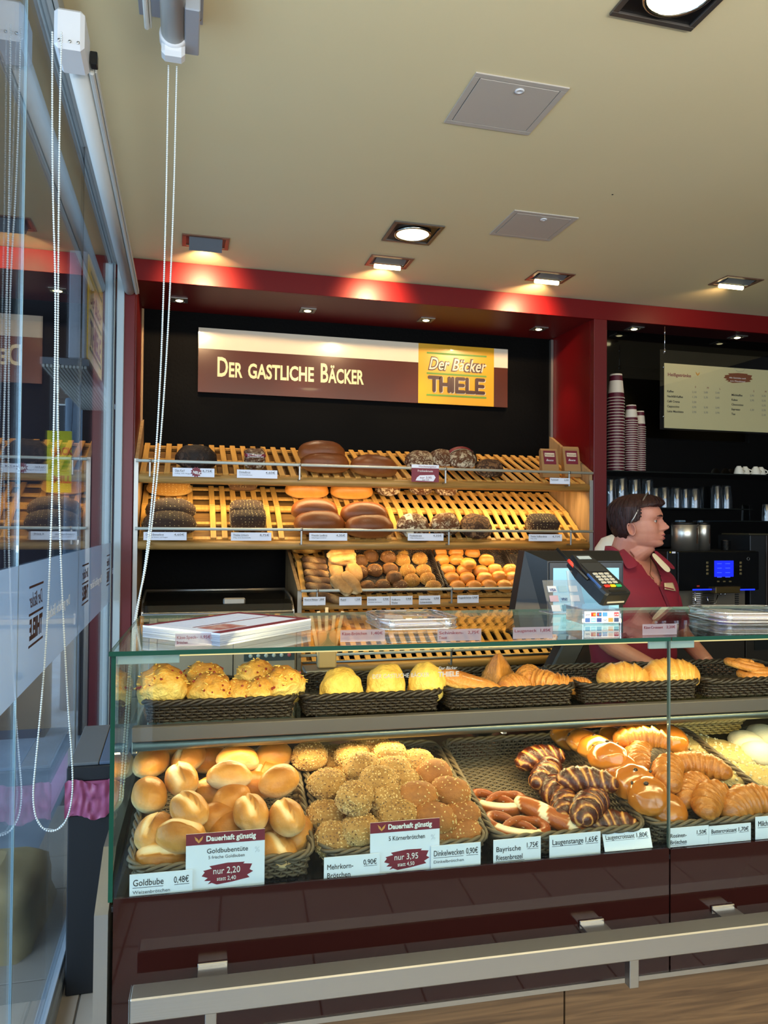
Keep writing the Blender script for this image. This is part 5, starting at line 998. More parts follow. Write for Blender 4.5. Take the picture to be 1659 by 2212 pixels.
# ---------------------------------------------------------------- things on the counter top
PAPER = mat('paper_white', 'e2e6f2', .6); PEDGE = mat('paper_edge', 'aab2c0', .8, bump=(400, 1), stretch=(.02, .02, 1))
t = thing('paper_stack', 'thick stack of white and wine red leaflets lying on the counter glass', 'papers'); 
pa, pb = onCz(318, 1378, ZT+.004), onCz(475, 1397, ZT+.004); c0 = Vector(pb); e1 = (Vector(onCz(308, 1377, ZT+.004))-c0); e2 = (Vector(onCz(622, 1338, ZT+.03))-c0)
t.matrix_world = MC @ Matrix.Translation((c0.x, c0.y, ZT+.0045)); ang1 = math.atan2(e1.y, e1.x)
w1 = e1.length; e2 = Vector((-e1.y, e1.x)).normalized()*-1; e2 = e2 if e2.y > 0 else -e2; l2_ = .29
for k in range(6):
    dx = random.uniform(-.004, .004); M2 = Matrix((Vector((e1.x, e1.y, 0)).normalized(), Vector((e2.x, e2.y, 0)), Vector((0, 0, 1)))).transposed().to_4x4()
    o = obj('leaflet_bundle', MB().box((dx, dx, k*.0042), (w1+dx, l2_+dx, k*.0042+.004)), PEDGE if k < 5 else PAPER, t); o.matrix_basis = M2
o = obj('printed_border', MB().box((.0, .0, .0253), (.022, l2_, .0256)).box((w1-.016, 0, .0253), (w1, l2_, .0256)).box((.022, l2_-.02, .0253), (w1-.016, l2_, .0256)).box((.10, .03, .0253), (.104, l2_-.02, .0256)), INKRED, t); o.matrix_basis = M2
o = obj('printed_picture', MB().box((.03, .03, .0253), (.09, .11, .0257)), mat('red_picture', 'a03030', .5, var=(60, 'd8b8a8', .8)), t); o.matrix_basis = M2
o = obj('table_lines', MB(), GREYINK, t) if False else None
mb = MB()
for k in range(14): mb.box((.108, .03+k*.016, .0254), (w1-.018, .0306+k*.016, .0256))
o = obj('table_lines', mb, mat('line_print', '9aa6c8', .6), t); o.matrix_basis = M2; o['kind'] = 'stuff'
def tray(x, y, sx, sy, ang, lab):
    u, v = onCz(x, y, ZT+.012); t = thing('clear_coin_tray', lab, 'tray'); t.matrix_world = MC @ Matrix.Translation((u, v, ZT+.0045)) @ Matrix.Rotation(math.radians(ang), 4, 'Z')
    def rr_(s, z, r=.035): return [(p.x, p.y, z) for p, n_ in rrect(sx*s, sy*s, r, 48)]
    mb = MB(); L = [rr_(.9, 0), rr_(.98, .004), rr_(1.0, .012), rr_(.985, .022), rr_(.90, .026), rr_(.80, .022)]; vs = sum(L, [])
    fs = [(j*48+i, j*48+(i+1) % 48, (j+1)*48+(i+1) % 48, (j+1)*48+i) for j in range(5) for i in range(48)]+[tuple(range(5*48, 6*48)), tuple(range(47, -1, -1))]; mb.add(vs, fs, 0, True); obj('dish', mb, ACRYL, t)
    obj('rim', MB().tube(rr_(1.0, .024), .0022, 6, closed=True).tube(rr_(1.0, .003), .002, 6, closed=True), glassmat('acrylic_rim', f0=.35, haze=.25, hazecol='eef2fa') if 'acrylic_rim' not in bpy.data.materials else bpy.data.materials['acrylic_rim'], t)
    ins = obj('paper_inlay', MB().box((-sx*.34, -sy*.3, .004), (sx*.34, sy*.3, .006)), mat('inlay', 'c8b8c0', .5) if 'inlay' not in bpy.data.materials else bpy.data.materials['inlay'], t)
    for i in (-1, 1): obj('foot', MB().lathe([(.007, 0), (.007, .024)], 12, M=Matrix.Translation((i*sx*.36, -sy*.42, 0))), bpy.data.materials['acrylic_rim'], t)
tray(886, 1343, .185, .19, 2, 'clear acrylic change tray on the glass in the middle of the counter'); tray(1610, 1330, .24, .19, -8, 'clear acrylic change tray on the glass at the right edge')
# till screen on the rear of the counter
SCR = mat('pale_blue_screen', '7fb4c4', .25, emit='8fc4d4', es=.55)
pm = C(1.10, .72, 0); t = thing('till_monitor', 'large black till monitor with pale blue screen behind the glass counter', 'monitor', onP(1222, 1280, C(0, .80, 0), CV), (0, 0, CA)); t.location.z = 1.13
wa = onC(1105, 1300, .80)[0]; wb = onC(1337, 1300, .80)[0]; W2 = (wb-wa)/2
tm_ = MB(); 
for_ = [(-W2, -.0, -.09), (W2, 0, -.09), (W2, 0, .21), (-W2+.035, 0, .215)]; hp = onC(1150, 1190, .80)[1]-1.13
P_ = [(-W2, .03), (W2-.005, .03), (W2+.0, hp), (-W2+.045, hp+.0)]
front = [(-W2+.10, .034), (W2-.012, .034), (W2-.012, hp-.030), (-W2+.10, hp-.030)]
vs = [(x, 0.0, z) for x, z in P_]+[(x, -.05, z) for x, z in front]+[(x, .05, z) for x, z in P_]
tm_.add(vs, [(0, 1, 5, 4), (1, 2, 6, 5), (2, 3, 7, 6), (3, 0, 4, 7), (4, 5, 6, 7), (0, 8, 9, 1), (1, 9, 10, 2), (2, 10, 11, 3), (3, 11, 8, 0), (8, 11, 10, 9)])
obj('housing', tm_, BLACK, t); obj('screen_bezel', MB().box((-W2+.105, -.054, .036), (W2-.016, -.05, hp-.034), c=.006), mat('bezel', '0a0c0e', .25), t); obj('screen', MB().box((-W2+.118, -.0555, .046), (W2-.03, -.054, hp-.052)), SCR, t)
obj('arm', MB().box((-.02, -.03, -.28), (.05, .03, .06), M=Matrix.Rotation(.5, 4, 'Y'), c=.006), RUB, t); obj('stand', MB().box((-.10, -.06, -.30), (.12, .09, -.285), c=.004), RUB, t)
t2 = thing('rear_worktop', 'dark rear worktop behind the glass case carrying the till', 'worktop'); t2.matrix_world = MC; obj('top', MB().box((.62, .64, .80), (UR, 1.05, .83), c=.003), mat('dark_worktop', '26221e', .4), t2); obj('cabinet', MB().box((.64, .66, 0), (UR, 1.03, .80), c=.003), mat('dark_cabinet', '2a241e', .5), t2)
t = thing('scanner_cradle', 'dark grey scanner cradle with yellow sticker behind the glass case', 'scanner'); t.matrix_world = MC @ Matrix.Translation((.985, .72, .83)); obj('body', MB().prism([(-.03, 0), (.07, 0), (.06, .06), (.0, .22), (-.03, .22)], .05, M=Matrix.Rotation(PI/2, 4, 'X'), smooth=False), RUB, t)
obj('sticker', MB().lathe([(.009, 0), (.009, .001)], 16, M=Matrix.Translation((.01, -.0505, .12)) @ Matrix.Rotation(PI/2, 4, 'X')), mat('sticker_yellow', 'e8c820', .5), t); obj('warning_label', MB().prism([(0, 0), (.02, 0), (.01, .017)], .001, M=Matrix.Translation((.02, -.0505, .11)) @ Matrix.Rotation(PI/2, 4, 'X')), CARD, t)
t = thing('coiled_cable', 'black coiled telephone style cable behind the glass case', 'cable'); t.matrix_world = MC @ Matrix.Translation((1.20, .74, .832)); obj('coil', MB().tube([(.012*math.cos(i*.9)+.02*math.sin(i*.02), .012*math.sin(i*.9), i*.0013+.008) for i in range(150)], .0028, 5), BLACK, t)
t = thing('wooden_cutlery', 'bunch of flat wooden forks in a paper sleeve behind the cheese rolls', 'cutlery'); t.matrix_world = MC @ Matrix.Translation((.50, .78, 1.075)); WD = mat('birch_wood', 'd8bc8c', .6)
obj('sleeve', MB().box((-.02, 0, 0), (.035, .03, .11), c=.004), mat('sleeve_paper', 'b89a6a', .7), t)
for k in range(5): obj('wooden_fork', MB().box((-.005, -.001, 0), (.005, .001, .15+.01*(k % 3)), M=Matrix.Translation((-.012+.009*k, .008+.003*k, .01)) @ Matrix.Rotation((-.2+.1*k), 4, 'Y'), c=.0008), WD, t)
t3 = thing('side_board', 'small board carrying the wooden cutlery behind the case', 'shelf board'); t3.matrix_world = MC @ Matrix.Translation((.50, .78, 1.06)); obj('board', MB().box((-.06, -.03, 0), (.08, .07, .014), c=.002).box((-.02, .0, -.26), (.04, .05, 0)), ALU, t3); obj('foot', MB().box((-.05, -.02, -1.06), (.07, .06, -.26)), MATTB, t3)
# card terminal in its acrylic holder
uT, vT = onCz(1300, 1352, ZT); t = thing('terminal_holder', 'clear acrylic holder with card logo strip under the payment terminal', 'holder'); t.matrix_world = MC @ Matrix.Translation((uT, vT, ZT+.0045)) @ Matrix.Rotation(-.06, 4, 'Z')
AR = bpy.data.materials['acrylic_rim']
obj('front_box', MB().box((-.048, 0, 0), (.048, .006, .034), c=.002).box((-.048, .0, .034), (.048, .12, .037)), ACRYL, t)
for xs_ in (-.05, .047): obj('side_brace', MB().box((xs_, 0, 0), (xs_+.003, .10, .036)), AR, t)
obj('rear_plate', MB().box((-.05, .05, .03), (.05, .054, .15), M=Matrix.Rotation(-.35, 4, 'X')), ACRYL, t)
ls = obj('logo_strip', MB().box((-.045, -.0012, .003), (.045, 0, .031)), CARD, t)
cols = ['e8e8ec', 'c0401c', '28386c', '3a8ad0', 'b8c4d4', 'b02a40', '3a66b0', '88bce0', '2a4a9a', 'd8dce4', 'e88c3c', '1c3a6c']
for k in range(12):
    r_, c_ = divmod(k, 6); x = -.043+c_*.0148; z = .0185-r_*.0135; n_ = 'acceptance_mark'
    obj(n_, MB().box((x, -.0018, z), (x+.012, -.0012, z+.010)), mat('mark_%d' % k, cols[k], .5), ls)
    if k in (1, 2):
        for q, cc in ((-.002, 'd03020'), (.002, 'e8a030' if k == 1 else '3088d0')): obj('disc', MB().lathe([(.0032, 0), (.0032, .0003)], 14, M=Matrix.Translation((x+.006+q, -.0019-.0002*(q > 0), z+.005)) @ Matrix.Rotation(PI/2, 4, 'X')), mat('disc_%d%d' % (k, q > 0), cc, .5), ls)
for s_, k in (('girocard', 0), ('VISA', 8), ('V', 9), ('JCB', 5), ('AMEX', 7)):
    r_, c_ = divmod(k, 6); text(s_, .0045, face_front(-.042+c_*.0148, -.002, .0215-r_*.0135), mat('mark_ink_%d' % k, '1c2c6c' if k in (8, 9, 0) else 'f0f0f4', .5), ls, width=.010)
TM = Matrix.Translation((0, .03, .050)) @ Matrix.Rotation(math.radians(33), 4, 'X') @ Matrix.Rotation(0, 4, 'Z')
te = thing('card_terminal', 'black card payment terminal with coloured keys leaning in its acrylic holder', 'card terminal'); te.matrix_world = MC @ Matrix.Translation((uT+.040, vT-.022, ZT+.002)) @ Matrix.Rotation(.26, 4, 'Z') @ TM @ Matrix.Diagonal((1.05, .80, 1, 1))
TB = mat('terminal_black', '14161a', .32, coat=.2)
def slab(prof, th, z0, c=.006):
    mb = MB(); n = len(prof); vs = [(x, y, z0) for x, y in prof]+[(x, y, z0+th-c) for x, y in prof]+[(x*.93, y*.985+.001, z0+th) for x, y in prof]
    fs = [tuple(range(n-1, -1, -1)), tuple(range(2*n, 3*n))]+[(a*n+i, a*n+(i+1) % n, (a+1)*n+(i+1) % n, (a+1)*n+i) for a in (0, 1) for i in range(n)]; return mb.add(vs, fs)
obj('body', slab([(-.040, .0), (-.034, -.006), (.034, -.006), (.040, 0), (.042, .05), (.040, .13), (.034, .165), (.028, .20), (-.028, .20), (-.034, .165), (-.040, .13), (-.042, .05)], .036, 0), TB, te)
obj('display_window', MB().box((-.029, .105, .0362), (.029, .150, .0372), c=.0004), mat('terminal_display', '2c2e30', .25), te); obj('upper_window', MB().box((-.020, .172, .0362), (.020, .188, .037)), mat('terminal_window', 'a8b4b8', .25), te)
obj('blue_band', MB().box((-.040, .025, .032), (-.036, .095, .0385), c=.001), mat('terminal_blue', '3a5a90', .3), te)
KEYW = mat('key_grey', 'b8b2a0', .5)
for r_ in range(4):
    for c_ in range(3): obj('key', MB().box((-.025+c_*.0175, .085-r_*.0145, .036), (-.011+c_*.0175, .095-r_*.0145, .040), c=.0015), KEYW, te)
for c_, (nm, cc) in enumerate((('red', 'd83020'), ('yellow', 'e8c010'), ('green', '20a060'))): k_ = obj('key', MB().box((-.026+c_*.018, .024, .036), (-.010+c_*.018, .035, .040), c=.0015), mat('key_'+nm, cc, .45), te); k_['label'] = nm+' key'
obj('card_slot', MB().box((-.027, -.004, .020), (.027, .012, .0375), c=.003), mat('slot_black', '050607', .3), te); obj('slot_lip', MB().box((-.026, -.008, .008), (.026, -.005, .012)), KEYW, te)
pn = thing('stylus', 'black pen with red clip stuck beside the payment terminal', 'pen'); pn.matrix_world = te.matrix_world @ Matrix.Diagonal((1/1.05, 1.25, 1, 1)) @ Matrix.Translation((-.052, .09, .03)) @ Matrix.Rotation(.15, 4, 'Z')
obj('barrel', MB().tube([(0, -.03, 0), (0, .09, .01)], .0038, 10), BLACK, pn); obj('clip', MB().tube([(0, .022, .003), (0, .045, .006)], .0048, 10), mat('clip_red', 'e8402c', .4), pn)
u2, v2 = onCz(1228, 1330, ZT); t = thing('card_logo_stand', 'clear acrylic stand with rows of card logos beside the payment terminal', 'stand'); t.matrix_world = MC @ Matrix.Translation((u2, min(v2, .52), ZT+.0045))
SP = Matrix.Rotation(math.radians(-28), 4, 'X'); o = obj('sloped_plate', MB().box((-.055, 0, 0), (.055, .003, .10)), ACRYL, t); o.matrix_basis = SP; o = obj('base_plate', MB().box((-.055, -.01, 0), (.055, .07, .003), c=.001), AR, t)
for r_ in range(3):
    for c_ in range(3): o = obj('acceptance_mark', MB().box((-.045+c_*.031, -.0012, .008+r_*.028), (-.020+c_*.031, 0, .026+r_*.028)), mat('stand_mark_%d%d' % (r_, c_), ['e4e6ee', '6a9cb8', 'd8dfe8', 'd0b0bc', 'a8c8dc', 'e4e6ee', 'e4e6ee', '9cc0d4', 'dce4ec'][r_*3+c_], .5), t); o.matrix_basis = SP
for k, (s_, z) in enumerate((('JCB', .010), ('VPAY', .038), ('VISA', .066))): text(s_, .012, SP @ face_front(.019 if k == 0 else (-.012 if k == 1 else -.04), -.0022, z), mat('stand_ink%d' % k, ['a02838', '1c3a7c', '28408c'][k], .5), t, width=.018)
# ---------------------------------------------------------------- recycling bin by the window
bn = thing('waste_bin', 'tall black waste cabinet with a pink bag between glass front and counter', 'bin', (-.345, 2.62, 0)); BB = mat('bin_black', '0d1218', .5, bump=(30, .1))
obj('cabinet', MB().box((0, 0, 0), (.28, .42, .57), c=.004), BB, bn); obj('lid', MB().box((-.005, -.0, .675), (.285, .43, .722), c=.004), BB, bn); lw = MB().box((0, 0, 0), (.09, .41, .010), c=.002); o = obj('sloping_top', lw, mat('bin_grey', '5e6468', .5), bn); o.matrix_basis = Matrix.Translation((.0, .01, .722)) @ Matrix.Rotation(.04, 4, 'X')
o = obj('sloping_top', MB().box((.092, 0, 0), (.28, .41, .010), c=.002), mat('bin_bluegrey', '4e6078', .5), bn); o.matrix_basis = Matrix.Translation((0, .01, .722)) @ Matrix.Rotation(.04, 4, 'X')
bag = MB()
def bagp(i, j):
    a = i/60; x = .295*a-.008; z = .565+.112*j/8; y = -.012-.002*math.sin(i*.9+j)-.004*noise.noise(Vector((i*.35, j*.6, 1)))*3; return (x, y, z+.01*math.sin(i*.25)+.006*noise.noise(Vector((i*.3, j*.5, 4))))
bag.grid(bagp, 61, 9); bag.box((0, -.004, .57), (.28, .40, .675)); PINK = mat('pink_film', 'a05478', .35, bump=(40, .4)); obj('bag', bag, PINK, bn)
# ================================================================ DRINKS NICHE
zs1 = onY(1450, 1021, 4.42).z; zs2 = onY(1450, 1097, 4.42).z; zs3 = onY(1620, 1125, 4.42).z
t = thing('glass_shelf', 'upper dark glass shelf with paper cups and espresso cups in the drinks niche', 'shelf'); SG = mat('dark_glass_shelf', '0c1210', .08, spec=.7)
obj('pane', MB().box((2.61, 4.36, zs1-.008), (4.7, 4.558, zs1)), SG, t); t = thing('glass_shelf', 'middle glass shelf with upturned drinking glasses in the drinks niche', 'shelf'); obj('pane', MB().box((2.61, 4.36, zs2-.008), (3.72, 4.558, zs2)), SG, t)
t = thing('glass_shelf', 'short lower glass shelf at the right edge of the drinks niche', 'shelf'); obj('pane', MB().box((3.55, 4.36, zs3-.008), (4.7, 4.558, zs3)), SG, t)
CUPR = mat('cup_wine_red', '541024', .45); CUPW = mat('cup_white', 'd8ccb8', .5)
def cupmesh(r, h): # mouth down
    mb = MB(); mb.lathe([(r*.98, .004), (r*.93, h*.22)], 20, 0, caps=False).lathe([(r*.93, h*.22), (r*.80, h*.72)], 20, 1, caps=False).lathe([(r*.80, h*.72), (r*.74, h*.93)], 20, 0, caps=False).lathe([(r*.74, h*.93), (r*.72, h), (r*.68, h), (r*.66, h*.97), (0, h*.97)], 20, 1); return mb.mesh('cup', [CUPR, CUPW])
rim = MB()
def stackc(xp, w_px, ytop, yfirst, n, ybase, lab, Y):
    p = onY(xp, ybase, Y); sc_ = (p-CAM).dot(FW)/F_PX; r = w_px*sc_/2; h = (yfirst-ytop)*sc_; pitch = (ybase-yfirst)*sc_/n
    me = cupmesh(r, h); rm = MB().tube([(math.cos(a*PI/12)*r, math.sin(a*PI/12)*r, .003) for a in range(24)], .0028, 6, closed=True).mesh('rim', CUPW)
    for k in range(n+1):
        o = bpy.data.objects.new('paper_cup', me); COL.objects.link(o); o.location = (p.x, Y, zs1+k*pitch+.0008); o.rotation_euler.z = -.3+k*.9
        where = 'topmost upside-down wine red paper cup of ' if k == n else ('lowest paper cup of ' if k == 0 else 'wine red paper cup, number %d from the top, in ' % (n-k+1))
        tag(o, where+lab, 'paper cup', 'cups of '+lab); c = bpy.data.objects.new('rim', rm); COL.objects.link(c); c.parent = o
stackc(1330, 36, 805, 858, 24, 1015, 'the tallest stack in the niche', 4.46); stackc(1363, 29, 870, 905, 22, 1014, 'the middle height stack', 4.46); stackc(1382, 24, 880, 916, 21, 1013, 'the rear stack partly hidden', 4.51)
def glassobj(xp, w_px, y0, y1, z, Y, lab, taper=.84):
    p = onY(xp, y1, Y); sc_ = (p-CAM).dot(FW)/F_PX; r = w_px*sc_/2; h = (y1-y0)*sc_
    t = obj('drinking_glass', MB().lathe([(r, 0), (r*.99, h*.3), (r*taper, h*.93), (r*taper*.93, h), (0, h), (0, h*.93), (r*taper*.85, h*.90), (r*.93, .002), (r, 0)], 20, caps=False), DRINKGL, None, (p.x, Y, z+.001)); tag(t, lab, 'glass', 'upturned glasses in the niche')
for k, (x, w_, y0) in enumerate(((1318, 26, 1030), (1342, 28, 1027), (1371, 27, 1029), (1399, 26, 1030))): glassobj(x, w_, y0, 1092, zs2, 4.46, f'tall upturned tumbler, {ORD[k]} from the red pillar')
for k, (x, w_, y0) in enumerate(((1416, 22, 1050), (1434, 27, 1047), (1461, 25, 1049), (1480, 20, 1050), (1500, 28, 1050))): glassobj(x, w_, y0, 1093, zs2, 4.45+.04*(k % 2), f'short upturned tumbler, {ORD[k]} of five after the tall ones', .8)
for x, n_ in ((1548, 'left'), (1569, 'right')): glassobj(x, 25, 1045, 1096, zs2, 4.46, f'upturned ribbed glass at the end of the shelf, {n_} of two', .72)
glassobj(1655, 18, 1085, 1122, zs3, 4.46, 'small glass standing at the right edge on the short shelf')
PORC = mat('porcelain', 'e4e0d0', .25)
for k, x in enumerate((1596, 1614, 1632, 1648)):
    p = onY(x, 1020, 4.44); t = thing('espresso_cup', f'white upturned espresso cup, {ORD[k]} from left on the upper glass shelf', 'cup', (p.x, 4.44+.02*(k % 2), zs1), (0, 0, 0), 'espresso cups'); obj('cup', MB().lathe([(.033, 0), (.032, .012), (.024, .045), (.015, .056), (.014, .060), (0, .060)], 20), PORC, t)
    obj('handle', MB().tube([(.026, -.01, .012), (.042, -.014, .018), (.044, -.014, .032), (.024, -.008, .042)], .004, 8), PORC, t)
# menu board
YB = 4.30; a_ = onY(1435, 784, YB); b_ = onY(1432, 924, YB); t = thing('menu_board', 'cream hot drinks menu board in a clear frame hanging in the drinks niche', 'sign', (a_.x, YB, b_.z)); H_ = a_.z-b_.z; W_ = 1.05
obj('sheet', MB().box((0, 0, 0), (W_, .002, H_)), mat('menu_cream', 'c9bf90', .4, spec=.3, coat=.2), t); obj('acrylic_plate', MB().box((-.035, -.006, -.012), (W_+.04, -.003, H_+.085)), glassmat('menu_acrylic', f0=.05, k=.6), t)
obj('hook_rod', MB().tube([(0, -.004, H_+.07), (0, -.004, H_+.235)], .0022, 6).tube([(0, -.004, H_+.06), (0, -.004, H_+.09)], .006, 10).tube([(0, -.004, H_+.19), (0, -.004, H_+.205)], .005, 10), CHROME, t)
for z in (H_*.17, H_*.93): obj('stud', MB().lathe([(.005, 0), (.005, .004), (0, .005)], 12, M=Matrix.Translation((-.01, -.006, z)) @ Matrix.Rotation(PI/2, 4, 'X')), CHROME, t)
def mt(s, x, y, size, m, width=None, al='LEFT', bold=0):
    p = onY(x, y, YB); text(s, size, face_front(p.x-a_.x, -.0005, p.z-b_.z), m, t, width=width, align=al, bold=bold)
S2 = .0031
mt('Heißgetränke', 1442, 812, .030, INKRED, 56*S2, bold=.0005); mt('Alle Getränke auch', 1575, 817, .014, INKW, 42*S2)
def mrow(y, nm, pr, xs, x0, dy): 
    mt(nm, x0, y, .019, INK, None, bold=.0004)
    for v, x in zip(pr, xs):
        if v: mt(v, x, y+dy*(x-x0)/100, .017, GREYINK, 10*S2)
for s_, x, y in (('S', 1501, 838), ('M', 1527, 840), ('L', 1554, 842), ('S', 1627, 847), ('M', 1652, 848)): mt(s_, x, y, .018, INKRED)
for i, (nm, pr) in enumerate((('Kaffee', ('2,10', '2,85', '3,45')), ('Nachfüll-Kaffee', ('1,70', '2,35', '3,05')), ('Café Crema', ('2,50', '', '')), ('Cappuccino', ('2,95', '3,35', '3,95')), ('Latte Macchiato', ('2,95', '3,35', '3,95')))): mrow(847+i*10.8, nm, pr, (1495, 1520, 1545), 1441, 3)
for i, (nm, pr) in enumerate((('Milchkaffee', ('2,95', '3,35')), ('Kakao', ('2,95', '3,35')), ('Choccocino', ('', '3,35')), ('Espresso', ('2,30', '3,70')), ('Tee', ('', '2,10')))): mrow(855+i*10.3, nm, pr, (1620, 1645), 1580, 3)
p = onY(1563, 826, YB); q = onY(1625, 808, YB); obj('brush_stroke', MB().prism([(p.x-a_.x+(q.x-p.x)*u, p.z-b_.z+(q.z-p.z)*v) for u, v in STR], .0004, M=Matrix.Rotation(PI/2, 4, 'X')), mat('brush_brown', '7a4220', .5), t); 
mt('zum Mitnehmen!', 1577, 824, .014, INKW, 38*S2)
p = onY(1507, 812, YB); obj('wheat_emblem', MB().prism([(0, 0), (.012, .012), (.016, .026), (.004, .016), (0, .008), (-.004, .016), (-.016, .026), (-.012, .012)], .0005, M=Matrix.Translation((p.x-a_.x, -.001, p.z-b_.z)) @ Matrix.Rotation(PI/2, 4, 'X')), mat('emblem_orange', 'd09030', .5), t)
obj('notch', MB().tube([(W_*.50, -.005, H_+.0), (W_*.515, -.005, H_-.018), (W_*.54, -.005, H_-.026), (W_*.57, -.005, H_-.018), (W_*.585, -.005, H_)], .0012, 5), AR, t)
# back counter with the coffee machine
t = thing('back_counter', 'dark back counter carrying the coffee machine', 'counter'); obj('worktop', MB().box((2.62, 4.33, .93), (4.7, 4.555, .97)).box((2.2, 3.72, .93), (4.7, 4.27, .97), c=.003).box((2.62, 4.27, .93), (4.7, 4.33, .97)), mat('back_worktop', '1a1816', .35), t)
for k in range(4): obj('cupboard_door', MB().box((2.63+k*.515, 3.74, .10), (3.135+k*.515, 3.76, .92), c=.002), mat('cupboard_brown', '2c221c', .5) if k == 0 else bpy.data.materials['cupboard_brown'], t)
obj('carcass', MB().box((2.63, 3.76, 0), (4.7, 4.55, .93)).box((2.22, 3.76, 0), (2.63, 4.25, .93)), MATTB, t); obj('vent_grille', MB().box((3.2, 3.735, .80), (4.3, 3.74, .88)), MATTB, t)
YM = 3.95; P = lambda x, y: onY(x, y, YM); x0 = P(1465, 1190).x; x1 = P(1640, 1190).x; zt = P(1550, 1190).z; zb = P(1550, 1275).z; zf_ = .972
cm = thing('coffee_machine', 'black and steel coffee machine with glowing blue display', 'coffee machine', (x0, YM, zf_)); W3 = x1-x0
BG = mat('gloss_black_front', '040506', .12, coat=.4)
obj('head', MB().box((-.06, .02, zb-zf_), (W3, .42, zt-zf_), c=.004), BLACK, cm); obj('front_panel', MB().box((.0, 0, zb-zf_), (W3, .02, zt-zf_-.004), c=.004), BG, cm)
obj('steel_body', MB().box((.0, .10, 0), (W3-.02, .40, zb-zf_)), mat('machine_steel', '857a68', .4, .6), cm)
def cmx(x, y): q = P(x, y); return q.x-x0, q.z-zf_
ax, az = cmx(1543, 1246); bx_, bz = cmx(1584, 1211); BLUE = mat('blue_display', '1020ff', .3, emit='1a28ff', es=1.1); dsp = obj('display', MB().box((ax, -.002, az), (bx_, 0, bz)), BLUE, cm)
for i in range(4):
    for j in range(2): obj('display_line', MB().box((ax+.018+j*.058, -.003, bz-.02-i*.027), (ax+.050+j*.060, -.002, bz-.016-i*.027)), mat('display_line_blue', '3a50ff', .4, emit='4058ff', es=.9) if (i, j) == (0, 0) else bpy.data.materials['display_line_blue'], dsp)
BT = mat('button_beige', '6a5c38', .5)
for xx in (1527.5, 1599.5):
    for yy in (1215.5, 1223.5, 1231, 1239): u, v = cmx(xx, yy); obj('button', MB().box((u-.008, -.004, v-.007), (u+.008, 0, v+.007), c=.002), BT, cm)
for xx in (1551, 1564, 1577): u, v = cmx(xx, 1256); obj('button', MB().box((u-.008, -.003, v-.004), (u+.008, 0, v+.004)), BT, cm)
u, v = cmx(1616, 1207); obj('power_ring', MB().tube([(u+math.cos(a*PI/8)*.009, -.002, v+math.sin(a*PI/8)*.009) for a in range(16)], .0012, 5, closed=True), ALU, cm)
u, v = cmx(1508, 1266); obj('maker_badge', MB().box((u-.010, -.002, v-.005), (u+.009, 0, v+.005)), mat('badge_red', 'a02c20', .5), cm)
BLB = lampmat('blue_led', '2038ff', 1.6)
for xa, xb in ((1496, 1537), (1592, 1630)): (u, v), (u2, _) = cmx(xa, 1274), cmx(xb, 1274); obj('light_bar', MB().tube([(u, .0, v), (u2, .0, v)], .0045, 8), BLB, cm)
(u, v), (u2, v2) = cmx(1538, 1281), cmx(1591, 1266); obj('spout_block', MB().box((u, -.035, v), (u2, .02, v2), c=.003), mat('bronze_steel', '8a7448', .3, .9), cm); obj('spout', MB().tube([(u+.05, -.015, v), (u+.05, -.015, v-.012)], .006, 8).tube([(u+.08, -.015, v), (u+.08, -.015, v-.012)], .006, 8), CHROME, cm)
for k in range(9): u, v = cmx(1510, 1284+k*4.2); obj('grille_bar', MB().tube([(u, .06, v), (u+.15, .06, v)], .003, 6), CHROME, cm)
u, v = cmx(1501, 1279); obj('steam_wand', MB().tube([(u, .0, v), (u+.003, -.0, v-.05), (u+.006, -.005, v-.065)], .005, 8), CHROME, cm); u, v = cmx(1535, 1290); obj('cup_guard', MB().tube([(u, .03, v), (u+.005, .03, v-.03), (u+.035, .03, v-.048), (u+.06, .03, v-.04), (u+.075, .03, v+.01)], .003, 6), CHROME, cm)
for k in range(9): u, v = cmx(1612, 1282+k*4.4); obj('vent_slot', MB().box((u, .09, v-.004), (u+.022, .10, v+.002)), MATTB, cm)
u, v = cmx(1452, 1193.5); obj('sticker', MB().lathe([(.005, 0), (.005, .001)], 14, M=Matrix.Translation((u, .019, v)) @ Matrix.Rotation(PI/2, 4, 'X')), bpy.data.materials['sticker_yellow'], cm); obj('sticker', MB().box((u+.012, .0185, v-.006), (u+.036, .02, v+.005)), CARD, cm)
zmt = zt
for k, (xa, xb, lab) in enumerate(((1455, 1503, 'wide brushed steel coffee canister with black lid, left one'), (1505, 1531, 'narrower steel coffee canister with black lid, right one'))):
    pa, pb = onY(xa, 1150, 4.13), onY(xb, 1150, 4.13); r = (pb.x-pa.x)/2; t = thing('coffee_canister', lab, 'canister', ((pa.x+pb.x)/2, 4.13, zmt+.001)); obj('body', MB().lathe([(r, 0), (r, .155), (r*.97, .157)], 32), mat('canister_steel', 'c4beb2', .3, .9) if k == 0 else bpy.data.materials['canister_steel'], t)
    obj('lid', MB().lathe([(r*1.0, .157), (r*.98, .168), (r*.8, .172), (0, .172)], 28), BLACK, t); obj('pump', MB().box((-r*.7, -r*.3, .170), (-r*.1, r*.3, .184), c=.004), mat('pump_blue', '5a7080', .4) if k == 0 else bpy.data.materials['pump_blue'], t); obj('gauge_slot', MB().box((r*.35, -r*.97, .04), (r*.47, -r*.85, .135)), mat('gauge_brown', '3a2414', .4) if k == 0 else bpy.data.materials['gauge_brown'], t)
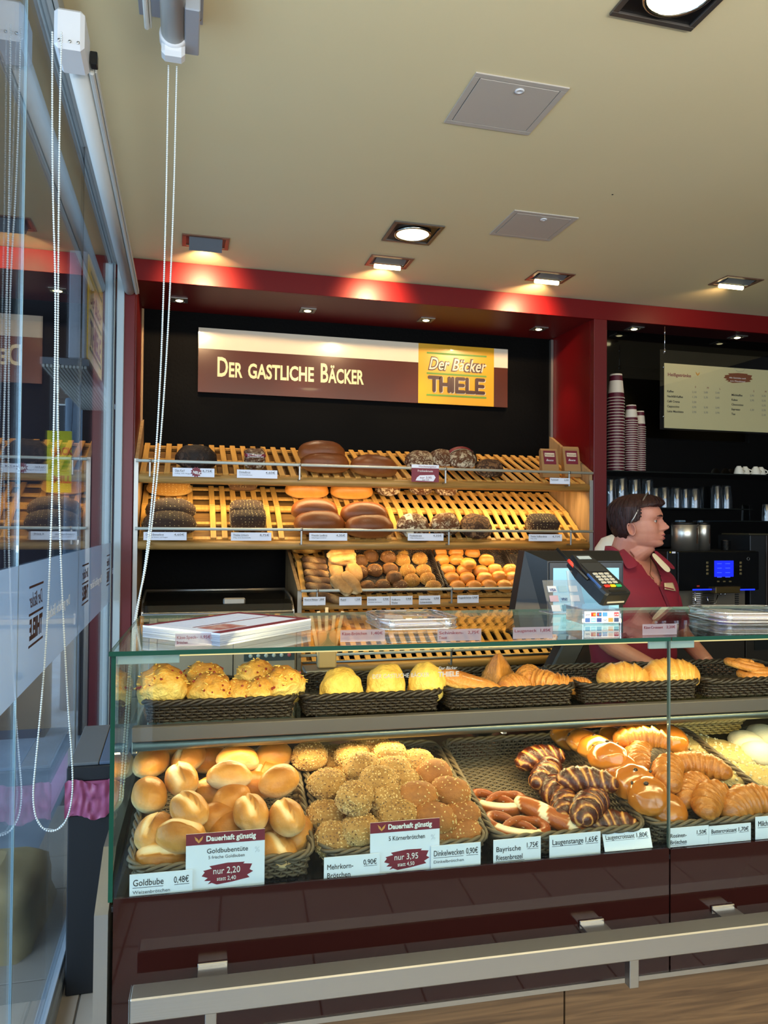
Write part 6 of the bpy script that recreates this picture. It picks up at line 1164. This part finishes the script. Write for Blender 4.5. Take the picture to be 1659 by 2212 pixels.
pg = onY(1592, 1190, 4.12); t = thing('coffee_grinder', 'dark grey boxy coffee grinder at the right edge beside the coffee machine', 'grinder', (x1+.02, 4.05, .972)); hz = onY(1620, 1156, 4.05).z-.972; obj('body', MB().box((0, 0, 0), (.115, .3, hz), c=.004), RUB, t); obj('side_door', MB().box((.118, -.002, 0), (.24, .3, hz), c=.003), mat('grinder_brown', '2a1e18', .4), t); obj('top_cover', MB().box((.01, .02, hz), (.22, .28, hz+.01), c=.003), mat('cover_olive', '3c3826', .5), t)
t = thing('cup_lid_stack', 'small stack of black cup lids on top of the coffee machine', 'lids', (onY(1567, 1180, 4.15).x, 4.15, zt+.001)); 
for k in range(7): obj('lid', MB().lathe([(.030, 0), (.032, .004), (.027, .009), (0, .010)], 20, M=Matrix.Translation((0, 0, k*.0085))), BLACK, t)
p = onY(1331, 1188, 3.95); t = thing('white_kettle', 'rounded white appliance behind the neck of the saleswoman', 'kettle', (p.x-.03, 3.95, .972)); t.scale = (1.05, 1.05, 1.14); obj('body', MB().lathe([(.085, 0), (.092, .05), (.085, .20), (.10, .30), (.09, .36), (.055, .41), (.0, .43)], 30), PORC, t); obj('dial', MB().lathe([(.018, 0), (.018, .01), (0, .012)], 16, M=Matrix.Translation((.03, -.09, .36)) @ Matrix.Rotation(PI/2, 4, 'X')), mat('dial_grey', 'a8a8a0', .4), t); obj('seam_ring', MB().tube([(math.cos(a*PI/12)*.103, math.sin(a*PI/12)*.103, .30) for a in range(24)], .0035, 6, closed=True), CHROME, t)
# ================================================================ SALESWOMAN
from mathutils.bvhtree import BVHTree
SKIN = mat('skin', 'b87e68', .5, sub=.12, bump=(180, .12), var=(18, 'a05a4c', .45)); HAIR = mat('dark_brown_hair', '1e0c09', .5, spec=.3, bump=(160, .8, 4), stretch=(2.5, 2.5, .22), var=(90, '3c1a14', .6)); SHIRT = mat('wine_red_shirt', '7c0c26', .75, bump=(22, .35), var=(5, '640a20', .6)); CREAMC = mat('cream_collar_lining', 'cdbf9c', .8, bump=(40, .3))
def lerp_tab(tab, z):
    if z <= tab[0][0]: return tab[0][1:]
    for a, b in zip(tab[:-1], tab[1:]):
        if z <= b[0]: t_ = (z-a[0])/(b[0]-a[0]); t_ = t_*t_*(3-2*t_) if False else t_; return tuple(p+(q-p)*t_ for p, q in zip(a[1:], b[1:]))
    return tab[-1][1:]
# z, front x, back x, half width, bump height, bump sigma  (millimetres, origin at the ear)
HT = [(-74, 78, -30, 26, 0, 14), (-70, 96, -36, 38, 0, 14), (-64, 105, -44, 46, 3, 16), (-57, 108, -50, 51, 6, 16), (-50, 106, -56, 55, 4, 16), (-45, 103, -62, 57, 4, 16), (-39, 102, -66, 60, 15, 19), (-33, 102, -70, 62, 17, 20), (-27, 101, -73, 64, 12, 22), (-21, 101, -76, 65, 18, 18), (-14, 100, -80, 67, 15, 13), (-8, 99, -82, 69, 14, 10), (-3, 98, -85, 70, 22, 12), (3, 97, -88, 71, 35, 12.5), (9, 96, -90, 72, 41, 11.5), (15, 96, -92, 73, 38, 9.5), (24, 95, -94, 74, 31, 8), (34, 94, -95, 74, 21, 7.5), (44, 97, -96, 75, 12, 8), (54, 103, -96, 75, 7, 12), (64, 105, -95, 75, 4, 16), (80, 102, -90, 74, 0, 14), (95, 94, -80, 69, 0, 14), (108, 78, -64, 58, 0, 14), (118, 52, -40, 40, 0, 14), (124, 15, -5, 8, 0, 14)]
def headpt(i, j, nu=72, nv=100):
    z = -74+198*j/(nv-1); xf, xb, w_, bh, bs = lerp_tab(HT, z); a = 2*PI*i/nu; xc = 8; c_, s_ = math.cos(a), math.sin(a); e = 2.25 if c_ > 0 else 2.0
    q = (abs(c_)**e+abs(s_)**e)**(-1/e); x = xc+((xf-xc) if c_ > 0 else (xc-xb))*c_*q; y = w_*s_*q
    if c_ > 0:
        x += bh*math.exp(-(y/bs)**2)
        for sy in (-1, 1):
            x -= 8*math.exp(-((y-sy*30)/14)**2-((z-35)/9)**2); x += 4*math.exp(-((y-sy*34)/16)**2-((z-52)/6)**2); x += 4*math.exp(-((y-sy*42)/18)**2-((z-2)/16)**2)
            if -12 < z < 12: x += 9*math.exp(-((y-sy*13)/6)**2-((z-0)/6)**2)
        x -= 3.5*math.exp(-(y/24)**2-((z+28.5)/2.2)**2)
    return (x/1000, y/1000, z/1000)
az = math.radians(32.9)
HEADP = atD(1371, 1143.5, 3.15); BH_ = math.radians(-72); HH = math.radians(-38)
neck = HEADP+Vector((math.cos(HH)*-.012, math.sin(HH)*-.012, 0)); person = thing('person', 'woman with short dark hair and headband, wine red shirt, in profile behind the counter', 'person', (neck.x, neck.y, 0), (0, 0, BH_))
PI_ = Matrix.Translation((neck.x, neck.y, 0)) @ Matrix.Rotation(BH_, 4, 'Z'); INV = PI_.inverted()
HM = INV @ Matrix.Translation(HEADP) @ Matrix.Rotation(HH, 4, 'Z')
body = MB(); body.grid(headpt, 72, 100, wrapu=True, M=HM); n0 = len(body.v); body.f.append(tuple(range(71, -1, -1))); body.f.append(tuple(range(n0-72, n0))); body.mi += [0, 0]; body.sm += [True, True]
ez = HEADP.z
hd = lambda x, y, z: HM @ Vector((x, y, z))
nb = lambda x, y, z: Vector((x, y, z))
body.tube([hd(-.02, 0, .02), hd(-.018, 0, -.04), (nb(-.03, 0, ez-.10)), nb(-.035, 0, ez-.14), nb(-.03, 0, ez-.19)], [.060, .062, .064, .068, .085], 24)
body.tube([hd(.065, 0, -.058), hd(.03, 0, -.078), hd(-.005, 0, -.10)], [.030, .046, .055], 20)
TT = [(.70, .165, .11, -.13), (.80, .19, .12, -.14), (.95, .175, .13, -.115), (1.06, .175, .145, -.11), (1.16, .185, .16, -.115), (1.24, .19, .14, -.12), (1.30, .19, .11, -.12), (1.345, .165, .07, -.11), (1.375, .115, .04, -.095), (1.40, .07, .02, -.08)]
TT = [(a*ez/1.495, b, c_, d_) for a, b, c_, d_ in TT]
def torso(i, j, g=0, nv=60, nu=56, z0=0, z1=1):
    z = TT[0][0]+(TT[-1][0]-TT[0][0])*j/(nv-1); w_, xf, xb = lerp_tab(TT, z); a = 2*PI*i/nu; c_, s_ = math.cos(a), math.sin(a); e = 2.4
    q = (abs(c_)**e+abs(s_)**e)**(-1/e); return ((xf+g if c_ > 0 else -(xb-g))*c_*q, (w_+g)*s_*q, z)
n1 = len(body.v); body.grid(lambda i, j: torso(i, j), 56, 60, wrapu=True); body.f.append(tuple(range(n1+55, n1-1, -1))); body.f.append(tuple(range(n1+56*59, n1+56*60))); body.mi += [0, 0]; body.sm += [True, True]
def arm(sy, el, wr):
    sh_ = Vector((-.01, sy*.165, 1.325)); el = Vector(el); wr = Vector(wr); pts = smoothp([sh_, sh_.lerp(el, .5)+Vector((0, sy*.01, 0)), el, el.lerp(wr, .5), wr], 2); n = len(pts)
    body.tube(pts, [.052-.026*(i/(n-1))**.9 for i in range(n)], 16); d = (wr-el).normalized(); sd = d.cross(Vector((0, 0, 1))).normalized(); up_ = sd.cross(d)
    body.tube([wr-d*.01, wr+d*.03, wr+d*.07, wr+d*.085], [.024, .034, .038, .028], 14, flat=.45)
    for k, (o_, L_) in enumerate(((-.030, .062), (-.010, .074), (.010, .070), (.029, .056))):
        b0 = wr+d*.08+sd*o_; body.tube(smoothp([b0, b0+d*L_*.4-up_*.002, b0+d*L_*.75-up_*.012, b0+d*L_*.92-up_*.026], 1), .0085, 8)
    b0 = wr+d*.03-sd*sy*.030; body.tube(smoothp([b0, b0-sd*sy*.02+d*.02, b0-sd*sy*.028+d*.05-up_*.008], 1), .0098, 8)
arm(-1, (.06, -.245, 1.06), (.25, -.12, .955)); arm(1, (.05, .245, 1.06), (.27, .12, .975))
for sy in (-1, 1): body.tube([(0, sy*.09, .80), (.01, sy*.10, .47), (0, sy*.10, .30), (-.02, sy*.10, .09)], [.092, .062, .058, .040], 16)
bo = obj('body', body, SKIN, person); rm_ = bo.modifiers.new('remesh', 'REMESH'); rm_.mode = 'VOXEL'; rm_.voxel_size = .0030; rm_.use_smooth_shade = True
sm_ = bo.modifiers.new('smooth', 'SMOOTH'); sm_.factor = .5; sm_.iterations = 2
# legs and shoes
for sy in (-1, 1): obj('trouser_leg', MB().tube([(0, sy*.09, .86), (.01, sy*.10, .47), (0, sy*.10, .30), (-.015, sy*.10, .075)], [.108, .080, .074, .066], 18), mat('black_trousers', '121216', .8) if sy < 0 else bpy.data.materials['black_trousers'], person); obj('shoe', bun(.26, .10, .085, 2, flat=.9, lump=.01), mat('black_shoe', '0c0c0c', .4) if sy < 0 else bpy.data.materials['black_shoe'], person, (.05, sy*.10, 0))
# shirt
shirt = MB(); shirt.grid(lambda i, j: torso(i, j, .010+.005*math.sin(j*.2+i*.14)*(.5+.5*math.sin(i*.08)), 150, 140), 140, 150, wrapu=True)
full = MB(); full.grid(lambda i, j: torso(i, j, .012), 56, 60, wrapu=True); bv = BVHTree.FromPolygons([PI_ @ Vector(v) for v in full.v], [f for f in full.f])
def cp_(cx, cy): return 1290+cx/7.9, 1060+cy/7.9
def proj(p): d = p-CAM; z = d.dot(FW); return 829.5+F_PX*d.dot(RT)/z, 1106-F_PX*d.dot(UP)/z
VN = [cp_(*q) for q in ((430, 960), (560, 1100), (740, 1262), (860, 1430), (1068, 1645), (1095, 1500), (1000, 1270), (915, 1120), (960, 980), (700, 900))]
def inside(x, y, poly):
    c = False; j = len(poly)-1
    for i in range(len(poly)):
        (x1_, y1_), (x2_, y2_) = poly[i], poly[j]
        if (y1_ > y) != (y2_ > y) and x < (x2_-x1_)*(y-y1_)/(y2_-y1_)+x1_: c = not c
        j = i
    return c
keep = []
V_ = [PI_ @ Vector(v) for v in shirt.v]; uv_ = [proj(v) for v in V_]
for fi, f in enumerate(shirt.f):
    c = sum((V_[i] for i in f), Vector())/len(f); u, v = proj(c); fx = sum(shirt.v[i][0] for i in f)/len(f)
    if not (inside(u, v, VN) and fx > -.02): keep.append(f)
shirt.f = keep; shirt.mi = [0]*len(keep); shirt.sm = [True]*len(keep)
for sy, el in ((-1, (.06, -.245, 1.06)), (1, (.05, .245, 1.06))):
    s0 = Vector((-.01, sy*.145, 1.315)); e0 = Vector(el); q = [s0+Vector((0, -sy*.03, .0)), s0, s0.lerp(e0, .35)+Vector((0, sy*.008, 0)), s0.lerp(e0, .7), s0.lerp(e0, .92)]; shirt.tube(smoothp(q, 2), [.058+.004*math.sin(i*1.3) for i in range(len(smoothp(q, 2)))], 22, caps=False)
so = obj('shirt', shirt, SHIRT, person); md = so.modifiers.new('thickness', 'SOLIDIFY'); md.thickness = .0025; md.offset = 1; md2 = so.modifiers.new('round', 'SUBSURF'); md2.levels = 1; md2.render_levels = 1
def on_shirt(cx, cy, off):
    x, y = cp_(cx, cy); d = ray(x, y).normalized(); h = bv.ray_cast(CAM, d)[0]
    if h is None: h = CAM+ray(x, y)*3.10
    return INV @ (h-d*off)
def patch(nm, poly, off, m, th=.004):
    n = 7; P4 = poly; mb = MB()   # poly: four corners in order, bilinear grid hugging the shirt
    def g(i, j): u, v = i/n, j/n; a = [(1-u)*P4[0][k]+u*P4[1][k] for k in (0, 1)]; b = [(1-u)*P4[3][k]+u*P4[2][k] for k in (0, 1)]; return on_shirt((1-v)*a[0]+v*b[0], (1-v)*a[1]+v*b[1], off)
    mb.grid(g, n+1, n+1); o = obj(nm, mb, m, person); s = o.modifiers.new('t', 'SOLIDIFY'); s.thickness = th; s.offset = 0; return o
def freepatch(nm, pts, m, th=.004):
    """pts rows of (cx, cy, depth)"""
    mb = MB(); R_ = len(pts); Cn = len(pts[0]); mb.grid(lambda i, j: INV @ atD(*cp_(pts[j][i][0], pts[j][i][1]), pts[j][i][2]), Cn, R_); o = obj(nm, mb, m, person); s = o.modifiers.new('t', 'SOLIDIFY'); s.thickness = th; s.offset = 0; s2 = o.modifiers.new('s', 'SUBSURF'); s2.levels = 2; s2.render_levels = 2; return o
freepatch('collar', [[(400, 925, 3.17), (475, 1010, 3.10), (590, 1110, 3.045), (735, 1262, 3.02)], [(370, 990, 3.15), (445, 1090, 3.075), (560, 1210, 3.025), (650, 1310, 3.0)], [(345, 1060, 3.14), (400, 1150, 3.07), (455, 1250, 3.02), (515, 1362, 3.0)]], SHIRT)
freepatch('collar_lining', [[(915, 1090, 3.05), (1000, 1200, 3.04), (1100, 1320, 3.03), (1210, 1425, 3.02)], [(960, 1040, 3.08), (1060, 1130, 3.06), (1170, 1240, 3.05), (1285, 1352, 3.04)]], CREAMC)
freepatch('collar', [[(950, 1035, 3.09), (1050, 1130, 3.075), (1170, 1250, 3.06), (1290, 1362, 3.05)], [(990, 1000, 3.12), (1110, 1100, 3.10), (1240, 1210, 3.09), (1362, 1338, 3.08)]], SHIRT)
nbg = patch('name_badge', [(1145, 1575), (1290, 1570), (1345, 1715), (1150, 1680)], .010, mat('badge_beige', 'c8b088', .5), .003); patch('badge_stripe', [(1150, 1640), (1330, 1680), (1340, 1705), (1150, 1665)], .0125, INKRED, .001)
patch('button_placket', [(1060, 1640), (1100, 1640), (1280, 2050), (1230, 2050)], .008, mat('placket', '640a24', .8), .003)
def colst(i, j):
    a = math.radians(70+220*i/23); v = j/5; k = ez/1.495; fr = max(0, math.cos(a))
    return (-.036+(.088-.006*v)*math.cos(a), (.086-.012*v)*math.sin(a), (1.362+.062*v-.045*fr)*k)
mbc = MB(); mbc.grid(colst, 24, 6); o = obj('collar_stand', mbc, SHIRT, person); s = o.modifiers.new('t', 'SOLIDIFY'); s.thickness = .004
# head details
hp = thing('x', None, None); bpy.data.objects.remove(hp)
def hobj(nm, mb, m): o = obj(nm, mb, m, person); o.matrix_basis = HM; return o
for sy in (-1, 1):
    eb = MB(); eb.lathe([(math.sin(a*PI/14)*.0115, -math.cos(a*PI/14)*.0115) for a in range(15)], 20, M=Matrix.Translation((.0768, sy*.031, .034)), caps=False); e = hobj('eye', eb, mat('eye_white', 'a39890', .25) if sy < 0 else bpy.data.materials['eye_white'])
    ir = MB().lathe([(.0064, 0), (.0055, .0008), (0, .0016)], 18, M=Matrix.Translation((.0768, sy*.031, .034)) @ Matrix.Rotation(sy*.12, 4, 'Z') @ Matrix.Rotation(PI/2, 4, 'Y') @ Matrix.Translation((0, 0, .0105))); obj('iris', ir, mat('iris_dark', '2c2420', .2) if sy < 0 else bpy.data.materials['iris_dark'], e)
    for nm, z0, zz, rr, mm in (('eyelid', .0415, .0385, .0030, SKIN), ('eyelid', .0265, .0295, .0022, SKIN), ('lashes', .0392, .0375, .0011, HAIR)):
        hobj(nm, MB().tube([(.0865-.010*abs(u)**2+(.0015 if nm == 'lashes' else 0), sy*(.031+.013*u), zz+(z0-zz)*(1-u*u)) for u in (-1, -.6, -.2, .2, .6, 1)], rr, 8), mm)
    hobj('eyebrow', MB().tube([(.1045-.011*max(0, u)**2-.004*u, sy*(.030+.018*u), .054+.003*(1-u*u)) for u in (-1, -.5, 0, .5, 1)], [.0014, .0026, .0028, .0022, .0008], 8, flat=1.2), HAIR)
    ear = MB()
    def ep(i, j):
        a = 2*PI*i/28; r_ = j/8; R1 = r_; x = -.005-.017*math.cos(a)*R1+(-.004*math.sin(a)*R1); z = .030*math.sin(a)*R1*(1 if math.sin(a) > 0 else .95); w_ = (1+.18*math.sin(a)); th = .004+.007*math.exp(-((r_-.82)/.16)**2)-.006*math.exp(-(r_/.4)**2)
        return (x*1.0*(w_ if x < 0 else 1), sy*(.071+th+.006*(1 if x < -.01 else 0)*R1), z)
    ear.grid(ep, 28, 9, wrapu=True); o = hobj('ear', ear, mat('ear_skin', 'b07562', .5, sub=.1) if sy < 0 else bpy.data.materials['ear_skin']); s = o.modifiers.new('t', 'SOLIDIFY'); s.thickness = .004; s.offset = -1
LIP = mat('lips', '94504a', .4)
for z, r_, dz in ((-.0215, .0042, .002), (-.0345, .0050, -.002)): hobj('lip', MB().tube([((.1165 if z > -.03 else .1155)-.020*(u*u)-.002, .022*u, z+dz*(1-u*u)*.3-.0025*abs(u)*(1 if z > -.03 else -1)) for u in (-1, -.7, -.35, 0, .35, .7, 1)], [.0008, r_*.6, r_*.95, r_, r_*.95, r_*.6, .0008], 10), LIP)
# hair shell
HB = [(-55, 0, -62, 44), (-45, 0, -68, 56), (-35, 0, -76, 66), (-19, 0, -87, 76), (0, 0, -96, 82), (20, 0, -103, 86), (45, 0, -108, 89), (68, 0, -109, 90), (90, 100, -105, 88), (104, 116, -98, 82), (116, 112, -86, 74), (127, 100, -70, 62), (136, 84, -50, 46), (142, 62, -28, 28), (146, 30, 0, 6)]
HX = [(-55, -48), (-45, -36), (-30, -22), (-28, -20), (10, -22), (24, -12), (30, 8), (34, 24), (60, 33), (88, 30), (92, 60), (96, 200), (160, 200)]
def hairpt(i, j, nu=120, nv=70):
    z = -55+201*j/(nv-1); xf, xb, w_ = lerp_tab(HB, z); xf = max(xf, lerp_tab(HT, z)[0]+6) if z < 88 else xf
    a = 2*PI*i/nu; xc = 0; c_, s_ = math.cos(a), math.sin(a); e = 2.15; q = (abs(c_)**e+abs(s_)**e)**(-1/e); g = 1+.022*noise.noise(Vector((c_*3, s_*3, z*.012)))+.004*math.sin(a*46+2*noise.noise(Vector((c_*3, s_*3, z*.02)))*3)
    return ((xf if c_ > 0 else -xb)*c_*q*g/1000, w_*s_*q*g/1000, z/1000+.0015*math.sin(a*17))
hb = MB(); hb.grid(hairpt, 120, 70, wrapu=True); kf = []
for f in hb.f:
    c = [sum(hb.v[i][k] for i in f)/4*1000 for k in (0, 1, 2)]
    hx = lerp_tab(HX, c[2])[0]+3*math.sin(c[2]*.5)
    if c[0] < hx: kf.append(f)
top = tuple(len(hb.v)-120+i for i in range(120)); hb.f = kf+[top]; hb.mi = [0]*len(hb.f); hb.sm = [True]*len(hb.f); ho = hobj('hair', hb, HAIR); s = ho.modifiers.new('t', 'SOLIDIFY'); s.thickness = .007; s.offset = -1
hl = MB(); rnd = random.Random(4)
for k in range(220):
    a = rnd.uniform(-PI, PI); j0 = rnd.randint(30, 66)
    pts = [Vector(hairpt(int((a/(2*PI)*120+.0*q) % 120), j0-q*3))*1.012 for q in range(6) if j0-q*3 > 2]
    pts = [p for p in pts if p.x*1000 < lerp_tab(HX, p.z*1000)[0]+2]
    if len(pts) > 2: hl.tube(pts, [.0014*(1-abs(-1+2*i/(len(pts)-1))**3)+.0003 for i in range(len(pts))], 5)
lo = hobj('hair_locks', hl, HAIR); lo['kind'] = 'stuff'
hobj('headband', MB().tube([Vector(((.0 +.042*math.sin(t_)**2*0+ (-.006+.058*max(0, math.sin(t_))**.9)), -math.cos(t_)*(.0965), .026+math.sin(t_)*.1245)) for t_ in [k*PI/24 for k in range(25)]], .0026, 8, flat=1.3), mat('headband_silver', '8c8680', .25, .7))
nk = thing('y', None, None); bpy.data.objects.remove(nk)
bvb = BVHTree.FromPolygons([PI_ @ Vector(v) for v in body.v], [f for f in body.f])
pts = []
for cx, cy in ((905, 1150), (915, 1230), (915, 1320), (900, 1420), (930, 1470), (965, 1500)):
    x, y = cp_(cx, cy); d = ray(x, y).normalized(); h = bvb.ray_cast(CAM, d)[0]
    if h: pts.append(INV @ (h-d*.003))
if len(pts) > 2: obj('necklace', MB().tube(pts, .0012, 6), mat('necklace_gold', '8a7040', .3, .9), person)
# ================================================================ FIT LETTERING, then turn it into meshes
bpy.context.view_layer.update(); dg = bpy.context.evaluated_depsgraph_get()
WD_ = dict((o.name, wd) for o, wd in TX)
for o in [o for o in bpy.data.objects if o.type == 'FONT']:
    me = bpy.data.meshes.new_from_object(o.evaluated_get(dg)); wd = WD_.get(o.name)
    n = bpy.data.objects.new(o.name+'_', me); COL.objects.link(n); n.parent = o.parent; M = o.matrix_basis.copy()
    if wd and len(me.vertices):
        xs = [v.co.x for v in me.vertices]; d = max(xs)-min(xs); M = M @ Matrix.Diagonal((wd/max(d, 1e-6), 1, 1, 1))
    n.matrix_basis = M; nm = o.name; bpy.data.objects.remove(o); n.name = nm
